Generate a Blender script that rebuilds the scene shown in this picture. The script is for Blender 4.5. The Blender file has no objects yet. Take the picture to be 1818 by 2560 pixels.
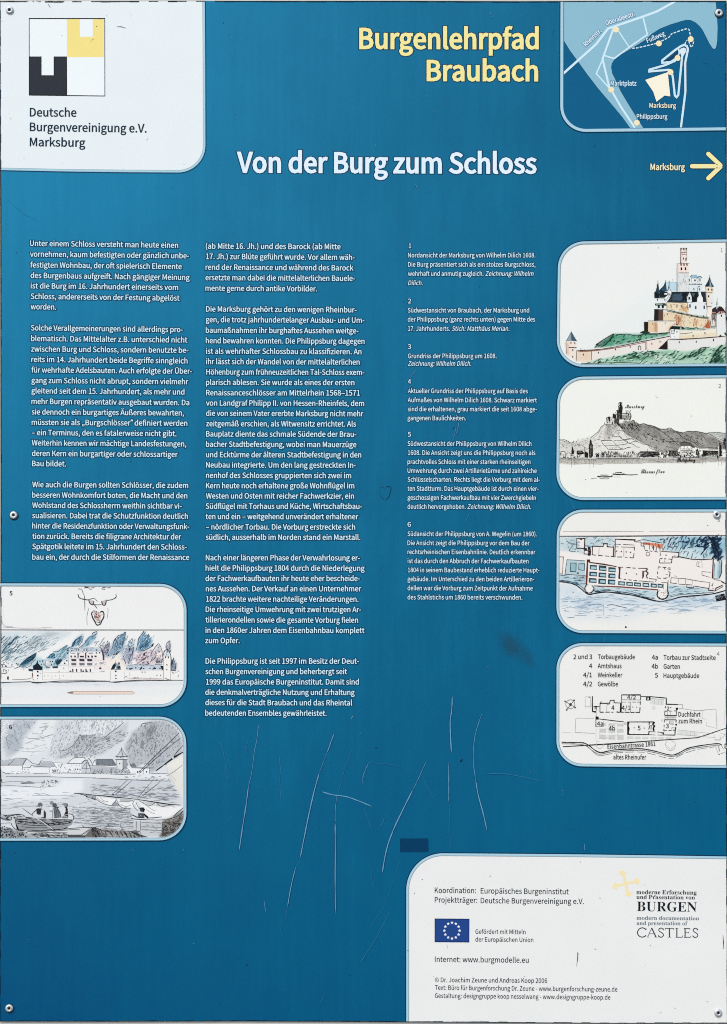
import bpy, math, random
import numpy as np

# ------------------------------------------------------------------ scale
S = 0.0005            # one unit of the sign's layout grid = 0.5 mm; the sign is about 0.91 m x 1.28 m
W0, H0 = 1818.0, 2560.0
def X(u): return (u - W0 / 2) * S
def Z(v): return (H0 / 2 - v) * S

EXPOSURE = 0.71
BLUE0, BLUEM, BLUE1 = '004a76', '025f85', '1582ac'      # deepest, middle and most sun-bleached blue of the print
BL = (1.05, 0.38, 0.10, 0.45)                           # how bleached: upper left, upper right, lower left, lower right
scene = bpy.context.scene
# ------------------------------------------------------------------ camera
DIST = 1.9
cam = bpy.data.cameras.new('camera')
cam.sensor_fit = 'HORIZONTAL'; cam.sensor_width = 36.0
cam.lens = 36.0 * DIST / (W0 * S)
cam.clip_start = 0.01; cam.clip_end = 200
cam_o = bpy.data.objects.new('camera', cam)
cam_o.location = (0, -DIST, 0); cam_o.rotation_euler = (math.radians(90), 0, 0)
scene.collection.objects.link(cam_o); scene.camera = cam_o

# ------------------------------------------------------------------ sky and sun (bright overcast, light from the upper left)
SUN_EL, SUN_AZ = math.radians(48), math.radians(-32)     # azimuth measured from the sign's normal, towards its left
world = bpy.data.worlds.new("World"); scene.world = world; world.use_nodes = True
nt = world.node_tree; nt.nodes.clear()
wo = nt.nodes.new('ShaderNodeOutputWorld'); bg = nt.nodes.new('ShaderNodeBackground')
sky = nt.nodes.new('ShaderNodeTexSky'); sky.sky_type = 'NISHITA'; sky.sun_disc = False
sky.sun_elevation = SUN_EL; sky.sun_rotation = math.pi + SUN_AZ * -1
sky.dust_density = 1.2; sky.air_density = 1.0; sky.ozone_density = 1.0
bg.inputs['Strength'].default_value = 0.12
nt.links.new(sky.outputs[0], bg.inputs[0]); nt.links.new(bg.outputs[0], wo.inputs[0])
sun = bpy.data.lights.new('sun', 'SUN'); sun.energy = 1.5; sun.angle = math.radians(14); sun.color = (1.0, 0.95, 0.79)
sun_o = bpy.data.objects.new('sun', sun)
from mathutils import Vector, Matrix
sd = Vector((math.sin(SUN_AZ) * math.cos(SUN_EL), -math.cos(SUN_AZ) * math.cos(SUN_EL), math.sin(SUN_EL)))  # towards the sun
sun_o.rotation_euler = sd.to_track_quat('Z', 'Y').to_euler()
sun_o.location = sd * 5
scene.collection.objects.link(sun_o)
scene.view_settings.view_transform = 'Standard'; scene.view_settings.look = 'None'
scene.view_settings.gamma = 1.0; scene.view_settings.exposure = EXPOSURE
scene.cycles.transparent_max_bounces = 24
scene.cycles.use_denoising = False
scene.cycles.pixel_filter_type = 'BLACKMAN_HARRIS'; scene.cycles.filter_width = 1.05

# ------------------------------------------------------------------ colours and materials
def lin1(c):
    c /= 255.0
    return c / 12.92 if c <= 0.04045 else ((c + 0.055) / 1.055) ** 2.4
def lin(h):
    h = h.lstrip('#')
    return tuple(lin1(int(h[i:i + 2], 16)) for i in (0, 2, 4))

def nodes(m):
    m.use_nodes = True; t = m.node_tree; t.nodes.clear()
    out = t.nodes.new('ShaderNodeOutputMaterial'); b = t.nodes.new('ShaderNodeBsdfPrincipled')
    t.links.new(b.outputs[0], out.inputs[0])
    return t, b, out
def N(t, typ, **kw):
    n = t.nodes.new(typ)
    for k, v in kw.items():
        if k == 'op': n.operation = v
        elif k == 'blend': n.blend_type = v
        elif k[0] == 'i' and k[1:].isdigit(): n.inputs[int(k[1:])].default_value = v
        else: setattr(n, k, v)
    return n
def mth(t, op, a, b=None, c=None, clamp=False):
    n = t.nodes.new('ShaderNodeMath'); n.operation = op; n.use_clamp = clamp
    for i, v in enumerate((a, b, c)):
        if v is None: continue
        if isinstance(v, (int, float)): n.inputs[i].default_value = v
        else: t.links.new(v, n.inputs[i])
    return n.outputs[0]
def noise(t, vec, scale, detail=3, rough=0.55, sx=1, sy=1, sz=1):
    mp = t.nodes.new('ShaderNodeMapping'); mp.inputs['Scale'].default_value = (sx, sy, sz)
    t.links.new(vec, mp.inputs[0])
    n = t.nodes.new('ShaderNodeTexNoise'); n.inputs['Scale'].default_value = scale
    n.inputs['Detail'].default_value = detail; n.inputs['Roughness'].default_value = rough
    t.links.new(mp.outputs[0], n.inputs['Vector'])
    return n.outputs['Fac']
def mixc(t, fac, a, b, blend='MIX'):
    n = t.nodes.new('ShaderNodeMix'); n.data_type = 'RGBA'; n.blend_type = blend
    for sock, v in ((n.inputs[0], fac), (n.inputs[6], a), (n.inputs[7], b)):
        if isinstance(v, (int, float)): sock.default_value = v
        elif isinstance(v, tuple): sock.default_value = (*v[:3], 1)
        else: t.links.new(v, sock)
    return n.outputs[2]

def laminate(t, b, co):
    """the clear weathered film over every print: faint waviness, uneven gloss"""
    n1 = noise(t, co, 9, 4, 0.6); n2 = noise(t, co, 260, 3, 0.6, 1, 1, 0.25)
    b.inputs['Roughness'].default_value = 0.4
    t.links.new(mth(t, 'MULTIPLY_ADD', n1, 0.25, 0.33), b.inputs['Roughness'])
    b.inputs['Specular IOR Level'].default_value = 0.12
    bp = t.nodes.new('ShaderNodeBump'); bp.inputs['Strength'].default_value = 0.10; bp.inputs['Distance'].default_value = 0.0006
    t.links.new(n2, bp.inputs['Height']); t.links.new(bp.outputs[0], b.inputs['Normal'])

def ink_material(name, use_alpha=False):
    """print whose colour comes from the printed artwork (colour attribute), with slight mottling"""
    m = bpy.data.materials.new(name); t, b, out = nodes(m)
    at = t.nodes.new('ShaderNodeAttribute'); at.attribute_name = 'ink'
    geo = t.nodes.new('ShaderNodeNewGeometry'); co = geo.outputs['Position']
    n1 = noise(t, co, 14, 4, 0.6); n2 = noise(t, co, 330, 2, 0.6, 1, 1, 0.5)
    f = mth(t, 'MULTIPLY_ADD', n1, 0.07, 0.955)
    f = mth(t, 'MULTIPLY_ADD', n2, 0.03, f)
    hs = t.nodes.new('ShaderNodeVectorMath'); hs.operation = 'SCALE'
    t.links.new(at.outputs['Color'], hs.inputs[0]); t.links.new(f, hs.inputs['Scale'])
    t.links.new(hs.outputs[0], b.inputs['Base Color'])
    laminate(t, b, co)
    if use_alpha:
        t.links.new(at.outputs['Alpha'], b.inputs['Alpha'])
    return m
INK = ink_material('printed_ink')
INKA = ink_material('translucent_stain', True)

def board_material():
    """the blue ground of the sign: a cyan-blue print, sun-bleached most at the upper left, with fine
    vertical streaks and cloudy patches left by rain"""
    m = bpy.data.materials.new('blue_print'); t, b, out = nodes(m)
    geo = t.nodes.new('ShaderNodeNewGeometry'); co = geo.outputs['Position']
    sp = t.nodes.new('ShaderNodeSeparateXYZ'); t.links.new(co, sp.inputs[0])
    u = mth(t, 'MULTIPLY_ADD', sp.outputs[0], 1 / (W0 * S), 0.5, clamp=True)
    v = mth(t, 'MULTIPLY_ADD', sp.outputs[2], -1 / (H0 * S), 0.5, clamp=True)
    iu = mth(t, 'SUBTRACT', 1.0, u)
    v = mth(t, 'POWER', v, 1.45)
    iv = mth(t, 'SUBTRACT', 1.0, v)
    f = mth(t, 'MULTIPLY', mth(t, 'MULTIPLY', iu, iv), BL[0])
    f = mth(t, 'ADD', f, mth(t, 'MULTIPLY', mth(t, 'MULTIPLY', u, iv), BL[1]))
    f = mth(t, 'ADD', f, mth(t, 'MULTIPLY', mth(t, 'MULTIPLY', iu, v), BL[2]))
    f = mth(t, 'ADD', f, mth(t, 'MULTIPLY', mth(t, 'MULTIPLY', u, v), BL[3]))
    big = noise(t, co, 3.2, 4, 0.55)
    med = noise(t, co, 16, 4, 0.6, 1, 1, 0.6)
    stk = noise(t, co, 120, 3, 0.6, 1, 1, 0.06)
    fin = noise(t, co, 420, 2, 0.7, 1, 1, 0.45)
    f = mth(t, 'ADD', f, mth(t, 'MULTIPLY_ADD', big, 0.30, -0.15))
    f = mth(t, 'ADD', f, mth(t, 'MULTIPLY_ADD', med, 0.24, -0.12))
    f = mth(t, 'ADD', f, mth(t, 'MULTIPLY_ADD', stk, 0.18, -0.09))
    f = mth(t, 'ADD', f, mth(t, 'MULTIPLY_ADD', fin, 0.14, -0.07))
    run = noise(t, co, 26, 4, 0.6, 1, 1, 0.08)
    f = mth(t, 'ADD', f, mth(t, 'MULTIPLY_ADD', run, 0.12, -0.06))
    cr = t.nodes.new('ShaderNodeValToRGB')
    cr.color_ramp.elements[0].position = 0.0; cr.color_ramp.elements[0].color = (*lin(BLUE0), 1)
    cr.color_ramp.elements[1].position = 1.0; cr.color_ramp.elements[1].color = (*lin(BLUE1), 1)
    e = cr.color_ramp.elements.new(0.45); e.color = (*lin(BLUEM), 1)
    t.links.new(f, cr.inputs[0])
    # specks of dirt
    vo = t.nodes.new('ShaderNodeTexVoronoi'); vo.inputs['Scale'].default_value = 62
    t.links.new(co, vo.inputs['Vector'])
    vc = t.nodes.new('ShaderNodeSeparateColor'); t.links.new(vo.outputs['Color'], vc.inputs[0])
    rare = mth(t, 'GREATER_THAN', vc.outputs[0], 0.955)
    spot = mth(t, 'LESS_THAN', vo.outputs['Distance'], mth(t, 'MULTIPLY', vc.outputs[1], 0.09))
    k = mth(t, 'MULTIPLY', rare, spot)
    k = mth(t, 'MULTIPLY', k, 0.65)
    col = mixc(t, k, cr.outputs[0], lin('0c2f45'))
    t.links.new(col, b.inputs['Base Color'])
    laminate(t, b, co)
    return m

def plain(name, col, rough=0.5, metal=0.0, nscale=40, namp=0.2, bump=0.0, coat=0):
    m = bpy.data.materials.new(name); t, b, out = nodes(m)
    tc = t.nodes.new('ShaderNodeTexCoord'); co = tc.outputs['Object']
    n = noise(t, co, nscale, 4, 0.6)
    c = lin(col); lo = tuple(x * (1 - namp) for x in c); hi = tuple(min(1, x * (1 + namp)) for x in c)
    t.links.new(mixc(t, n, lo, hi), b.inputs['Base Color'])
    b.inputs['Roughness'].default_value = rough; b.inputs['Metallic'].default_value = metal
    if bump:
        bp = t.nodes.new('ShaderNodeBump'); bp.inputs['Strength'].default_value = bump; bp.inputs['Distance'].default_value = 0.001
        t.links.new(n, bp.inputs['Height']); t.links.new(bp.outputs[0], b.inputs['Normal'])
    return m

# ------------------------------------------------------------------ mesh building
rng = random.Random(11)
class Sheet:
    """collects flat printed shapes (grid coordinates), each with its own ink, into one mesh"""
    def __init__(s, h=0.1):
        s.v = []; s.f = []; s.c = []; s.h = h; s.n = 0
    def lift(s, jit=0.03):
        return s.h + rng.random() * jit
    def poly(s, pts, col, h=None, a=1.0):
        y = -(s.lift() if h is None else h) * 0.001
        k = len(s.v)
        c = lin(col) if isinstance(col, str) else col
        for (x, z) in pts:
            s.v.append((X(x), y, Z(z))); s.c.append((*c, a))
        # keep faces turned to the viewer
        ar = 0
        for i in range(len(pts)):
            x0, y0 = pts[i]; x1, y1 = pts[(i + 1) % len(pts)]; ar += x0 * y1 - x1 * y0
        idx = list(range(k, k + len(pts)))
        if ar > 0: idx.reverse()
        s.f.append(idx)
    def stroke(s, pts, w, col, taper=0.35, h=None, wob=0.12, a=1.0):
        """a drawn line: ribbon along pts with slightly uneven width, pts already smooth or angular"""
        y = -(s.lift() if h is None else h) * 0.001
        c = lin(col) if isinstance(col, str) else col
        n = len(pts)
        if n < 2: return
        k = len(s.v)
        P = [Vector(p) for p in pts]
        for i in range(n):
            d0 = (P[i] - P[i - 1]) if i > 0 else (P[1] - P[0])
            d1 = (P[i + 1] - P[i]) if i < n - 1 else d0
            d0 = d0.normalized(); d1 = d1.normalized()
            t = d0 + d1
            if t.length < 1e-4: t = d1.copy()
            t.normalize()
            nn = Vector((-t.y, t.x))
            m = 1.0 / max(0.5, nn.dot(Vector((-d1.y, d1.x))))
            ww = w * 0.5 * m * (1 + wob * (rng.random() * 2 - 1))
            if taper and (i == 0 or i == n - 1): ww *= (1 - taper)
            a1 = P[i] + nn * ww; a2 = P[i] - nn * ww
            s.v.append((X(a1.x), y, Z(a1.y))); s.v.append((X(a2.x), y, Z(a2.y)))
            s.c.append((*c, a)); s.c.append((*c, a))
        for i in range(n - 1):
            s.f.append([k + 2 * i, k + 2 * i + 2, k + 2 * i + 3, k + 2 * i + 1])
    def dot(s, x, z, r, col, n=10, h=None, sy=1.0):
        s.poly([(x + r * math.cos(i * 2 * math.pi / n), z + r * sy * math.sin(i * 2 * math.pi / n)) for i in range(n)], col, h)
    def raw(s, verts, tris, col):
        k = len(s.v)
        s.v.extend(verts); s.c.extend([(*col, 1.0)] * len(verts)); s.f.extend([[k + a for a in t] for t in tris])
    def build(s, name, parent=None, mat=None):
        me = bpy.data.meshes.new(name)
        me.from_pydata(s.v, [], s.f)
        at = me.color_attributes.new('ink', 'FLOAT_COLOR', 'POINT')
        at.data.foreach_set('color', np.array(s.c, dtype=np.float32).ravel())
        me.materials.append(mat or INK); me.update()
        o = bpy.data.objects.new(name, me); scene.collection.objects.link(o)
        if parent: o.parent = parent
        return o

def smooth(pts, k=4):
    """Catmull-Rom through the points"""
    if len(pts) < 3: return pts
    out = []
    for i in range(len(pts) - 1):
        p0 = pts[max(0, i - 1)]; p1 = pts[i]; p2 = pts[i + 1]; p3 = pts[min(len(pts) - 1, i + 2)]
        for j in range(k):
            t = j / k
            out.append(tuple(0.5 * ((2 * b) + (-a + c) * t + (2 * a - 5 * b + 4 * c - d) * t * t + (-a + 3 * b - 3 * c + d) * t ** 3)
                             for a, b, c, d in zip(p0, p1, p2, p3)))
    out.append(pts[-1]); return out

# ------------------------------------------------------------------ lettering
from mathutils.geometry import delaunay_2d_cdt
# outlines of the letters (font key, character, advance / x y x y ... / ...), plain numbers
GLYPHS = '''
0 32 196
0 40 296 / 209 -172 258 -150 196 -18 159 124 147 272 159 419 196 561 258 693 209 716 140 581 96 434 81 272 96 110 140 -37
0 41 296 / 87 -172 156 -37 200 110 215 272 200 434 156 581 87 716 37 693 99 561 137 419 150 272 137 124 99 -18 37 -150
0 44 244 / 66 -166 159 -94 193 17 176 85 126 110 84 95 66 54 83 13 124 -2 134 -1 110 -71 46 -119
0 45 304 / 40 214 264 214 264 276 40 276
0 46 244 / 122 -11 162 5 179 49 162 93 122 110 81 93 64 49 81 5
0 47 344 / 10 -157 68 -157 330 695 272 695
0 48 486 / 243 -11 349 26 418 137 443 323 418 507 349 617 243 653 137 617 68 507 44 323 68 137 137 26 / 243 53 179 81 136 169 121 323 136 475 179 562 243 590 307 562 350 475 366 323 350 169 307 81
0 49 486 / 77 0 429 0 429 67 300 67 300 642 239 642 181 615 106 596 106 545 221 545 221 67 77 67
0 50 486 / 39 0 442 0 442 69 264 69 159 63 292 202 380 335 411 465 361 602 224 653 118 628 35 559 81 514 142 567 214 588 303 552 333 461 301 344 204 208 39 47
0 51 486 / 230 -11 377 37 437 172 397 279 301 334 301 339 384 395 415 493 362 611 228 653 129 631 49 577 92 526 153 571 225 588 305 560 334 487 295 399 156 364 156 303 311 268 355 174 319 87 225 55 133 77 67 129 25 77 106 15
0 52 486 / 298 0 373 0 373 177 459 177 459 241 373 241 373 642 284 642 18 229 18 177 298 177 / 298 241 101 241 247 460 298 554 302 554 298 438
0 53 486 / 229 -11 332 14 409 89 439 208 413 324 343 392 246 413 194 406 150 388 166 573 408 573 408 642 96 642 75 342 118 315 169 343 225 353 322 314 358 207 318 96 221 55 128 77 64 126 24 74 105 15
0 54 486 / 263 -11 393 46 448 197 400 348 270 398 193 378 124 321 149 479 208 563 290 587 346 574 391 538 437 587 373 635 286 653 169 619 83 508 49 306 77 130 153 24 / 126 257 192 320 256 339 343 300 372 197 341 91 263 52 168 105
0 55 486 / 173 0 256 0 276 223 331 410 445 593 445 642 43 642 43 573 355 573 254 401 197 218
0 56 486 / 245 -11 390 37 446 154 413 260 338 323 338 327 394 391 423 482 376 604 247 651 121 606 71 488 97 401 158 341 158 337 77 269 40 159 98 37 / 289 348 188 401 144 488 172 563 246 592 326 559 355 478 338 410 / 246 48 150 82 111 166 136 249 200 312 319 253 369 157 336 78
0 57 486 / 206 -11 319 24 405 140 439 348 410 518 333 619 222 653 93 596 39 445 87 294 215 243 295 265 363 321 337 164 280 80 203 55 144 68 95 104 51 54 115 7 / 362 389 295 323 228 303 143 342 114 445 145 551 223 591 320 539
0 58 244 / 122 341 162 358 179 403 162 447 122 464 81 447 64 403 81 358 / 122 -11 162 5 179 49 162 93 122 110 81 93 64 49 81 5
0 59 244 / 122 341 162 358 179 403 162 447 122 464 81 447 64 403 81 358 / 66 -166 159 -94 193 17 176 85 126 110 84 95 66 54 83 13 124 -2 134 -1 110 -71 46 -119
0 65 533 / 4 0 85 0 147 196 382 196 443 0 529 0 311 642 221 642 / 167 260 199 359 263 576 266 576 331 359 362 260
0 66 576 / 88 0 292 0 419 21 505 83 536 188 499 292 405 341 405 346 475 399 499 485 437 606 278 642 88 642 / 169 369 169 578 268 578 381 554 419 474 383 397 264 369 / 169 65 169 306 281 306 411 278 456 191 410 95 281 65
0 67 559 / 330 -11 441 13 527 81 482 132 415 79 334 60 227 92 158 183 134 323 160 461 230 551 336 582 410 565 467 522 511 574 439 629 335 653 189 613 88 499 51 320 88 142 186 28
0 68 603 / 88 0 252 0 415 39 516 149 551 323 516 497 414 605 249 642 88 642 / 169 67 169 576 242 576 367 547 443 461 467 323 443 185 367 97 242 67
0 69 516 / 88 0 467 0 467 69 169 69 169 303 412 303 412 372 169 372 169 573 458 573 458 642 88 642
0 70 484 / 88 0 169 0 169 288 414 288 414 356 169 356 169 573 458 573 458 642 88 642
0 71 604 / 341 -11 456 10 538 63 538 333 327 333 327 265 464 265 464 97 414 69 348 60 232 92 159 183 134 323 161 461 235 551 348 582 428 564 486 522 530 574 457 628 345 653 193 613 89 499 51 320 88 142 190 28
0 72 638 / 88 0 169 0 169 303 468 303 468 0 550 0 550 642 468 642 468 373 169 373 169 642 88 642
0 73 257 / 88 0 169 0 169 642 88 642
0 74 469 / 207 -11 343 47 384 188 384 642 303 642 303 196 277 91 200 60 137 76 88 132 31 90 103 14
0 75 566 / 88 0 169 0 169 203 279 334 472 0 562 0 330 398 531 642 439 642 171 320 169 320 169 642 88 642
0 76 476 / 88 0 450 0 450 69 169 69 169 642 88 642
0 77 711 / 88 0 161 0 161 355 151 544 154 544 206 398 327 65 382 65 502 398 554 544 558 544 547 355 547 0 622 0 622 642 525 642 403 298 358 165 355 165 308 298 186 642 88 642
0 78 633 / 88 0 165 0 165 337 155 537 158 537 228 405 461 0 544 0 544 642 467 642 467 308 479 105 474 105 405 237 171 642 88 642
0 79 650 / 325 -11 467 30 563 145 599 323 563 500 467 613 325 653 182 613 86 500 51 323 86 145 182 30 / 325 60 224 92 158 183 134 323 158 461 224 551 325 582 426 551 492 461 516 323 492 183 426 92
0 80 555 / 88 0 169 0 169 256 275 256 399 277 481 342 511 453 481 564 397 624 271 642 88 642 / 169 321 169 576 261 576 388 550 431 453 390 353 264 321
0 82 556 / 169 337 169 576 277 576 392 551 432 462 392 368 277 337 / 440 0 531 0 369 281 473 342 513 462 484 568 405 625 289 642 88 642 88 0 169 0 169 272 284 272
0 83 522 / 266 -11 382 13 457 78 484 171 446 280 352 342 261 382 189 420 154 489 187 557 274 582 355 566 420 523 462 574 380 631 274 653 129 605 72 483 115 375 202 319 294 278 371 236 402 164 366 88 267 60 171 81 90 139 42 83 141 14
0 84 525 / 221 0 303 0 303 573 497 573 497 642 27 642 27 573 221 573
0 85 632 / 316 -11 434 14 516 101 546 264 546 642 468 642 468 263 424 103 316 60 210 103 166 263 166 642 86 642 86 264 116 101 198 14
0 86 504 / 206 0 299 0 503 642 421 642 318 294 256 82 252 82 190 294 86 642 1 642
0 87 769 / 158 0 255 0 350 387 383 533 386 533 418 387 515 0 613 0 745 642 668 642 599 292 564 84 558 84 513 292 424 642 349 642 261 292 215 84 212 84 173 292 106 642 23 642
0 88 502 / 15 0 101 0 193 173 244 277 248 277 303 173 398 0 488 0 299 327 474 642 390 642 304 478 258 383 255 383 204 478 116 642 27 642 202 332
0 90 528 / 44 0 487 0 487 69 144 69 482 593 482 642 74 642 74 573 383 573 44 49
0 97 493 / 190 -11 274 9 348 57 350 57 357 0 423 0 423 292 384 434 258 488 152 467 72 425 102 370 167 405 245 421 323 384 343 301 178 268 82 210 52 123 91 24 / 213 53 153 71 129 129 176 204 343 248 343 116 278 69
0 98 541 / 290 -11 392 19 467 106 496 245 475 373 411 457 307 488 229 468 158 421 161 506 161 697 81 697 81 0 144 0 151 49 155 49 221 5 / 277 56 222 67 161 105 161 355 226 404 287 420 384 372 413 244 374 106
0 99 447 / 268 -11 350 5 422 48 387 102 336 69 275 55 169 105 128 237 170 370 277 420 328 409 372 379 412 432 354 471 274 488 160 458 78 373 46 237 75 103 154 18
0 100 543 / 242 -11 322 9 387 56 390 56 397 0 462 0 462 697 382 697 382 514 386 432 324 473 252 488 151 457 76 371 46 237 71 102 139 18 / 260 56 163 104 129 238 169 370 266 420 324 409 382 370 382 121 322 72
0 101 485 / 273 -11 360 3 429 37 401 90 345 62 282 53 171 98 124 219 445 219 448 264 426 383 362 460 258 488 155 457 77 371 46 237 76 103 158 18 / 123 276 170 385 260 424 347 386 378 276
0 102 285 / 29 411 94 411 94 0 173 0 173 411 274 411 274 475 173 475 173 551 190 620 241 644 294 631 312 693 232 708 127 666 94 551 94 475 29 471
0 103 494 / 241 -219 368 -196 452 -136 481 -54 440 32 316 59 222 59 157 73 139 110 148 143 170 167 240 151 364 195 414 316 403 372 376 414 473 414 473 475 307 475 240 488 115 442 62 318 81 242 124 190 124 186 89 150 72 98 84 51 115 20 115 16 63 -33 45 -92 99 -186 / 240 205 169 235 139 318 169 400 240 429 312 400 341 318 311 235 / 252 -164 151 -141 115 -81 126 -39 163 0 224 -7 306 -7 378 -20 403 -67 362 -134
0 104 532 / 81 0 161 0 161 345 225 399 291 418 359 388 381 291 381 0 460 0 460 301 425 440 315 488 228 464 158 408 161 506 161 697 81 697
0 105 241 / 81 0 161 0 161 475 81 475 / 121 573 159 588 174 627 159 664 121 678 83 664 68 627 83 588
0 106 241 / 31 -212 131 -169 161 -54 161 475 81 475 81 -54 70 -123 23 -148 -23 -139 -39 -200 / 121 573 159 588 174 627 159 664 121 678 82 664 67 627 82 588
0 107 484 / 81 0 159 0 159 125 249 229 388 0 474 0 295 284 453 475 364 475 163 225 159 225 159 697 81 697
0 108 249 / 165 -11 211 -4 200 57 183 55 167 63 161 89 161 697 81 697 81 95 100 16
0 109 811 / 81 0 161 0 161 345 223 400 280 418 347 388 369 291 369 0 448 0 448 345 511 400 568 418 635 388 657 291 657 0 736 0 736 301 701 440 593 488 511 462 435 397 390 463 304 488 224 464 156 406 154 406 146 475 81 475
0 110 534 / 81 0 161 0 161 345 225 399 291 418 359 388 381 291 381 0 460 0 460 301 425 440 315 488 228 464 156 406 154 406 146 475 81 475
0 111 531 / 265 -11 374 18 454 103 485 237 454 373 374 458 265 488 157 458 77 373 46 237 77 103 157 18 / 265 55 166 105 128 237 166 370 265 420 365 370 404 237 365 105
0 112 543 / 81 -200 161 -200 161 -39 158 44 224 3 290 -11 392 19 467 106 496 245 475 373 411 457 307 488 227 467 156 420 154 420 146 475 81 475 / 277 56 223 67 161 105 161 355 226 404 287 420 384 372 413 244 374 106
0 113 543 / 382 -200 462 -200 462 475 398 475 390 431 389 431 326 473 252 488 151 457 76 371 46 237 71 102 139 18 242 -11 320 8 386 55 382 -32 / 260 56 163 104 129 238 169 370 266 420 324 409 382 370 382 121 322 72
0 114 340 / 81 0 161 0 161 305 218 391 280 416 327 408 341 477 291 488 216 461 156 389 154 389 146 475 81 475
0 115 410 / 205 -11 333 30 377 130 331 226 233 274 162 306 130 356 152 405 219 425 276 413 327 383 365 433 300 472 218 488 97 448 54 353 98 263 193 215 267 181 301 125 278 73 207 51 131 66 67 108 28 54 108 7
0 116 330 / 229 -11 318 6 302 67 248 53 190 77 174 144 174 411 304 411 304 475 174 475 174 609 108 609 99 475 24 471 24 411 95 411 95 147 124 32
0 117 532 / 220 -11 306 12 376 74 379 74 385 0 452 0 452 475 372 475 372 138 309 77 243 58 175 88 154 184 154 475 74 475 74 174 109 36
0 118 456 / 183 0 277 0 445 475 366 475 276 205 232 65 228 65 184 205 95 475 11 475
0 119 702 / 156 0 249 0 316 255 348 393 353 393 385 256 453 0 551 0 679 475 602 475 533 200 504 68 500 68 467 200 392 475 314 475 240 200 208 68 204 68 176 200 105 475 24 475
0 120 436 / 13 0 97 0 161 111 209 196 214 196 265 111 335 0 423 0 266 240 411 475 327 475 269 371 227 291 222 291 176 371 112 475 25 475 170 248
0 121 456 / 88 -205 200 -157 266 -40 445 475 367 475 281 212 242 77 238 77 191 212 95 475 11 475 202 -1 192 -37 151 -110 85 -139 48 -131 32 -195
0 122 416 / 31 0 390 0 390 65 131 65 383 432 383 475 58 475 58 411 281 411 31 43
0 169 729 / 364 -10 522 31 636 143 680 316 636 488 522 599 364 639 207 599 92 488 48 316 92 143 207 31 / 364 30 228 66 131 166 94 316 131 465 228 564 364 600 500 564 597 465 635 316 597 166 500 66 / 371 123 446 139 504 178 474 220 429 189 375 176 290 213 259 316 291 411 378 447 423 437 463 407 496 446 445 485 375 501 249 451 194 316 246 174
0 196 533 / 164 700 199 714 213 748 199 782 164 796 131 782 117 748 131 714 / 366 700 400 714 413 748 400 782 366 796 331 782 318 748 331 714 / 4 0 85 0 147 196 382 196 443 0 529 0 311 642 221 642 / 167 260 199 359 263 576 266 576 331 359 362 260
0 214 650 / 325 -11 467 30 563 145 599 323 563 500 467 613 325 653 182 613 86 500 51 323 86 145 182 30 / 325 60 224 92 158 183 134 323 158 461 224 551 325 582 426 551 492 461 516 323 492 183 426 92 / 224 700 259 714 272 748 259 782 224 796 190 782 177 748 190 714 / 425 700 460 714 473 748 460 782 425 796 391 782 377 748 391 714
0 220 632 / 316 -11 434 14 516 101 546 264 546 642 468 642 468 263 424 103 316 60 210 103 166 263 166 642 86 642 86 264 116 101 198 14 / 214 700 249 714 263 748 249 782 214 796 181 782 167 748 181 714 / 416 700 450 714 463 748 450 782 416 796 381 782 368 748 381 714
0 223 563 / 379 -11 493 30 535 133 485 243 392 299 341 366 386 453 431 564 389 664 271 706 130 651 81 504 81 0 159 0 159 489 189 604 270 642 332 617 353 556 309 458 266 357 316 262 409 209 460 130 438 74 376 51 324 61 272 93 241 37 304 1
0 228 493 / 190 -11 274 9 348 57 350 57 357 0 423 0 423 292 384 434 258 488 152 467 72 425 102 370 167 405 245 421 323 384 343 301 178 268 82 210 52 123 91 24 / 213 53 153 71 129 129 176 204 343 248 343 116 278 69 / 167 575 202 589 216 623 202 657 167 671 133 657 119 623 133 589 / 355 575 390 589 404 623 390 657 355 671 320 657 306 623 320 589
0 246 531 / 265 -11 374 18 454 103 485 237 454 373 374 458 265 488 157 458 77 373 46 237 77 103 157 18 / 265 55 166 105 128 237 166 370 265 420 365 370 404 237 365 105 / 172 575 206 589 220 623 206 657 172 671 137 657 123 623 137 589 / 359 575 393 589 407 623 393 657 359 671 324 657 311 623 324 589
0 252 532 / 220 -11 306 12 376 74 379 74 385 0 452 0 452 475 372 475 372 138 309 77 243 58 175 88 154 184 154 475 74 475 74 174 109 36 / 171 575 206 589 220 623 206 657 171 671 136 657 123 623 136 589 / 359 575 394 589 408 623 394 657 359 671 325 657 311 623 325 589
0 8211 470 / 40 219 429 219 429 273 40 273
0 8220 876 / 674 708 656 741 580 679 546 578 567 518 615 495 660 513 675 551 660 591 621 607 596 600 617 660 / 842 708 824 741 748 679 714 578 735 518 783 495 828 513 843 551 828 591 788 607 764 600 785 660
0 8222 415 / 84 -142 161 -70 188 32 172 96 127 119 90 105 75 66 91 29 127 17 135 18 116 -52 61 -104 / 256 -142 333 -70 360 32 344 96 298 119 262 105 247 66 262 29 298 17 307 18 288 -52 233 -104
1 32 437
1 65 1091 / -22 0 -22 45 23 53 59 76 91 118 123 186 515 1165 561 1164 960 217 1028 86 1062 55 1108 45 1108 0 573 0 573 45 675 63 709 114 682 203 631 331 259 331 196 176 189 147 186 121 217 64 309 45 319 45 319 0 / 284 401 604 401 442 798
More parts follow.
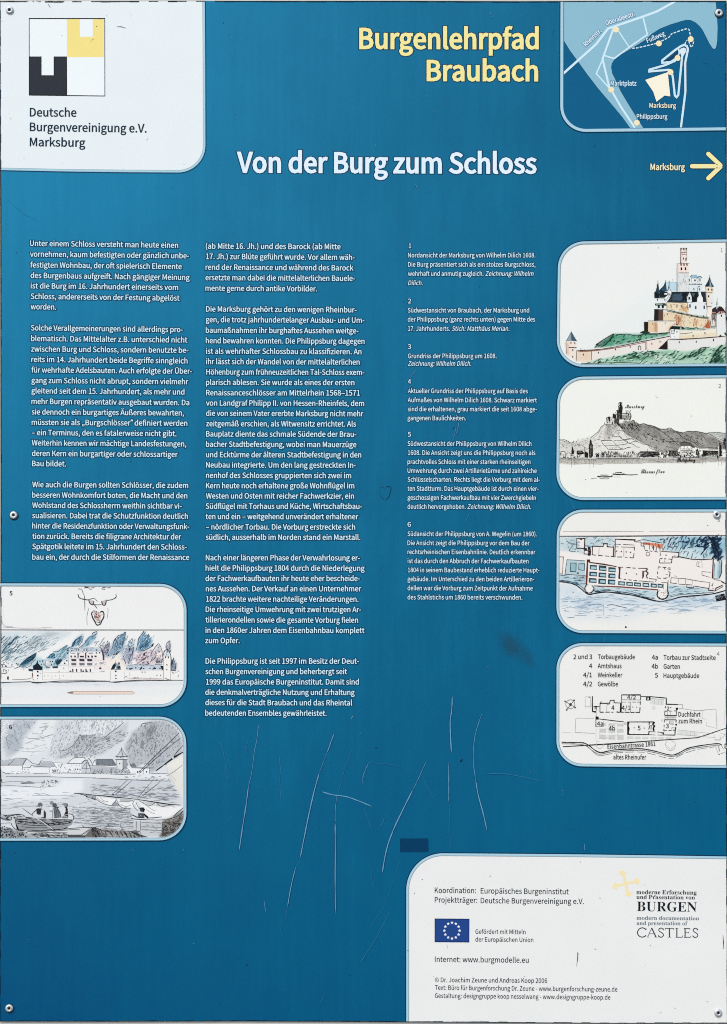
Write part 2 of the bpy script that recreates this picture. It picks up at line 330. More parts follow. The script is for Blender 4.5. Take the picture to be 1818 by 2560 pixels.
1 66 1107 / 40 0 40 44 112 55 156 81 179 128 186 205 186 922 173 1031 155 1062 128 1082 39 1096 39 1138 551 1138 795 1109 942 1022 991 876 960 756 869 670 717 618 900 558 1009 462 1046 329 1016 190 928 86 838 38 727 10 594 0 / 455 630 470 630 584 642 658 681 698 752 712 863 702 962 673 1031 621 1071 541 1085 494 1079 469 1062 455 977 / 554 60 647 76 708 123 741 203 752 321 737 440 693 519 613 563 494 578 455 578 455 163 460 114 476 83 506 66
1 67 1170 / 641 -27 534 -18 434 7 343 50 263 107 195 178 139 261 98 356 74 459 65 571 74 682 99 784 140 877 196 960 265 1030 347 1087 439 1130 539 1155 648 1164 773 1148 918 1100 969 1088 1020 1107 1048 1164 1091 1164 1091 771 1049 771 1006 867 953 950 891 1017 783 1085 663 1108 494 1048 393 867 359 566 397 284 509 115 695 59 795 72 895 112 988 177 1071 265 1118 222 988 84 829 1
1 69 1105 / 35 0 35 42 110 50 156 74 180 120 188 195 188 922 180 1012 155 1064 110 1088 40 1096 40 1138 997 1138 997 799 959 799 922 931 850 1016 739 1061 579 1076 499 1070 478 1060 465 1042 457 970 457 615 484 615 581 629 648 672 692 749 720 863 761 863 761 296 719 296 705 385 683 453 649 502 602 533 541 550 463 556 457 556 457 168 463 117 480 87 516 73 576 69 689 76 783 97 862 133 927 187 981 261 1028 358 1075 358 1006 0
1 71 1269 / 670 -25 554 -17 449 8 353 49 270 105 200 174 144 257 102 352 77 457 69 573 77 684 102 787 144 880 200 962 268 1031 348 1088 439 1130 537 1155 643 1164 732 1157 826 1136 923 1101 969 1090 1014 1107 1048 1164 1093 1164 1093 769 1049 769 1008 865 955 947 893 1014 823 1065 747 1097 668 1108 499 1048 398 869 364 569 374 408 402 274 450 169 552 66 688 32 769 41 820 68 847 114 856 178 856 319 848 385 823 426 772 447 688 455 688 495 1251 495 1251 455 1182 447 1142 426 1122 387 1115 321 1115 72 968 18 819 -14
1 76 1066 / 39 0 39 44 112 54 156 79 179 126 186 201 186 947 179 1018 155 1062 111 1086 40 1096 40 1138 625 1138 625 1096 520 1085 489 1068 469 1041 455 947 455 207 463 118 477 93 499 78 584 69 695 76 787 99 862 139 924 199 977 281 1022 386 1068 386 1004 0
1 78 1234 / 1007 -27 267 875 267 196 274 122 296 77 341 54 416 44 416 0 45 0 45 44 135 58 161 76 178 103 190 196 190 970 91 1083 45 1096 45 1138 391 1138 977 421 977 944 965 1035 949 1062 922 1079 828 1096 828 1138 1199 1138 1199 1096 1126 1086 1083 1062 1062 1016 1054 942 1054 -27
1 80 1044 / 39 0 39 44 112 54 156 79 179 126 186 201 186 947 179 1015 155 1059 111 1085 40 1096 40 1138 534 1138 663 1134 765 1121 839 1100 916 1055 974 994 1010 918 1022 829 996 701 917 600 835 552 731 523 604 514 455 514 455 201 463 126 485 79 530 54 604 44 604 0 / 455 574 504 574 610 588 679 631 718 708 730 823 720 936 688 1016 629 1062 541 1078 498 1073 473 1059 459 1034 455 996
1 82 1182 / 39 0 39 44 112 54 156 79 179 126 186 201 186 947 179 1015 155 1059 111 1085 40 1096 40 1138 542 1138 696 1130 821 1106 918 1064 1012 970 1043 836 1014 713 929 620 787 559 1080 126 1131 64 1158 49 1195 44 1200 44 1200 0 846 0 504 531 455 531 455 201 463 126 485 79 530 54 604 44 604 0 / 455 584 509 584 622 600 699 646 744 725 759 839 737 972 671 1051 561 1078 506 1072 474 1056 460 1022 455 964
1 83 976 / 107 -27 107 395 156 395 188 283 229 193 279 124 373 59 492 37 577 50 642 90 683 150 697 223 663 323 562 400 406 477 280 552 192 631 141 722 124 829 135 925 168 1007 220 1073 288 1123 370 1155 462 1165 573 1153 705 1120 729 1114 749 1111 784 1125 801 1165 848 1165 848 798 806 798 776 886 734 962 681 1025 620 1072 554 1102 485 1111 408 1100 349 1066 311 1015 299 950 310 890 343 841 397 798 472 757 633 682 724 633 793 583 843 528 875 470 892 405 898 332 885 232 847 144 785 73 702 19 599 -14 480 -25 396 -19 314 2 246 24 212 30 173 18 153 -27
1 84 1058 / 230 0 230 44 307 52 355 77 381 125 390 201 390 1083 373 1083 254 1064 163 1008 102 917 72 794 27 794 27 1138 1026 1138 1026 792 984 792 936 954 832 1051 672 1083 658 1083 658 201 666 123 691 76 739 52 819 44 819 0
1 85 1231 / 620 -32 479 -20 368 14 285 71 229 152 194 258 183 388 183 947 175 1015 152 1059 108 1085 37 1096 37 1138 601 1138 601 1096 506 1080 479 1063 463 1038 452 947 452 349 466 220 508 128 581 74 687 55 850 93 948 208 981 398 981 945 973 1015 949 1059 901 1084 821 1096 821 1138 1185 1138 1185 1096 1121 1081 1082 1054 1063 1010 1056 945 1056 453 1044 296 1009 172 949 81 865 18 755 -19
1 97 860 / 636 -25 539 3 500 87 420 27 333 -10 238 -22 160 -9 101 29 63 86 50 158 77 259 159 340 244 387 357 432 497 475 497 603 489 664 467 706 427 731 369 739 288 725 260 685 284 641 307 578 299 537 275 505 238 484 193 477 147 485 112 508 90 544 82 591 93 647 123 696 172 737 237 769 315 789 405 796 558 779 658 730 714 646 732 526 732 156 737 99 761 86 801 104 823 69 735 -2 / 378 84 435 102 497 158 497 423 385 379 318 307 296 210 316 115
1 99 734 / 390 -25 298 -12 217 27 147 89 94 170 60 266 49 374 61 490 100 592 160 677 239 742 333 784 437 798 544 785 625 745 676 686 693 613 686 571 666 538 633 517 591 510 515 539 490 626 492 653 494 678 476 726 423 742 344 712 296 620 280 468 287 356 308 264 343 191 416 119 510 96 597 117 678 180 712 151 620 53 513 -6
1 100 925 / 349 -25 267 -12 194 26 133 87 87 166 58 261 49 368 59 489 90 594 139 679 203 743 280 783 364 796 471 772 557 700 557 1002 551 1047 531 1075 494 1092 440 1098 440 1138 798 1138 798 188 812 102 837 81 883 69 883 27 787 21 679 4 557 -25 557 97 470 5 / 428 71 467 79 505 103 537 141 557 190 557 604 544 643 515 674 478 695 435 702 368 682 326 625 302 525 294 383 301 245 324 146 365 89
1 101 752 / 384 -25 293 -12 212 26 144 88 92 171 60 274 49 393 60 504 94 601 148 682 217 744 300 783 393 796 522 772 622 700 669 628 697 539 707 433 707 415 292 415 317 243 385 140 499 106 592 133 675 215 712 181 621 67 512 -2 / 290 480 504 480 504 537 498 629 483 693 452 730 403 742 319 684 290 509
1 102 534 / 37 0 37 40 99 55 124 87 131 183 131 692 40 692 40 776 131 776 131 883 151 1001 212 1089 308 1144 435 1162 529 1150 599 1114 643 1061 658 999 651 952 630 917 598 895 561 888 520 894 489 913 468 941 462 977 482 1051 489 1066 494 1081 483 1101 450 1108 407 1100 384 1075 369 975 369 776 509 776 509 692 369 692 369 163 376 100 395 64 433 46 499 40 499 0
1 103 818 / 364 -351 222 -339 119 -304 56 -250 35 -186 69 -115 171 -64 87 -2 59 76 71 134 106 185 167 231 255 275 144 337 78 422 55 531 66 605 99 669 151 722 219 762 301 787 393 796 490 787 583 761 792 761 792 670 670 670 714 594 729 509 719 439 690 378 644 327 584 289 512 265 430 257 392 259 354 260 314 254 281 236 259 209 252 178 277 136 353 123 438 123 557 117 647 101 713 73 756 32 781 -23 789 -92 762 -200 681 -282 598 -320 492 -343 / 393 311 444 324 476 364 493 432 499 527 493 623 476 690 444 729 393 742 343 729 310 690 292 623 285 527 292 432 310 364 343 324 / 401 -290 544 -276 630 -234 658 -165 649 -127 623 -103 512 -86 242 -86 198 -129 183 -181 196 -223 237 -259 304 -282
1 104 952 / 45 0 45 40 86 47 112 64 126 94 131 139 131 997 114 1073 89 1091 47 1100 47 1138 369 1138 369 667 476 764 608 796 729 766 802 677 826 529 826 139 843 65 868 47 908 40 908 0 505 0 505 40 517 40 570 65 588 139 588 542 573 645 549 670 507 678 433 656 369 588 369 139 385 65 409 47 450 40 450 0
1 105 495 / 252 905 203 914 162 941 135 982 126 1031 135 1080 162 1122 203 1149 252 1158 301 1149 342 1122 369 1080 378 1031 369 982 341 941 300 914 / 45 0 45 40 88 48 113 64 127 93 131 139 131 630 117 712 93 727 50 734 52 776 371 776 371 139 386 65 410 48 450 40 450 0
1 109 1385 / 45 0 45 40 86 47 112 64 126 94 131 139 131 633 114 709 89 728 47 735 47 776 366 776 366 662 471 762 593 796 730 760 801 653 871 732 952 780 1044 796 1164 766 1235 677 1259 529 1259 139 1275 65 1299 47 1340 40 1340 0 944 0 944 40 983 47 1007 65 1024 139 1024 542 1009 645 985 670 944 678 873 657 811 593 811 139 827 65 851 47 890 40 890 0 499 0 499 40 538 47 562 65 579 139 579 542 564 644 540 670 499 678 426 656 366 588 366 139 381 66 404 48 443 40 443 0
1 110 952 / 45 0 45 40 86 47 112 64 126 94 131 139 131 633 114 709 89 728 47 735 47 776 369 776 369 668 475 764 608 796 729 766 802 677 826 529 826 139 843 65 868 47 908 40 908 0 505 0 505 40 517 40 570 65 588 139 588 542 573 645 549 670 507 678 433 656 369 588 369 139 385 65 409 47 450 40 450 0
1 111 841 / 421 -25 317 -12 226 29 150 92 94 175 59 274 47 384 59 497 94 597 150 680 226 743 317 783 420 796 523 783 613 744 688 682 745 599 781 499 792 384 781 271 745 171 688 89 614 27 524 -12 / 421 29 482 46 522 97 543 203 549 384 546 515 536 613 519 677 479 730 421 747 360 729 321 677 305 612 295 515 292 386 299 204 321 97 361 46
1 112 929 / 44 -348 44 -309 101 -293 126 -252 131 -160 131 608 116 708 92 726 49 737 49 776 358 776 358 656 450 762 576 798 659 785 732 745 792 684 837 604 865 508 875 400 865 284 836 180 790 94 728 29 653 -12 567 -25 457 1 369 81 369 -144 379 -247 394 -276 417 -294 494 -307 494 -348 / 489 71 554 90 598 148 623 248 631 386 624 521 603 620 563 676 497 695 426 668 369 588 369 171 418 96
1 114 719 / 45 0 45 40 88 48 113 64 127 93 131 139 131 630 116 713 92 728 50 734 52 776 364 776 364 630 412 701 468 753 526 785 583 796 644 787 688 760 715 718 724 665 717 621 695 586 662 563 620 556 582 561 555 577 517 625 497 643 472 650 437 638 405 604 381 550 373 480 373 139 379 92 397 63 433 48 494 40 494 0
1 115 720 / 378 -25 304 -15 217 15 183 22 149 11 128 -22 89 -22 89 264 133 264 165 169 217 97 280 52 351 37 406 44 447 66 472 101 480 146 458 210 390 262 267 324 191 371 136 423 103 483 92 551 110 648 162 727 245 780 353 798 415 790 497 769 515 765 532 762 557 771 576 798 609 798 609 554 571 554 537 634 491 693 435 728 373 740 325 734 290 714 269 685 262 648 268 611 288 581 366 529 479 473 553 429 604 379 633 317 643 237 625 128 570 45 485 -8
1 116 571 / 309 -24 222 -11 165 26 132 89 121 178 121 697 50 697 50 749 220 923 322 1059 361 1059 361 776 519 776 519 697 361 697 361 205 374 127 391 107 420 101 473 122 515 186 556 165 494 60 412 -3
1 117 937 / 327 -25 228 -8 163 43 126 127 114 242 114 620 98 706 73 727 29 735 29 776 354 776 354 185 360 145 377 115 404 95 442 89 513 108 571 165 571 620 566 674 552 709 523 728 473 735 473 776 809 776 809 175 814 127 828 97 855 81 900 74 900 32 802 26 692 7 571 -25 571 101 523 48 465 8 399 -17
1 118 766 / 356 -25 96 620 55 703 31 725 -7 734 -7 776 410 776 410 735 390 735 339 724 322 690 326 670 462 306 589 631 603 680 579 722 509 735 509 776 762 776 762 737 722 722 694 697 650 608 400 -25
2 32 437
2 77 1357 / 102 -12 31 0 -22 34 -55 84 -65 146 -60 194 -42 235 19 296 97 319 174 298 200 235 194 201 177 178 94 148 49 127 34 87 55 50 112 30 173 48 242 102 323 203 426 363 653 699 863 949 946 1024 997 1049 1030 1043 1041 1022 1025 946 974 824 897 658 818 474 753 307 724 191 904 510 1087 766 1253 945 1344 1023 1395 1049 1427 1043 1437 1026 1433 1012 1425 992 1312 738 1224 520 1156 343 1105 218 1073 133 1063 69 1076 54 1115 64 1169 97 1305 207 1456 346 1551 428 1610 455 1650 448 1579 395 1457 280 1365 191 1282 118 1208 61 1112 7 1031 -12 977 -1 934 32 906 83 897 149 905 217 925 294 966 388 1039 523 1126 672 1211 811 1276 912 1132 748 972 527 885 387 803 233 735 102 693 32 660 2 621 -8 579 4 548 39 529 94 522 163 533 238 564 337 679 583 846 863 719 711 575 512 447 309 390 217 336 139 283 75 199 10
2 80 1155 / 405 -12 292 1 205 41 149 101 131 176 143 239 178 289 230 322 292 332 340 326 375 306 397 277 405 240 396 206 369 180 292 153 263 141 254 118 263 90 292 61 336 39 391 32 493 55 585 124 644 198 702 295 761 416 682 390 667 384 643 374 615 364 594 361 579 379 612 409 692 443 782 467 913 690 1062 857 1229 967 1139 996 1029 1006 921 1000 817 984 717 956 623 917 539 866 463 803 384 703 358 609 366 566 392 534 428 514 467 507 520 515 575 538 681 620 761 730 796 809 811 868 822 905 838 917 857 895 863 829 851 726 817 634 762 557 692 498 608 461 515 448 429 459 363 491 321 541 307 606 318 672 351 740 404 808 478 872 568 931 675 981 793 1019 911 1042 1029 1049 1163 1036 1286 994 1369 1017 1444 1026 1462 1022 1467 1011 1424 991 1338 965 1388 926 1426 879 1451 827 1459 772 1445 697 1402 626 1334 562 1243 509 1134 468 1007 443 949 312 870 200 773 109 662 43 539 2 / 1028 494 1097 518 1159 562 1213 620 1256 688 1284 764 1293 841 1287 897 1268 935 1207 879 1148 787
2 82 1454 / 430 -12 305 2 212 42 154 104 134 183 147 245 184 295 238 328 301 339 348 333 386 314 411 285 420 250 413 215 395 187 368 168 337 161 275 152 260 139 255 116 266 87 300 60 349 40 408 34 472 44 534 76 593 124 648 187 745 343 858 562 973 736 1122 886 1203 945 1284 989 1123 1006 1005 999 883 980 762 948 648 905 546 850 460 784 374 679 346 574 354 531 378 497 414 476 460 468 519 479 576 510 677 613 749 740 777 853 787 886 808 897 831 889 843 866 849 828 851 771 839 672 803 585 747 512 674 457 588 421 492 410 408 421 344 453 304 505 290 573 304 646 345 722 410 797 497 868 602 931 722 982 851 1020 984 1042 1122 1049 1257 1042 1362 1021 1486 1041 1516 1036 1526 1019 1512 1007 1471 996 1442 991 1521 960 1578 913 1613 856 1625 796 1602 709 1533 628 1462 580 1371 540 1261 507 1308 450 1323 373 1309 276 1266 143 1258 117 1254 94 1258 76 1271 71 1299 88 1350 138 1483 275 1555 346 1617 403 1671 442 1709 455 1748 448 1679 398 1593 317 1514 236 1464 181 1412 121 1306 24 1254 -1 1202 -10 1141 -1 1090 27 1056 71 1044 128 1053 181 1078 239 1152 358 1180 414 1189 468 1182 495 1161 493 1140 492 1111 499 1101 522 1115 546 1157 554 1194 547 1221 541 1291 566 1361 631 1415 721 1436 818 1415 907 1355 962 1283 915 1223 847 1168 753 1115 625 993 349 921 234 843 146 755 80 654 30 544 -1
2 97 888 / 526 -12 485 -4 450 18 426 53 418 101 318 18 208 -10 141 0 87 31 52 80 40 144 50 209 79 274 124 337 181 395 248 445 321 484 395 509 468 517 547 499 586 443 618 510 806 517 650 198 615 125 603 92 618 76 659 93 719 138 777 188 811 154 654 31 586 -1 / 243 30 301 48 364 100 429 178 490 272 536 358 551 410 533 452 492 470 428 441 352 363 280 261 226 155 205 67 218 43
2 98 806 / 751 201 653 138 559 119 547 119 531 121 431 47 331 3 228 -12 171 -3 128 22 101 62 92 114 118 210 201 364 155 320 112 284 84 317 192 414 255 495 552 964 767 984 403 378 358 303 308 217 268 141 252 94 263 56 296 44 373 68 485 144 461 201 453 275 460 332 480 390 547 485 585 514 623 524 686 498 707 420 699 352 674 285 632 220 571 161 649 180 725 235 / 531 173 611 280 630 351 620 391 589 405 551 383 520 329 507 264 513 212
2 101 690 / 252 -12 163 1 92 41 44 99 29 166 39 224 70 285 176 399 316 484 387 509 455 517 512 509 559 486 591 450 601 405 589 354 554 306 499 263 426 226 243 171 213 74 226 47 265 39 337 47 412 74 490 120 569 188 599 154 514 82 424 30 334 -1 / 260 215 315 226 367 251 452 327 477 370 485 413 478 452 455 465 398 431 327 341
2 102 895 / 537 154 431 45 337 -4 250 -17 227 -15 -27 -457 -235 -480 81 62 64 85 59 112 66 142 86 167 143 190 151 190 280 398 220 338 153 284 124 317 209 390 270 452 344 540 445 682 519 788 587 873 648 938 735 999 823 1019 916 994 947 918 932 841 887 757 816 670 722 583 648 525 565 470 475 416 257 39 270 39 319 46 373 67 432 112 500 188 / 475 475 588 547 679 621 750 697 817 809 839 915 824 954 796 965 742 934 667 838 607 741 543 620
2 103 885 / 784 154 661 64 524 -2 441 -147 358 -268 275 -366 192 -438 107 -481 22 -495 -52 -487 -107 -461 -143 -420 -154 -366 -102 -239 57 -121 321 -12 358 55 277 6 196 -10 129 1 76 33 42 82 30 146 40 212 71 277 117 340 175 397 241 446 314 484 388 509 460 517 539 499 576 447 611 509 818 526 566 69 656 116 752 188 / 227 30 268 39 311 65 400 160 480 287 522 374 536 426 526 459 495 470 437 436 358 348 277 238 214 133 190 60 199 38 / 10 -447 64 -425 124 -359 198 -244 292 -74 194 -111 111 -156 43 -208 -26 -293 -49 -378 -34 -429
2 104 952 / 856 154 792 94 745 52 672 5 601 -10 553 -1 515 28 489 72 480 131 497 208 526 257 583 329 678 438 685 453 677 462 627 447 556 400 466 313 368 185 248 2 35 -12 254 400 196 337 139 284 107 317 211 418 304 532 396 682 552 962 756 984 410 329 518 434 613 496 695 517 744 508 782 480 806 436 814 376 806 327 780 277 690 161 650 106 636 69 648 52 706 86 823 188
2 105 578 / 460 608 398 627 380 650 374 682 382 717 406 747 441 767 482 774 540 754 558 731 564 702 556 666 533 635 499 615 / 485 154 390 65 322 17 269 -5 213 -12 119 17 87 102 118 198 210 369 170 327 123 284 89 317 137 360 204 430 269 502 504 517 332 208 264 67 272 52 336 82 453 188
2 108 702 / 509 154 367 30 305 -1 237 -12 183 -4 139 21 109 59 99 109 116 192 166 299 196 353 123 284 87 311 204 424 299 551 549 962 754 984 393 327 302 161 272 82 278 60 296 52 356 83 477 190
2 110 969 / -3 -13 113 154 195 274 259 383 248 395 213 369 128 284 96 317 243 458 306 500 368 514 419 485 437 400 426 329 535 434 629 496 710 517 759 508 797 480 821 436 829 376 806 297 751 212 692 138 663 99 653 69 665 52 720 85 838 188 873 154 783 73 724 29 671 1 618 -10 570 -1 531 28 506 72 497 131 512 208 598 329 693 438 699 447 700 452 692 462 628 434 531 353 403 210 248 0
2 112 908 / 91 317 193 412 272 524 353 663 482 890 687 912 426 418 523 491 620 515 664 507 701 481 726 442 734 393 726 332 703 275 620 154 579 97 566 60 579 45 657 85 776 188 811 154 653 24 598 -3 547 -12 493 -2 448 27 418 71 408 124 419 175 453 234 556 363 599 416 613 448 596 463 555 453 505 422 395 311 290 153 -42 -455 -248 -475 193 348 159 315 121 284
2 114 689 / 593 154 489 60 430 15 386 -4 339 -10 269 -1 214 24 178 64 166 116 192 211 264 317 369 411 299 406 254 406 192 345 124 284 91 317 150 369 203 420 237 539 265 554 287 549 290 526 290 514 289 502 306 482 358 472 444 460 510 431 529 407 536 374 519 327 477 257 427 186 390 134 361 74 367 58 384 52 442 82 562 190
2 115 588 / 515 176 374 53 270 -1 168 -13 99 -4 50 23 20 61 10 106 16 137 32 162 57 179 89 185 120 180 142 165 160 119 139 74 99 55 87 57 104 41 131 35 185 58 230 126 261 230 272 361 272 392 269 421 229 385 174 333 121 284 91 317 170 392 282 499 301 524 325 555 349 566 372 560 379 541 364 510 349 473 364 440 421 340 440 245 430 183 401 138 484 210
2 117 991 / 897 154 747 25 692 0 635 -8 571 -1 524 23 495 59 485 106 488 131 494 154 428 84 358 33 287 2 220 -8 168 -1 128 23 101 59 92 106 119 198 203 361 156 316 119 284 91 317 182 405 274 502 517 517 343 208 306 137 294 92 301 73 321 67 375 98 465 191 570 332 668 502 912 517 710 161 667 74 672 59 690 54 754 87 865 188
2 118 793 / 279 -10 201 -1 144 24 109 67 97 126 124 223 205 344 225 383 217 395 193 380 131 317 104 346 149 393 203 445 254 484 303 510 344 517 391 493 406 420 395 346 369 291 331 222 294 160 272 126 258 100 252 77 262 55 292 47 398 71 502 144 471 185 452 265 458 323 479 380 547 478 587 507 628 517 667 510 695 488 711 455 717 415 686 292 593 166 655 187 720 242 752 208 664 142 618 126 561 121 551 121 479 61 413 21 348 -2 / 542 176 620 273 643 326 651 374 643 398 618 406 566 384 524 328 507 262 520 207
2 120 761 / 96 317 122 346 160 386 212 435 281 489 343 512 374 499 400 462 416 401 421 317 421 292 453 384 493 456 538 502 586 517 648 499 668 443 646 391 596 369 550 384 529 430 486 358 454 275 428 111 436 73 460 60 524 92 631 188 667 154 526 35 471 9 416 0 349 13 300 53 268 115 255 196 196 94 144 30 97 -1 47 -12 -5 7 -22 62 -3 117 21 135 54 141 102 124 123 79 195 159 249 266 270 363 265 388 250 396 210 368 172 329 129 284
'''
GLYPH = {}
for ln in GLYPHS.strip('\n').split('\n'):
    parts = ln.split('/')
    f_, c_, adv = map(int, parts[0].split()); cs = []
    for part in parts[1:]:
        q = list(map(int, part.split())); cs.append([(q[i], q[i + 1]) for i in range(0, len(q), 2)])
    GLYPH['sbc'[f_], chr(c_)] = (adv, cs)
CAP = {'s': 642.0, 'b': 1138.0, 'c': 1049.0}
ADV = {('s', '“'): 300, ('b', ' '): 400, ('c', ' '): 400}
q_ = GLYPH['s', '“'][1]; lo_ = min(p[0] for c in q_ for p in c)
GLYPH['s', '“'] = (300, [[(x - lo_ + 40, y) for x, y in c] for c in q_])
def area(c):
    return sum(c[i][0] * c[(i + 1) % len(c)][1] - c[(i + 1) % len(c)][0] * c[i][1] for i in range(len(c)))
def fatten(cs, dx, dy):
    if not cs or (dx == 0 and dy == 0): return cs
    sg = 1 if area(max(cs, key=lambda c: abs(area(c)))) > 0 else -1
    res = []
    for c in cs:
        n = len(c); o = []
        c2 = [c[i] for i in range(n) if abs(c[i][0] - c[i - 1][0]) + abs(c[i][1] - c[i - 1][1]) > 8]   # very short edges would turn over
        n = len(c2)
        for i in range(n):
            p, a, b = Vector(c2[i]), Vector(c2[i - 1]), Vector(c2[(i + 1) % n])
            d0 = (p - a).normalized(); d1 = (b - p).normalized()
            n0 = Vector((d0.y, -d0.x)) * sg; n1 = Vector((d1.y, -d1.x)) * sg
            m = n0 + n1
            if m.length < 0.3: m = n0
            m.normalize(); k = 1 / max(0.6, m.dot(n0))
            o.append((p.x + m.x * k * dx, p.y + m.y * k * dy))
        if area(o) * area(c) <= 0 or abs(area(o)) < 0.12 * abs(area(c)): continue     # a counter closed up by the thick outline
        res.append(o)
    return res
GC = {}
def glyph_mesh(key, ch, dx, dy):
    kk = (key, ch, round(dx), round(dy))
    if kk in GC: return GC[kk]
    cs = fatten(GLYPH[key, ch][1], dx, dy)
    if not cs: GC[kk] = ([], []); return GC[kk]
    sg = 1 if area(max(cs, key=lambda c: abs(area(c)))) > 0 else -1
    pv = []; pe = []
    for c in cs:
        k = len(pv); pv += [Vector(p) for p in c]; pe += [(k + i, k + (i + 1) % len(c)) for i in range(len(c))]
    ov, oe, of, _a, _b, _c = delaunay_2d_cdt(pv, pe, [], 0, 0.01)
    vs = [(p.x, p.y) for p in ov]; ff = []
    for f in of:
        mx = sum(vs[i][0] for i in f) / len(f); my = sum(vs[i][1] for i in f) / len(f); w = 0
        for c in cs:
            for i in range(len(c)):
                (xa, ya), (xb, yb) = c[i], c[(i + 1) % len(c)]
                if (ya <= my) != (yb <= my) and mx < xa + (my - ya) * (xb - xa) / (yb - ya): w += 1 if yb > ya else -1
        if w * sg > 0:
            a = sum(vs[f[i]][0] * vs[f[(i + 1) % len(f)]][1] - vs[f[(i + 1) % len(f)]][0] * vs[f[i]][1] for i in range(len(f)))
            ff.append(list(f) if a > 0 else list(f)[::-1])
    GC[kk] = (vs, ff); return GC[kk]
def adv_of(key, ch): return ADV.get((key, ch), GLYPH[key, ch][0])
def letter(sheet, text, x0, y0, x1, y1, cap, col, key='s', bold=0.0, slant=0.0, h=None, halo=None, halo_sheet=None, halo_col='0c4565'):
    """sets one line of lettering from (x0,y0) to (x1,y1) on its baseline; cap = capital height; bold in grid units"""
    k = cap / CAP[key]
    L = math.hypot(x1 - x0, y1 - y0); ux, uy = (x1 - x0) / L, (y1 - y0) / L
    tot = 0; lft = None; rgt = 0
    for ch in text:
        cs = GLYPH[key, ch][1]
        if cs:
            if lft is None: lft = tot + min(p[0] for c in cs for p in c)
            rgt = tot + max(p[0] for c in cs for p in c)
        tot += adv_of(key, ch)
    kx = L / ((rgt - lft) * 1.0)
    c = lin(col) if isinstance(col, str) else col
    pen = 0
    def put(sh, ch, pen, extra, colr, hh):
        dx = extra / kx; dy = extra / k * 0.8
        vs, fs = glyph_mesh(key, ch, round(dx / 6) * 6, round(dy / 6) * 6)
        if not vs: return
        y = -hh * 0.001; out = []
        for (gx, gy) in vs:
            a = (pen + gx - lft) * kx + gy * k * slant; b = gy * k
            px = x0 + ux * a + uy * b; py = y0 + uy * a - ux * b
            out.append((X(px), y, Z(py)))
        sh.raw(out, fs, colr)
    base = sheet.h if h is None else h
    for i, ch in enumerate(text):
        put(sheet, ch, pen, bold, c, base + (i % 3) * 0.006)
        if halo: put(halo_sheet, ch, pen, bold + halo, lin(halo_col), halo_sheet.h + (i % 4) * 0.008)
        pen += adv_of(key, ch)

# ------------------------------------------------------------------ things
def tag(o, **kw):
    for k, v in kw.items(): o[k] = v
    return o

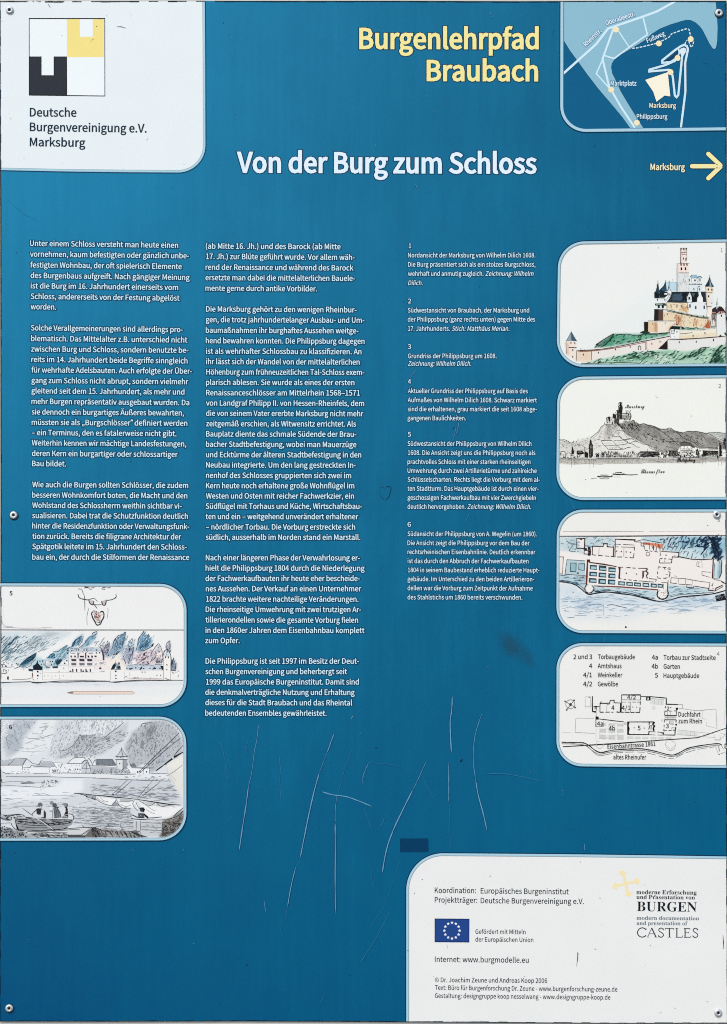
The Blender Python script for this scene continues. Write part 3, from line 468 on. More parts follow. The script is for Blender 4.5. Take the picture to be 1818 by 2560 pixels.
# ------------------------------------------------------------------ everything written and drawn on the sign
TEXT = '''
@col1 A 60 580 3.6909 13.6
57,128 1422,146 Unter einem Schloss versteht man heute einen
57,227 1522,243 vornehmen, kaum befestigten oder gänzlich unbe-
60,327 1455,342 festigten Wohnbau, der oft spielerisch Elemente
62,424 1528,443 des Burgenbaus aufgreift. Nach gängiger Meinung
63,520 1422,535 ist die Burg im 16. Jahrhundert einerseits vom
63,617 1435,634 Schloss, andererseits von der Festung abgelöst
63,713 296,716 worden.
65,908 1465,924 Solche Verallgemeinerungen sind allerdings pro-
67,1006 1507,1020 blematisch. Das Mittelalter z.B. unterschied nicht
67,1103 1517,1115 zwischen Burg und Schloss, sondern benutzte be-
69,1199 1509,1213 reits im 14. Jahrhundert beide Begriffe sinngleich
70,1296 1550,1308 für wehrhafte Adelsbauten. Auch erfolgte der Über-
70,1393 1515,1405 gang zum Schloss nicht abrupt, sondern vielmehr
70,1489 1480,1500 gleitend seit dem 15. Jahrhundert, als mehr und
@ B 60 980 3.6909 13.6
70,110 1525,122 mehr Burgen repräsentativ ausgebaut wurden. Da
72,207 1475,217 sie dennoch ein burgartiges Äußeres bewahrten,
72,303 1507,312 müssten sie als „Burgschlösser“ definiert werden
72,398 1407,408 – ein Terminus, den es fatalerweise nicht gibt.
73,493 1497,503 Weiterhin kennen wir mächtige Landesfestungen,
74,590 1418,600 deren Kern ein burgartiger oder schlossartiger
76,684 388,687 Bau bildet.
77,878 1515,886 Wie auch die Burgen sollten Schlösser, die zudem
77,974 1507,981 besseren Wohnkomfort boten, die Macht und den
77,1069 1455,1076 Wohlstand des Schlossherrn weithin sichtbar vi-
77,1164 1512,1170 sualisieren. Dabei trat die Schutzfunktion deutlich
77,1259 1525,1266 hinter die Residenzfunktion oder Verwaltungsfunk-
78,1355 1450,1360 tion zurück. Bereits die filigrane Architektur der
78,1450 1502,1454 Spätgotik leitete im 15. Jahrhundert den Schloss-
78,1547 1525,1550 bau ein, der durch die Stilformen der Renaissance
@col2 C 500 580 3.6909 13.6
55,154 1297,159 (ab Mitte 16. Jh.) und des Barock (ab Mitte
57,249 1427,258 17. Jh.) zur Blüte geführt wurde. Vor allem wäh-
53,348 1415,355 rend der Renaissance und während des Barock
52,444 1430,452 ersetzte man dabei die mittelalterlichen Bauele-
52,542 1080,548 mente gerne durch antike Vorbilder.
57,734 1445,742 Die Marksburg gehört zu den wenigen Rheinbur-
55,832 1517,838 gen, die trotz jahrhundertelanger Ausbau- und Um-
55,930 1463,935 baumaßnahmen ihr burghaftes Aussehen weitge-
55,1026 1518,1032 hend bewahren konnten. Die Philippsburg dagegen
57,1123 1490,1128 ist als wehrhafter Schlossbau zu klassifizieren. An
57,1219 1473,1224 ihr lässt sich der Wandel von der mittelalterlichen
60,1315 1517,1319 Höhenburg zum frühneuzeitlichen Tal-Schloss exem-
57,1411 1425,1413 plarisch ablesen. Sie wurde als eines der ersten
58,1507 1475,1509 Renaissanceschlösser am Mittelrhein 1568–1571
@ D 500 980 3.6909 13.6
57,125 1515,129 von Landgraf Philipp II. von Hessen-Rheinfels, dem
57,220 1507,224 die von seinem Vater ererbte Marksburg nicht mehr
58,316 1440,319 zeitgemäß erschien, als Witwensitz errichtet. Als
58,411 1443,414 Bauplatz diente das schmale Südende der Brau-
57,506 1443,509 bacher Stadtbefestigung, wobei man Mauerzüge
57,602 1488,604 und Ecktürme der älteren Stadtbefestigung in den
57,697 1438,699 Neubau integrierte. Um den lang gestreckten In-
57,793 1395,795 nenhof des Schlosses gruppierten sich zwei im
57,888 1424,889 Kern heute noch erhaltene große Wohnflügel im
57,983 1421,984 Westen und Osten mit reicher Fachwerkzier, ein
54,1078 1495,1079 Südflügel mit Torhaus und Küche, Wirtschaftsbau-
54,1173 1460,1174 ten und ein – weitgehend unverändert erhaltener
57,1269 1432,1270 – nördlicher Torbau. Die Vorburg erstreckte sich
54,1364 1480,1365 südlich, ausserhalb im Norden stand ein Marstall.
55,1553 1475,1555 Nach einer längeren Phase der Verwahrlosung er-
@ E 500 1380 3.6909 13.6
53,172 1519,174 hielt die Philippsburg 1804 durch die Niederlegung
52,268 1475,268 der Fachwerkaufbauten ihr heute eher bescheide-
55,363 1488,363 nes Aussehen. Der Verkauf an einen Unternehmer
58,458 1462,459 1822 brachte weitere nachteilige Veränderungen.
54,554 1487,555 Die rheinseitige Umwehrung mit zwei trutzigen Ar-
52,650 1459,653 tillerierondellen sowie die gesamte Vorburg fielen
52,746 1518,748 in den 1860er Jahren dem Eisenbahnbau komplett
50,841 366,841 zum Opfer.
53,1031 1467,1031 Die Philippsburg ist seit 1997 im Besitz der Deut-
51,1127 1357,1127 schen Burgenvereinigung und beherbergt seit
57,1223 1466,1223 1999 das Europäische Burgeninstitut. Damit sind
50,1318 1427,1320 die denkmalverträgliche Nutzung und Erhaltung
50,1413 1404,1416 dieses für die Stadt Braubach und das Rheintal
50,1510 1168,1512 bedeutenden Ensembles gewährleistet.
@col3 F 1000 590 4.06 11.4
90,122 114,122 1
83,217 1375,217 Nordansicht der Marksburg von Wilhelm Dilich 1608.
83,311 1375,311 Die Burg präsentiert sich als ein stolzes Burgschloss,
83,404 848,404 wehrhaft und anmutig zugleich.
868,404 1352,404 ~Zeichnung: Wilhelm
83,498 230,498 ~Dilich.
82,683 114,683 2
80,776 1312,776 Südwestansicht von Braubach, der Marksburg und
80,868 1373,868 der Philippsburg (ganz rechts unten) gegen Mitte des
83,962 507,962 17. Jahrhunderts.
527,962 1110,962 ~Stich: Matthäus Merian.
80,1145 114,1145 3
82,1240 981,1240 Grundriss der Philippsburg um 1608.
82,1317 722,1317 ~Zeichnung: Wilhelm Dilich.
82,1498 112,1498 4
80,1594 1298,1596 Aktueller Grundriss der Philippsburg auf Basis des
@ G 1000 950 4.06 11.4
80,225 1390,227 Aufmaßes von Wilhelm Dilich 1608. Schwarz markiert
80,317 1390,318 sind die erhaltenen, grau markiert die seit 1608 abge-
78,408 670,409 gangenen Baulichkeiten.
80,574 112,574 5
78,668 1335,669 Südwestansicht der Philippsburg von Wilhelm Dilich
82,760 1375,762 1608. Die Ansicht zeigt uns die Philippsburg noch als
78,852 1325,853 prachtvolles Schloss mit einer starken rheinseitigen
78,942 1388,944 Umwehrung durch zwei Artillerietürme und zahlreiche
78,1032 1420,1034 Schlüsselscharten. Rechts liegt die Vorburg mit dem al-
78,1124 1407,1126 ten Stadtturm. Das Hauptgebäude ist durch einen vier-
78,1216 1380,1218 geschossigen Fachwerkaufbau mit vier Zwerchgiebeln
78,1308 667,1308 deutlich hervorgehoben.
685,1308 1330,1309 ~Zeichnung: Wilhelm Dilich.
@ H 1000 1200 4.06 11.4
78,474 112,474 6
78,569 1390,571 Südansicht der Philippsburg von A. Wegelin (um 1860).
78,661 1316,663 Die Ansicht zeigt die Philippsburg vor dem Bau der
78,752 1375,754 rechtsrheinischen Eisenbahnlinie. Deutlich erkennbar
79,844 1305,846 ist das durch den Abbruch der Fachwerkaufbauten
82,936 1416,938 1804 in seinem Baubestand erheblich reduzierte Haupt-
78,1027 1363,1029 gebäude. Im Unterschied zu den beiden Artillerieron-
78,1119 1348,1122 dellen war die Vorburg zum Zeitpunkt der Aufnahme
78,1212 1243,1214 des Stahlstichs um 1860 bereits verschwunden.
'''
ART1 = '''
@ 1380 590 3.7078
W e9ecea 0.6 40 0.1 60,900 400,900 900,500 1600,400 1620,900 1620,1200 60,1200
# lower green slope
W a9cdb4 0.95 8 0.25 270,1185 330,1160 420,1140 520,1125 640,1105 720,1085 760,1068 860,1075 950,1060 1080,1050 1200,1065 1290,1060 1370,1040 1440,1025 1500,1035 1560,1010 1600,1000 1622,1010 1622,1190 270,1190
W 5f9c78 0.8 8 0.5 560,1140 700,1100 780,1080 850,1110 980,1080 1100,1075 1150,1120 1000,1140 820,1150 650,1175
W 4d8f6e 0.75 8 0.5 1240,1100 1300,1070 1400,1040 1440,1050 1380,1100 1300,1130 1180,1150
W 33705a 0.85 6 0.5 1480,1100 1540,1040 1580,1010 1560,1100 1600,1150 1622,1180 1460,1180
W cfe3cf 0.7 6 0.3 880,1090 940,1130 1000,1175 1100,1175 1120,1130 1040,1090
W c2dcc4 0.7 6 0.3 1430,1060 1470,1090 1440,1160 1400,1165
# upper green slope behind wall
W 4f9a7c 0.95 4 0.45 395,1035 430,1000 520,940 580,905 700,905 860,905 960,905 1080,900 1095,915 980,940 860,962 700,1000 560,1025 450,1035
W 2c5f50 0.9 4 0.5 400,1030 440,990 575,908 590,915 520,980 480,1025
W 7dbb97 0.7 6 0.4 700,960 820,920 960,915 1060,905 900,945 760,980
W 4c9575 0.8 4 0.4 1190,850 1300,845 1400,860 1520,855 1500,865 1300,872 1190,870
# long lower wall
W f0e1d6 1 1 0.12 130,975 228,975 228,1068 370,1060 700,1003 870,975 1095,930 1110,955 1530,925 1622,915 1622,990 1500,1020 1300,1055 1075,1045 930,1055 760,1065 500,1115 300,1175 215,1160 135,1100
W e7e6e2 0.95 4 0.1 1075,962 1300,955 1530,940 1620,945 1620,985 1480,1020 1290,1055 1080,1040
W e8e4de 0.7 6 0.1 370,1068 700,1010 860,985 860,1040 760,1060 500,1110 370,1140
W e3c9ac 0.7 4 0.2 230,1070 365,1068 362,1155 232,1162
W 5b3a34 0.9 3 0.2 985,1045 1020,1015 1070,965 1070,1048 1030,1050
W d9a17c 0.7 5 0.2 130,985 160,985 160,1120 132,1080
# tower at the left end
W 7f9ba8 0.95 2 0.2 178,890 228,975 135,975 165,925
W 33495c 0.9 2 0.2 178,885 205,935 228,972 190,970
# middle bastions
W e6caa6 1 2 0.2 890,797 975,797 975,895 890,895
W c98f5f 0.8 4 0.3 945,800 978,800 978,895 950,890
W 2b1f22 1 1 0.2 855,797 890,797 890,893 858,885
W efe4d4 1 1 0.1 978,795 1140,790 1150,810 1090,850 1050,900 978,897
W edc8a0 0.8 4 0.2 1060,870 1110,820 1140,815 1100,880
W ead6b4 1 2 0.25 1030,700 1200,715 1465,765 1440,850 1200,840 1145,790 1030,780
W d98d5c 0.8 5 0.4 1145,730 1200,745 1195,840 1150,825
W c97f52 0.85 4 0.4 1315,785 1350,780 1345,830 1320,835
W cf6f4a 0.85 4 0.4 1400,850 1440,800 1465,780 1470,855
W 3a2b2e 1 1 0.3 948,682 1030,680 1030,780 948,780
W 6f554a 0.8 3 0.3 990,690 1030,690 1028,775 990,775
W aab4aa 0.9 2 0.4 1060,680 1200,705 1300,725 1465,750 1460,768 1200,722 1060,700
W efe6d2 1 2 0.15 1190,880 1520,862 1530,925 1190,950
W e6cfa4 0.7 5 0.2 1190,930 1520,900 1525,925 1190,955
# keep
W f3e3d8 1 1 0.15 1190,110 1252,110 1250,255 1190,255
W f6ded2 0.9 2 0.2 1168,255 1270,255 1270,340 1168,340
W e2e3e1 1 1 0.08 1168,345 1272,345 1272,515 1165,510
W bcd7e3 1 2 0.2 1055,425 1160,425 1160,512 1050,505
W a9cbdb 0.9 2 0.3 1300,368 1375,370 1395,395 1280,395
W e9ebea 1 1 0.05 1275,395 1390,395 1395,515 1275,515
# main roofs
W 2f3d48 1 1 0.45 1110,520 1265,520 1425,520 1430,612 1255,618 1070,612 1090,575
W 46607a 0.8 6 0.5 1120,540 1230,540 1220,590 1120,600
W 1c2a2f 0.8 4 0.5 1210,525 1300,522 1330,600 1230,600
W 24414a 0.9 2 0.4 950,520 1000,500 1060,520 1100,540 1050,570 952,570
W 41708a 0.9 2 0.3 1010,505 1050,430 1060,505
W 41708a 0.9 2 0.3 975,440 990,510 1000,560 958,560
W e8ebe8 1 1 0.1 950,575 1060,575 1060,665 948,665
W 8fa59a 0.9 2 0.4 955,625 1060,625 1060,645 955,645
W ecdab9 1 1 0.2 1062,615 1255,615 1270,700 1062,685
W e0b47c 0.7 4 0.3 1200,640 1268,650 1268,715 1180,700
W e7eaea 1 1 0.05 1270,612 1432,612 1440,745 1270,712
W e8eae8 1 1 0.05 1350,530 1400,530 1400,615 1350,615
W 7b98a6 1 2 0.2 1462,380 1500,468 1425,468
W f1ddc4 1 1 0.1 1425,470 1498,470 1495,560 1480,650 1437,655 1430,560
W e6e8e6 0.9 3 0.1 1455,540 1500,530 1495,650 1462,655
W f4e8d8 1 1 0.1 1435,655 1480,655 1478,750 1440,745
W eae9e6 1 1 0.05 1530,715 1622,715 1622,915 1530,925
W 5a3233 1 2 0.5 1480,718 1500,680 1530,660 1560,655 1600,690 1612,715
W 6d5648 0.9 2 0.4 1482,720 1525,722 1522,850 1480,840
W 2b2724 1 1 0.3 1095,840 1180,838 1185,868 1100,868
W e9eae8 1 1 0.05 1100,870 1185,870 1185,955 1110,955
# fine line work in the close grid
@ 1600 600 7.4495
S 14 10141a 760,150 760,430 765,470
S 8 1a1c22 750,150 880,148
S 6 4a3530 870,150 872,400
R 22 34 14161c 765,165 818,170 862,165
S 9 3b2a28 772,228 870,228
S 9 5a4038 775,262 870,266
R 16 36 0c0e12 810,342 858,345
S 6 14181c 705,435 925,432
R 22 40 0e1014 765,455 820,455 875,455
S 9 15181d 706,430 706,960
R 26 50 0a0c10 772,532 848,532
S 14 20242a 720,608 912,610
R 5 18 e2e3e1 742,610 765,610 788,612 812,612 836,612 860,612 885,612
R 7 22 20242a 762,800 612,740
S 5 8a9094 690,430 676,760
S 14 12202c 690,780 688,960
S 4 6d97aa 490,780 690,780
P dfe6e6 915,800 1160,800 1150,950 915,950
S 9 1c2a34 930,692 965,645
S 5 5a7a88 960,648 1060,650
S 5 2a3a44 950,690 1070,692
C 9 1c2a34 1060,715 1085,690 1115,672 1160,700
P 9fc0ce 955,655 1060,650 1080,680 1060,690 945,688
R 16 52 14181c 918,745 1118,742
R 26 30 14181c 1025,750
S 6 2a3036 960,700 964,795
S 6 2a3036 1062,720 1068,790
S 4 6a7074 1090,700 1092,790
R 14 18 1c2024 925,820 985,820 1010,815 1040,818 1085,822 1110,820 1145,822
S 8 2a2e32 910,822 1155,822
R 16 34 14181c 1005,915 1112,915
C 7 2a2e32 1068,955 1072,900 1098,862 1125,872
R 8 12 14181c 910,910
S 4 8a9094 912,640 914,950
P 1b3646 335,770 352,960 365,1070 275,1075 280,970 310,930
P 274a60 475,770 500,955 440,955 365,930 440,860
C 7 10202c 475,745 472,800 440,860 370,925
S 9 10202c 475,760 500,960
C 9 10202c 545,750 540,860 520,930 500,960
C 5 10202c 548,870 565,920 600,965
C 5 10202c 335,740 330,830 300,950 278,970
C 7 10202c 338,780 350,900 375,1060
P cfe2ea 505,800 535,800 515,925 500,940
S 4 20303a 475,745 475,770
S 4 20303a 335,740 335,775
P 101b20 278,970 365,1000 365,1075 280,1075
P 18242a 370,930 440,950 520,975 520,1050 370,1070
P e8eae6 455,990 515,990 510,1020 455,1015
P f0eee8 560,990 490,1140 470,1150 460,1080
P 232f3a 600,965 1225,960 1235,1155 1080,1150 960,1165 500,1155 560,1090
P 3d5268 640,1010 760,1000 800,1070 760,1130 620,1120
P 101a20 790,975 880,975 870,1140 800,1135
P 0f191d 960,970 1060,975 1075,1060 1050,1150 980,1150
P 47615c 960,990 1030,990 1000,1060
P dfe4e6 925,960 965,1050 972,1150 930,1165 875,1150 870,1060
P 4c2c26 905,1060 935,1060 940,1110 905,1110
S 9 14181c 925,965 880,1050 870,1150
S 6 14181c 925,965 965,1050 972,1150
P f1f0ec 1090,960 1140,960 1150,1040 1175,1080 1175,1160 1065,1155 1070,1080 1100,1040
S 12 101820 1140,960 1145,1010 1180,1050 1185,1150
S 8 101820 600,968 1225,965
S 10 182028 500,1155 870,1160
S 5 20262a 560,985 480,1145
S 9 1c2226 270,970 275,1075 460,1080
R 16 34 14181c 325,1108 465,1110
P 2a3a38 280,1185 470,1175 490,1220 285,1215
P 8fa298 300,1190 430,1190 430,1205 310,1210
R 40 50 1a1a1c 350,1240 425,1240
P f2efe9 365,1228 405,1228 405,1262 365,1262
S 8 2a1c18 495,1160 505,1300
S 5 2a1c18 440,1215 490,1215
M 14 1c1614 580,1195 582,1265 690,1190 686,1262 785,1195 780,1260
M 7 e8dcc0 568,1230 596,1230 676,1228 704,1226 770,1228 798,1226
R 24 60 15171a 932,1225 1040,1255 1197,1250
S 10 5a3426 880,1165 895,1280
S 6 1a1c20 1235,1150 1245,1300
S 12 1a1c20 1245,1240 1335,1240
S 5 5a5c58 1260,1250 1240,1420
S 8 232628 1330,1180 1345,1160
R 5 20 1a1c20 1342,1175
S 7 23282c 1225,860 1245,1240
P 1d2c36 1300,680 1335,820 1370,870 1320,880 1290,860 1250,870 1215,860 1265,780
P 8faab6 1300,720 1325,820 1340,870 1300,870
C 6 10202c 1300,650 1298,700 1260,790 1210,860
C 6 10202c 1298,690 1330,800 1380,865
S 8 2a2624 1230,980 1350,978
R 22 36 14181c 1275,918 1340,922 1280,1045
R 10 12 e8dcc8 1262,905
S 9 2a2624 1225,870 1232,980
P 1a2630 1345,1290 1380,1260 1430,1240 1440,1360 1420,1375 1340,1370
P 3a2224 1350,1280 1420,1260 1420,1350 1345,1350
P 342024 1470,1235 1520,1240 1560,1280 1600,1350 1500,1370 1440,1365 1450,1300
P eaa08c 1350,1340 1410,1340 1410,1362 1350,1362
P eaa08c 1480,1330 1560,1330 1585,1358 1450,1362
R 14 26 20262c 1500,1345 1545,1345 1380,1350
P 14202a 1430,1140 1445,1150 1442,1215 1425,1215
S 5 20262c 1442,1075 1435,1140
P aebfc4 1425,1215 1445,1225 1440,1290 1420,1285
S 10 1c1c1e 1425,1375 1420,1640
C 7 2a2422 1330,1380 1325,1480 1315,1530 1330,1620 1400,1640
C 6 2a2422 1380,1390 1390,1450 1350,1500 1355,1570
P e5dccb 1345,1500 1375,1480 1400,1540 1395,1600 1345,1600
R 20 36 14181c 1518,1408
R 26 70 14181c 1608,1462
S 4 8a8c8a 1440,1380 1622,1370
# walls under the great hall
H 60 6 3a2c26 40 80 12 440,1340 760,1390 1280,1490 1180,1640 760,1600 660,1500 440,1480
H 30 6 8a6248 60 75 12 660,1400 760,1400 750,1600 670,1590
H 40 5 6a5c4c 50 -12 8 500,1170 900,1175 900,1350 510,1290
H 40 6 5a6c78 60 62 16 600,1000 880,980 860,1140 520,1150
H 30 4 9a9a96 60 85 8 720,640 900,640 890,950 720,950
H 20 5 b58f80 40 85 8 765,160 870,160 865,420 770,420
P 231a1c 270,1290 350,1290 345,1500 262,1500
P 5e463c 350,1310 432,1310 430,1495 350,1495
S 12 1a1614 265,1290 520,1300
C 9 2f3834 520,1300 640,1330 780,1365 960,1400 1090,1430 1290,1450
C 6 2f3834 500,1320 640,1350 780,1380 960,1420 1100,1445 1280,1470
R 26 22 14181c 770,1362 1070,1420 955,1405 1186,1415
R 6 18 3a322c 490,1370 596,1382 833,1438 925,1445 1135,1495 1225,1500
S 5 7a4a2c 770,1390 765,1600
S 5 a05c34 690,1400 680,1580
S 4 a05c34 1010,1450 1000,1600
S 4 8a4a2c 1070,1470 1050,1610
S 7 4a2c20 1290,1480 1230,1590 1180,1640
P b9603e 1290,1500 1310,1640 1240,1640 1210,1610
S 7 2a1c18 1300,1480 1325,1640
P 1e1718 80,1530 155,1525 150,1700 80,1700
S 7 2a1e1a 160,1500 165,1525
S 8 3a2820 155,1502 650,1502
S 5 b78a5c 165,1520 640,1520
S 7 5a3022 318,1530 322,1725
S 5 a0603a 290,1530 300,1700
R 8 30 2a201c 240,1558 470,1548 637,1570
R 30 16 3a2018 690,1575
C 5 b38a60 640,1560 560,1640 510,1730
S 5 5a4a40 650,1530 660,1600
P 16241f 560,1630 600,1600 760,1610 745,1660 560,1665
P 1d3a2f 0,1730 60,1690 150,1700 200,1740 90,1750
S 10 15281f 0,1730 40,1705 110,1690 170,1715 200,1745
C 8 16281f 200,1740 330,1735 470,1725 560,1720
C 7 1f3a2e 340,1735 430,1745 520,1735
M 9 14281f 380,1740 410,1755 450,1740 480,1756
C 10 15281f 760,1610 820,1640 900,1630 960,1650 1060,1630 1080,1650 1220,1660
P 1f4033 770,1610 810,1615 830,1660 780,1660
P 5f9c7c 870,1630 940,1640 1050,1660 880,1665
S 4 4a5a4a 750,1665 1200,1680
S 6 4a3a30 750,1742 830,1742 980,1720
S 6 2a221c 750,1840 1000,1830 1420,1800 1610,1790
R 16 34 14181c 1211,1732 990,1782 690,1708 1370,1858
R 8 20 3a302c 650,1800
S 7 20222a 745,1670 745,1835
S 8 16181c 555,1640 555,1720 570,1830
P f2f1ee 575,1660 745,1670 740,1835 580,1830
S 8 1a1c20 610,1610 580,1660 590,1740 635,1745 645,1670 612,1612
R 10 24 14181c 600,1690 630,1690
S 5 4a3a30 1425,1640 1435,1790
P 2f4a40 1565,1730 1600,1720 1622,1750 1622,1790 1590,1770
P 2a443a 1470,1795 1500,1760 1530,1790
# lower half lines in the wide grid
@ 1380 590 3.7078
C 6 2c2320 230,1062 420,1052 560,1032 700,1005 820,980 930,960 1060,935 1098,925
C 5 a0563c 240,1072 420,1060 600,1035 760,1005 880,980
P 24161a 990,1045 1025,1010 1072,962 1074,1050 1040,1052
S 5 2a1c18 1072,960 1200,958 1380,948 1530,935 1600,930
S 6 1c2024 880,985 878,1050
S 5 3a2420 368,1065 365,1150
S 6 20181a 228,1062 225,1160
S 5 2a1c1c 130,980 134,1090
S 7 2a2020 155,1032 228,1034
M 5 14202a 178,878 178,892 178,890 133,975 180,890 232,975
P 3d5a6c 178,890 205,940 228,972 180,968
P 8fa9b4 176,900 172,965 140,970
R 8 16 14181c 176,990 212,992 193,1056 193,1118 292,1098 430,1080 590,1050 725,1027 926,997 1002,978
R 8 18 14181c 1180,983 1338,978 1496,965
C 6 2a1c18 802,1055 800,1030 812,1018 824,1030 823,1055
S 5 8a4c30 868,990 868,1055
M 4 4a4442 262,1040 262,1060 278,1038 278,1060 305,1045 305,1060
C 6 14241d 395,1035 430,1000 410,1005 470,970 440,985 520,935 575,905
S 7 14241d 575,905 540,960 490,1010 450,1030
C 5 1c3a2e 590,915 700,908 780,925 860,908 940,912 1080,900
H 90 7 173327 26 30 40 420,1030 590,915 1080,903 900,945 700,995 520,1028
H 40 5 9ccdb0 24 20 20 500,1020 600,925 1040,910 860,955 680,990
H 120 6 1d4636 42 25 25 330,1170 600,1110 760,1070 900,1060 1200,1070 1300,1060 1440,1030 1600,1005 1620,1185 330,1188
H 70 9 173528 50 40 25 1460,1180 1540,1040 1590,1005 1620,1100 1620,1185
H 80 8 1a3c2e 46 35 20 1180,1150 1300,1060 1440,1030 1400,1080 1290,1130
H 90 7 20463a 46 15 15 560,1140 760,1075 860,1060 1000,1080 940,1120 760,1140
H 60 5 cfe6d4 36 30 20 400,1160 760,1100 1100,1070 1440,1060 1500,1150 900,1180
H 90 7 5a9577 40 30 20 300,1180 600,1120 780,1085 1000,1085 1200,1075 1440,1040 1600,1010 1620,1185
H 60 8 cde3cf 40 28 20 560,1150 760,1100 900,1090 1100,1080 1200,1150 900,1180
H 40 6 2f5a48 34 32 20 760,1080 900,1070 1180,1090 1000,1150
C 8 12251d 1460,1180 1500,1110 1530,1060 1575,1010
C 7 12251d 1180,1150 1240,1115 1290,1100
C 7 12251d 1370,1040 1430,1032 1390,1075 1350,1090
C 6 1d3a30 750,1070 790,1085 760,1110 800,1125
S 6 14201c 270,1182 620,1172 820,1178
C 5 1c3a30 820,1175 850,1140 900,1100 870,1090
T s 36 8b8f90 0 0 1566,147 1580,147 1
'''
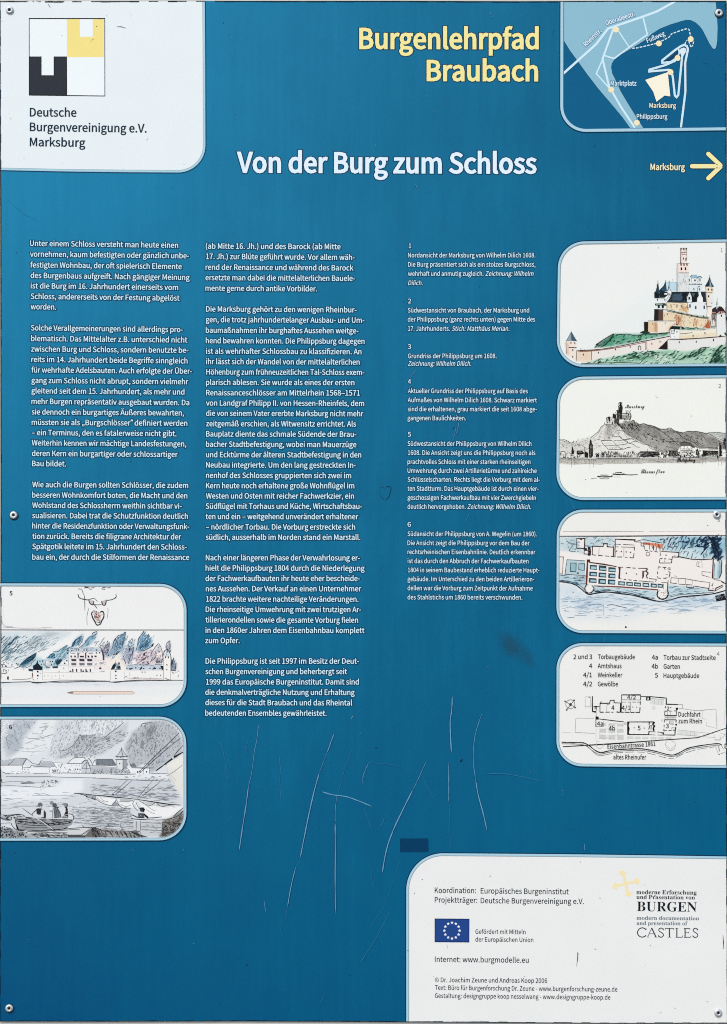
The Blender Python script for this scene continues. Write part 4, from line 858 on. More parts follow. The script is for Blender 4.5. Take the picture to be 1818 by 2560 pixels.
ART2 = '''
@ 1380 920 3.7078
W d8d5cd 0.9 4 0.35 68,655 110,668 190,692 260,668 350,640 385,640 480,830 68,830
W e6e3da 0.9 3 0.15 375,640 430,575 490,515 500,500 640,505 700,620 830,690 990,770 990,830 380,830
W b5b0a8 0.8 6 0.3 500,520 640,505 620,580 570,600 540,680 480,640
W 8b8781 0.95 3 0.3 600,515 700,495 760,488 810,520 860,515 950,540 1000,560 1090,560 1150,585 1220,600 1265,588 1340,588 1420,600 1500,640 1618,700 1618,760 1400,750 1250,730 1150,765 1060,785 1000,780 830,690 700,625 640,560
W b3afa8 0.7 8 0.4 860,600 960,640 1060,700 1150,760 1060,780 980,760 860,690 790,650
W aaa69f 0.6 8 0.4 1010,600 1100,620 1180,680 1120,690 1040,650
W a8a49d 0.7 8 0.4 1280,640 1380,660 1430,720 1350,720 1280,690
W 55524e 0.9 3 0.3 1180,692 1240,680 1310,710 1345,742 1200,738
W b8b8b2 0.9 3 0.2 1440,602 1560,595 1618,605 1618,690 1560,650 1500,630
W 6b6763 0.9 3 0.3 1590,660 1622,630 1622,750 1590,750
W e2dfd6 0.9 3 0.15 560,600 610,572 650,580 700,650 560,640
W e9e6de 0.9 3 0.15 460,670 700,650 880,710 990,770 520,770
W c0bbb2 0.95 3 0.3 68,838 400,842 560,835 1620,835 1620,865 1300,885 900,885 500,890 68,885
W 8f8a83 0.7 4 0.4 68,838 1620,838 1620,856 68,856
W 77736e 0.8 2 0.4 820,770 1000,770 1000,825 820,825
W 5f5c58 0.9 2 0.4 1080,765 1170,765 1170,825 1080,825
W d9d6ce 0.9 2 0.1 1180,730 1290,730 1290,805 1180,805
W 6f6b66 0.9 2 0.4 1395,765 1545,765 1545,825 1395,825
W e0ddd4 0.9 2 0.2 1300,755 1545,755 1545,770 1300,770
@ 1395 1000 7.922
# castle
P 2a2624 1215,40 1255,40 1258,95 1275,140 1268,260 1200,260 1195,120 1222,95
P d9d5cc 1205,125 1228,120 1225,180 1208,180
S 8 0e0c0c 1258,40 1278,150 1268,260
P 3a3634 1195,200 1210,260 1210,390 1170,380 1170,195
P 45413e 1215,260 1270,260 1275,385 1215,385
P aeaaa2 1270,290 1390,290 1395,385 1275,385
S 12 14110f 1265,262 1400,262
M 16 191614 1350,200 1360,270 1385,195 1390,270 1435,195 1418,260
S 16 14110f 1395,260 1412,400
S 18 14110f 1440,260 1448,320 1425,400
S 5 d5d1c8 1405,270 1420,390
P 2c2826 1090,265 1160,295 1160,360 1080,365
P e8e4db 1065,395 1110,370 1110,465 1065,465
P 4a4643 1115,360 1210,365 1205,465 1115,465
P 24201e 985,330 1030,325 1045,420 1010,425
P e2dfd6 960,400 985,345 1005,430 960,440
M 6 14110f 1055,320 1062,390 1175,190 1180,300 1090,262 1092,300
C 6 14110f 990,335 955,400 965,440
S 7 14110f 925,435 925,475 965,480 1110,485
S 6 14110f 1010,432 1110,430
P eceae2 1215,400 1290,395 1400,385 1400,410 1290,425 1280,460 1215,460
S 8 14110f 1210,390 1210,460
S 7 14110f 1290,420 1390,430 1470,420
P cbc7be 1415,400 1455,400 1455,440 1415,440
S 12 14110f 1465,400 1510,405 1515,450
S 9 14110f 955,485 1005,535
R 16 26 14110f 1082,462 1130,445
R 12 20 f0ede4 1240,435 1262,438
H 60 8 1a1816 40 85 10 1200,60 1270,60 1270,390 1200,390
H 50 7 1a1816 30 88 10 1270,290 1450,280 1440,400 1270,400
H 50 8 1a1816 30 80 20 960,340 1060,330 1100,460 970,470
H 50 8 1a1816 34 80 20 1080,280 1170,200 1210,370 1090,460
M 12 14110f 1350,215 1352,290 1385,200 1388,290 1432,200 1420,290
# hill outline
C 7 201d1b 925,480 850,540 810,610 720,690 650,745
C 4 6a6560 900,500 840,600 760,700 680,770
H 40 3 7f7a74 60 40 15 700,740 830,600 930,500 1000,560 900,700 720,820
H 60 4 6a6560 30 95 20 1000,500 1130,480 1100,620 1000,760 960,620
H 80 10 1d1a19 70 -55 12 1130,480 1290,470 1500,460 1624,500 1624,620 1400,580 1200,560
H 70 6 35312f 60 -50 12 1130,500 1400,560 1624,640 1624,800 1450,760 1320,640 1100,600
C 5 2a2725 1300,610 1340,700 1390,750 1500,775
C 5 2a2725 1080,720 1130,640 1180,605 1290,600
C 7 1f1c1a 1180,640 1230,730 1300,780 1460,770
C 5 3a3633 1090,660 1080,740
# vineyard terraces
C 9 1d1a18 860,800 960,795 1070,798
C 7 1d1a18 860,800 890,870 960,930 990,975
C 6 1d1a18 930,905 1060,900 1180,908
C 6 1d1a18 1090,730 1180,722 1270,740
C 7 1d1a18 1080,800 1130,860 1160,890 1300,880 1380,860
C 6 1d1a18 1110,805 1230,800 1340,795 1400,850
C 7 1d1a18 990,975 1130,975 1280,980
C 7 1d1a18 1180,905 1220,945 1300,970 1380,940 1450,930
C 6 1d1a18 1260,760 1360,830 1420,850 1500,820 1590,830
C 6 1d1a18 1400,860 1480,870 1560,925 1622,935
C 5 2d2a28 1320,780 1460,765 1622,850
C 4 5a5651 700,820 780,780 850,790
C 4 6a6661 745,905 800,905 860,900
C 4 7a7670 760,940 860,920
M 4 5a5651 915,855 1080,850 1010,945 1180,940 1150,850 1300,840
H 60 4 8c8780 26 10 30 700,860 860,820 960,960 1500,900 1622,960 1500,1010 760,1000
# left slope
C 8 1d1a18 20,765 60,790 130,785 200,815 250,850 320,830
H 46 18 1f1c1a 26 60 40 250,845 330,790 450,760 560,735 655,715 660,750 540,770 420,800 320,855
H 26 9 2d2a27 24 20 60 20,765 120,780 240,850 200,870 100,810 20,800
H 110 4 7d7871 26 80 40 30,800 200,850 400,850 560,780 620,830 500,900 250,960 40,960
C 4 4a4642 330,900 400,880 480,895 560,960
# shore buildings and trees at the left
P 1b1816 285,900 300,960 325,1000 315,1100 270,1100 268,1010
P 1b1816 375,1000 470,1000 540,1060 440,1080 370,1075
P 6b6761 395,1015 460,1015 480,1040 395,1045
P 1b1816 525,925 548,1020 600,1045 600,1140 530,1140 528,1020
P 1b1816 610,870 620,880 640,780 665,800 680,880 695,870 695,1110 660,1145 620,1140
P 8b867e 640,900 665,900 670,960 645,950
S 6 d9d5cc 655,980 652,1130
S 9 14110f 640,770 645,900
M 12 14110f 760,1050 755,1120
H 70 9 1c1917 34 80 30 30,1050 240,1040 380,1060 600,1090 600,1150 30,1150
D 26 e8e5dd 95,1060 80,1120 210,1080 230,1120 350,1090 490,1110
D 14 e8e5dd 410,1100 450,1130 300,1080 285,1130 715,1110
C 7 1d1a18 45,1100 60,1030 120,1015 160,1070 140,1130 60,1150
C 6 1d1a18 180,1060 240,1045 290,1090
C 6 1d1a18 180,1140 240,1150 300,1140 360,1150
# row of trees on the bank
H 190 9 191614 62 84 14 740,1050 1000,1030 1624,1030 1624,1130 740,1130
H 60 7 e2dfd6 50 84 12 740,1060 1000,1045 1624,1045 1624,1110 740,1110
S 9 191614 740,1128 1100,1125 1624,1130
S 7 e9e6de 740,1142 1100,1142 1624,1142
S 8 2a2725 760,1158 980,1162 1300,1158 1624,1158
S 6 3a3633 30,1160 400,1165 760,1168
H 80 4 8d8881 46 2 4 30,1170 1624,1170 1624,1250 30,1260
H 60 4 6b6761 40 88 4 30,1170 1624,1165 1624,1230 30,1240
M 5 5a5651 270,1170 272,1330 330,1160 330,1280 620,1170 635,1340 700,1160 705,1330
C 4 8b867e 30,1260 300,1270 600,1262 900,1275
@ 1600 1000 7.4495
C 8 191614 0,455 75,438 140,465 260,485 330,520 400,540 500,540 520,522 580,525 650,570 800,608 850,590 920,580 1000,590 1050,580 1200,612 1280,625 1400,690 1500,730 1560,760
C 6 3a3735 1270,600 1360,600 1440,600 1530,612 1622,630
C 7 22201e 250,490 380,570 480,640 580,720 700,820 740,860
C 7 22201e 620,570 740,640 820,710 1000,790 1110,870
C 5 2d2a28 820,640 920,680 1010,760 1100,830
C 5 2d2a28 100,560 180,650 330,690
C 5 2d2a28 0,620 90,670 130,760
C 6 22201e 440,700 500,770 640,770 740,780 870,790 980,800
C 5 2d2a28 1050,740 1130,830 1210,850
C 6 191614 1110,868 1250,880 1380,890 1460,900
C 6 191614 0,790 60,820 150,840 200,900 340,950
H 260 5 2b2826 52 -38 18 0,460 260,490 600,560 800,620 1050,600 1250,630 1550,770 1540,880 1100,850 740,860 620,900 430,960 200,880 0,780
H 90 8 1a1816 30 -20 20 0,620 200,620 420,700 640,760 560,800 340,780 100,720
H 90 4 c9c5bd 40 -42 14 0,560 260,520 560,640 720,800 600,880 380,900 100,800
H 50 4 c9c5bd 40 -42 14 860,620 1060,640 1300,780 1380,860 1100,830
H 40 4 6d6a66 40 -20 14 1290,610 1620,640 1620,690 1560,740
H 40 8 24211f 60 70 12 1560,750 1622,690 1622,880 1560,890
# buildings on the right bank
M 10 191614 0,960 340,965 0,1020 380,1015 0,1055 370,1060
H 80 8 24211f 36 0 8 0,960 350,960 380,1070 0,1070
S 6 191614 140,910 140,1050
S 8 e6e3da 0,1078 370,1078
P f0ede4 385,985 405,975 400,1050 388,1050
P f0ede4 528,960 540,960 540,1050 528,1050
M 9 191614 495,985 495,1045 550,945 550,1045 605,980 605,1045 640,950 650,1050
S 9 191614 535,945 670,945
H 60 9 1d1a18 40 88 10 420,970 720,940 720,1050 430,1060
S 10 191614 690,910 700,1030
P f4f1e9 725,895 745,885 755,1010 735,1015
P eeebe2 765,870 940,860 1000,910 1000,1010 765,1010
D 26 fbf8f0 795,880 855,880 915,880
C 6 191614 770,880 800,860 820,900 845,862 875,900 905,862 935,900
H 60 5 4a4643 30 0 10 765,920 990,915 990,1005 765,1005
M 6 2a2725 770,940 960,935 775,975 985,970
M 10 1d1a18 840,885 835,930 900,885 905,930 960,890 985,990
P fbf8f0 1010,920 1030,880 1055,875 1030,930 1025,1020 1010,1020
P 2b2826 1040,940 1075,900 1115,1000 1110,1020 1040,1020
S 8 e6e3da 1060,950 1080,1000
H 60 8 1d1a18 34 0 14 740,1015 1130,1015 1150,1060 700,1065
P 2b2826 1170,940 1460,950 1465,1010 1280,1010 1180,1060
P f0ede4 1150,980 1162,975 1160,1060 1150,1050
H 30 6 8b867e 30 0 10 1230,965 1455,965 1455,1000 1230,1000
S 9 14110f 1165,940 1460,952
P 191614 1480,790 1520,860 1525,1050 1475,1050 1480,860
P ece9e0 1460,860 1475,870 1478,1020 1465,1010
S 6 14110f 1490,780 1490,860
S 9 191614 1520,985 1622,980
S 8 ece9e0 1540,1000 1622,995
D 12 e6e3da 1290,1045 1340,1040 1390,1035 1250,1050
S 7 2a2725 430,1075 620,1075
S 9 191614 600,1075 800,1062 1150,1075 1622,1075
H 60 4 77736d 50 1 4 0,1090 1622,1085 1622,1160 0,1170
H 40 5 5a5651 40 88 4 0,1090 1622,1085 1622,1170 0,1170
M 5 5a5651 1100,1090 1100,1180 1165,1090 1165,1200 1225,1090 1225,1190 1460,1090 1460,1220 1510,1090 1520,1215
@ 1380 920 3.7078
# boats
H 70 8 1c1a18 26 86 14 1010,770 1170,760 1400,770 1600,770 1600,825 1010,825
H 50 6 1c1a18 30 0 8 820,775 1000,775 1000,822 820,822
H 200 3 4a4743 26 -40 14 640,520 760,490 950,545 1150,590 1260,600 1340,600 1600,700 1600,740 1250,740 1100,770 1000,780 830,690 700,620
H 120 3 8d8a84 22 -40 14 500,530 640,520 700,620 640,600 560,640 480,680 400,700
H 120 3 a19d96 18 20 50 70,665 190,700 340,650 380,660 400,760 70,780
C 9 24211f 420,1003 470,1008 545,1006 560,995
M 9 24211f 450,992 525,992
M 4 4a4642 360,1026 420,1018 440,1015 440,1000
C 9 24211f 562,982 610,986 660,985 668,975
M 9 24211f 590,970 650,968
M 4 4a4642 585,978 590,966 645,966 655,980
C 6 24211f 660,986 720,990 795,987
C 4 6a6661 440,1020 500,1027 530,1020
C 3 8b867e 560,1008 640,1010
M 5 9a968f 960,263 982,273
T c 34 2a2725 0.05 0 678,372 858,370 Marxburg
T c 34 2a2725 0.3 0 1160,868 1330,866 Philipsburg
T c 38 3a3634 0.05 0 825,976 1045,974 Rhenus fluv
T s 34 8d8f8e 0 0 1544,182 1568,182 2
'''
ART3 = '''
@ 1380 1260 3.7078
W f3ebe6 0.9 3 0.05 66,255 1620,252 1620,295 66,298
W c3d3d8 0.85 10 0.45 66,300 600,300 580,330 590,390 500,380 380,400 300,470 200,450 66,440
W a9c4cc 0.6 6 0.5 150,310 215,320 225,410 200,440 150,380
W f2ebe6 0.95 5 0.08 66,430 200,450 300,470 600,480 1000,480 1120,560 1100,700 620,600 330,540 66,500
W f2eae5 1 2 0.08 225,320 300,320 300,410 372,410 380,392 470,390 480,365 515,365 512,395 588,395 588,325 768,332 768,350 830,352 850,420 1015,440 1170,448 1170,492 1400,515 1495,510 1495,690 1600,740 1520,800 1460,780 1090,740 1035,760 980,720 620,700 320,700 335,530 760,560 750,500 300,465
W b2cdd6 0.9 10 0.4 830,300 1620,300 1620,520 1560,520 1500,505 1350,512 1180,490 1178,445 1030,430 1025,370 850,350
W 86b4c8 0.7 10 0.6 1180,300 1620,300 1620,420 1560,500 1480,440 1380,400 1280,380 1180,400
W d4e2e4 0.8 10 0.3 1180,430 1330,420 1400,500 1180,490
W 2a4c66 0.85 8 0.6 1440,300 1510,300 1570,430 1570,530 1530,520 1470,420
W c9dcdf 0.95 2 0.2 1505,560 1565,520 1570,640 1545,690 1500,690
W 5f8ea0 0.8 4 0.3 1545,560 1570,520 1572,640 1550,690 1540,690
W b4cdd4 0.95 2 0.2 140,515 305,525 312,662 120,650
W 8fb3bd 0.8 2 0.2 172,545 225,545 222,628 170,625
W a6c4cb 0.8 2 0.2 250,553 302,553 302,612 250,610
W f0e6e0 1 1 0.05 66,487 106,490 96,645 66,645
W b4cdd6 0.85 8 0.35 66,655 130,655 310,665 315,740 395,760 620,775 960,800 985,840 930,880 750,845 620,828 500,815 345,838 260,770 180,735 66,715
W b4cdd6 0.85 8 0.35 1080,745 1260,760 1455,785 1500,808 1400,830 1200,850 1080,885 1060,850
W d3dde4 0.85 10 0.4 66,735 200,750 310,830 345,848 500,825 620,835 850,880 950,905 1050,905 1200,865 1380,850 1620,815 1620,930 66,935
W d4dee6 0.5 26 0.5 66,900 1620,860 1620,990 1000,1000 700,1080 66,1070
W bccddb 0.6 12 0.6 200,900 480,905 500,960 240,1000
W bccddb 0.6 12 0.6 1080,880 1450,850 1500,920 1200,960
S 4 b5aaa4 100,253 600,252 850,253
S 3 cbbfb8 900,255 1580,248
S 8 2a1c1e 68,298 700,297 1200,292 1614,290
# plan of the palace
S 8 2a1216 230,318 305,320 302,410 231,410 230,318
R 20 10 2a1216 270,326
S 8 2a1216 300,410 298,462 365,466
R 24 24 2a1216 345,412 312,420 350,440 345,466
M 6 2a1216 310,430 345,432 335,415 335,460 358,415 360,460
S 8 2a1216 375,470 375,390 475,392 478,365 513,366 512,395 576,400
M 9 2a1216 375,470 410,474 430,476 470,478 490,480 530,484 545,485 590,490 605,490 650,490 675,492 700,495 720,496 758,499
S 4 5a2a28 438,402 434,475
S 16 8a2a20 574,402 570,485
S 10 1c1214 588,325 770,332 768,352
S 8 2a1216 588,325 586,372
S 9 3a1a1c 588,372 585,490
M 6 3a1a1c 588,372 640,374 660,374 765,380 585,395 620,397 640,397 765,402
S 4 5a3a38 668,402 666,488
S 9 3a1a1c 766,395 763,430
S 9 3a1a1c 761,455 756,500
D 6 3a2a2c 600,436 643,440 688,443 728,447
S 6 2a1216 770,350 825,352 828,388 845,390
M 8 2a1216 825,355 840,365 845,360 850,395
P e08e6e 850,355 940,362 1026,372 1026,418 1000,405 920,385 868,378 852,372
H 60 4 9a3a28 30 -55 8 850,355 1026,372 1026,418 850,378
M 9 3a1416 855,385 860,420 905,385 905,420 925,388 945,425 940,392 942,430 968,400 965,438 1000,405 1003,445
M 8 3a1416 860,428 890,432 905,434 930,438 950,440 985,444
S 5 7a4a48 1025,372 1022,440
C 5 7a4a48 872,462 878,448 892,445 906,455 905,472 892,480 877,475 872,462
S 8 2a1216 1010,438 1178,448 1172,492 1120,490
M 9 2a1216 1005,450 1003,480 1000,510 996,545 1000,503 1025,505 1040,506 1060,508 1080,509 1115,512 1000,546 1108,546 1118,480 1108,546
M 6 2a1216 1048,512 1046,540 1140,470 1140,490
D 6 2a1216 1058,473
S 8 2a1c1c 1135,492 1180,488 1300,512 1400,515 1500,508
S 18 5a1f1c 1496,505 1488,690
M 4 4a3a3a 1388,515 1394,592 1345,535 1342,575 1360,540 1362,585 1345,535 1375,538 1345,575 1380,585
S 4 4a3a3a 1470,680 1392,658 1390,626 1475,632
# garden
S 16 6a2a24 330,530 325,640 320,752
R 30 24 5a1f1c 338,525
S 12 4a1c1c 345,540 480,558 600,580
S 11 7a3026 390,758 640,768 985,795
P 5a1f1c 612,580 640,585 636,610 632,695 615,690 622,610
M 9 3a1416 640,585 660,586 690,588 730,590 745,592 775,594 800,595 885,596
M 9 4a1a1a 625,690 645,695 665,698 690,700 710,702 740,705 755,708 790,710 805,712 840,714
S 9 4a1a1a 842,620 840,690
S 12 3a1416 852,625 848,680
S 7 3a1416 835,622 870,622
C 10 3a1416 890,600 872,620 892,640 878,660 884,690
M 8 4a1a1a 838,715 895,720 900,690 970,698 895,720 945,722 968,700 960,722
D 6 2a1216 690,641 785,649
M 8 3a1416 985,585 984,605 980,625 978,650 980,668 982,690 985,582 1010,583 1025,585 1060,588 1080,590 1100,592 982,685 1010,688 1030,686 1060,690
M 10 3a1416 1040,592 1050,610 1070,600 1100,605 1095,640 1085,680 1080,620 1100,640
M 5 5a3a38 1055,650 1075,655 1072,685 1055,680
M 7 3a1416 1078,705 1075,735 1015,725 1075,730
S 5 7a4a48 1035,738 1033,790
S 13 5a1f1c 1075,735 1070,800
P f3e9e4 308,785 345,745 388,785 345,825
C 8 4a1c1c 318,750 305,785 318,815 345,825 372,815 390,785 375,755
C 11 2a1618 985,800 975,840 990,870 1028,882 1062,868 1078,835 1072,800
P f3e9e4 985,830 1025,790 1070,830 1030,872
H 16 5 8a3a30 12 60 60 985,800 1070,800 1070,870 985,870
# beds
P 2c4450 352,563 418,568 418,612 352,606
P a5c8d0 362,578 414,582 414,604 362,602
P 2c4450 436,568 506,574 506,624 436,616
P 9cc2cc 446,590 502,596 502,614 446,608
P 2c4450 524,584 592,590 590,634 524,628
P a5c8d0 534,602 586,606 586,624 534,620
P 2c4450 348,626 418,630 418,672 346,668
P a5c8d0 362,640 412,644 412,662 360,660
P 2c4450 434,634 504,638 504,682 432,678
P a5c8d0 448,648 498,652 498,672 446,668
P 2c4450 524,642 590,646 588,690 522,686
P a5c8d0 540,656 584,660 584,680 538,676
P 2c4450 344,684 414,690 414,732 342,728
P a5c8d0 358,700 408,704 408,722 356,718
P 2c4450 432,690 502,696 500,744 430,738
P a5c8d0 450,706 496,710 494,732 446,728
P 2c4450 520,698 588,702 586,748 518,744
P a5c8d0 536,714 582,716 580,738 534,734
P 2c4450 616,714 680,720 678,756 614,750
P c0d6da 628,726 672,730 672,746 626,744
P 2c4450 690,720 752,726 752,760 690,755
P c0d6da 702,732 746,736 746,750 700,748
P 2c4450 762,724 824,730 826,766 762,760
P c0d6da 774,738 816,742 818,756 772,752
P 2c4450 840,728 900,734 904,772 840,766
P c0d6da 850,740 892,744 896,762 850,758
P 2c4450 916,734 972,740 972,776 914,772
P c0d6da 928,748 964,752 964,766 926,764
P 2c4450 980,738 1030,744 1028,776 980,774
P c0d6da 990,750 1020,754 1018,768 988,764
# pool at the left
S 6 2a3a44 140,515 305,525
S 6 2a3a44 140,515 120,650 312,664
S 5 2a3a44 172,545 225,547 222,628 170,624 172,545
S 5 2a3a44 250,553 303,553 300,614 248,608 250,553
R 16 12 1a2a34 240,640
S 5 7a3a34 68,488 106,490 98,643
S 8 3a1c1c 68,646 98,648
# outer court buildings
S 5 3a1c1c 1105,682 1240,692 1350,712 1466,728
M 7 4a1f1e 1098,730 1160,738 1175,742 1240,745 1245,745 1300,750 1320,760 1455,782 1105,682 1100,730
M 4 5a3a38 1172,690 1170,738 1240,694 1238,740 1300,702 1300,748 1135,665 1160,670 1158,680 1160,690
S 7 4a1f1e 1250,745 1250,772 1310,775 1318,758
S 8 4a1f1e 1465,730 1452,800 1515,805 1520,780 1585,750
S 7 3a1c1c 1515,805 1588,762
M 6 4a1f1e 1478,755 1492,760 1488,780 1505,790 1500,700 1570,712 1570,712 1606,735
M 8 4a1f1e 1495,730 1485,760 1495,800 1470,798
C 8 2a1a22 1570,715 1590,730 1610,735
# right tower and ditch
C 8 1e3040 1575,520 1572,600 1570,640 1548,690
C 5 4a6676 1510,540 1505,600 1500,690
S 7 1e3040 1500,692 1548,694
# river bank
C 10 16222e 68,718 150,728 220,750 275,790 310,820 345,838 400,828 500,815 620,828 750,845 850,870 950,895 1020,902 1100,888 1200,860 1350,848 1500,830 1618,798
C 4 2c4456 68,705 180,720 260,755 305,800
C 5 2c4456 400,815 500,800 650,815 760,835 860,860 960,880
C 6 1c2e3c 390,790 420,812 640,820
C 4 2c4456 1090,862 1200,838 1340,830 1500,818
C 7 1c2e3c 840,860 940,890 1000,905
H 60 4 4a7084 60 -8 10 66,660 310,670 320,780 200,740 66,705
H 60 4 4a7084 60 -6 8 400,765 960,800 950,870 640,815 400,810
H 40 4 4a7084 60 10 8 1090,760 1450,790 1480,820 1200,845 1090,870
M 4 1c2e3c 200,690 300,680 220,705 290,712
P 1c1a20 1513,850 1598,828 1612,888 1524,905
M 6 8a8a90 1530,865 1560,885 1550,850 1570,860 1570,880 1590,850
# mountains top right
H 110 10 16304a 60 50 30 1330,310 1560,300 1572,530 1500,500 1440,420 1330,400
H 60 12 0e1c30 60 -60 25 1440,300 1500,300 1570,440 1560,540 1500,480
H 60 6 2a4c62 60 40 40 1020,310 1330,300 1330,420 1180,420 1030,410
H 30 4 2a4c62 50 60 30 1180,440 1480,430 1490,505 1300,505
C 12 0e1c30 1490,300 1500,360 1530,420 1545,470 1535,530
C 10 0e1c30 1450,310 1480,340 1440,370 1390,395 1340,390
C 9 0e1c30 1460,380 1420,420 1380,470
C 9 122a40 1260,310 1275,330 1255,355 1205,345
C 7 122a40 1110,310 1090,350 1075,390 1120,400
C 7 122a40 1000,330 1040,325 1035,360
C 8 122a40 1560,320 1530,380 1570,420
P c4dae2 1450,350 1470,340 1485,370 1475,400 1452,398
H 60 5 6f8f9c 40 20 40 80,310 560,305 560,380 380,385 300,440 220,440 100,420
C 6 5a7a88 130,340 190,380 160,430 220,440
C 5 5a7a88 560,340 590,360 560,400
C 5 2a4c62 780,345 850,330 930,345 1020,360
# water strokes
H 120 4 a9bfd0 110 3 4 70,860 480,850 900,920 1200,890 1600,850 1600,980 900,1010 80,1020
H 60 4 8fa9bd 80 -4 6 500,830 960,905 1200,870 1600,840 1600,880 1050,925 500,860
M 4 6a7888 98,905 150,902 180,905 252,908 300,914 360,916
C 4 6a7888 340,940 420,925 470,938
C 5 5a6878 510,938 560,932 620,945 700,965
M 4 7a8898 110,985 135,986 330,1002 380,995 400,992 470,988 210,1030 320,1034
C 4 7a8898 140,1055 190,1050 210,1045
M 3 8a98a8 1090,1010 1200,1010 1220,990 1255,988 1220,1000 1240,1005 1320,960 1480,920
S 3 4a5a6a 480,935 480,1030
D 9 14161c 685,1140
D 5 3a4450 196,817
H 60 3 9fb2c6 60 3 6 80,900 1600,860 1600,1000 80,1080
T s 36 8d8f8e 0 0 1534,162 1556,162 3
'''
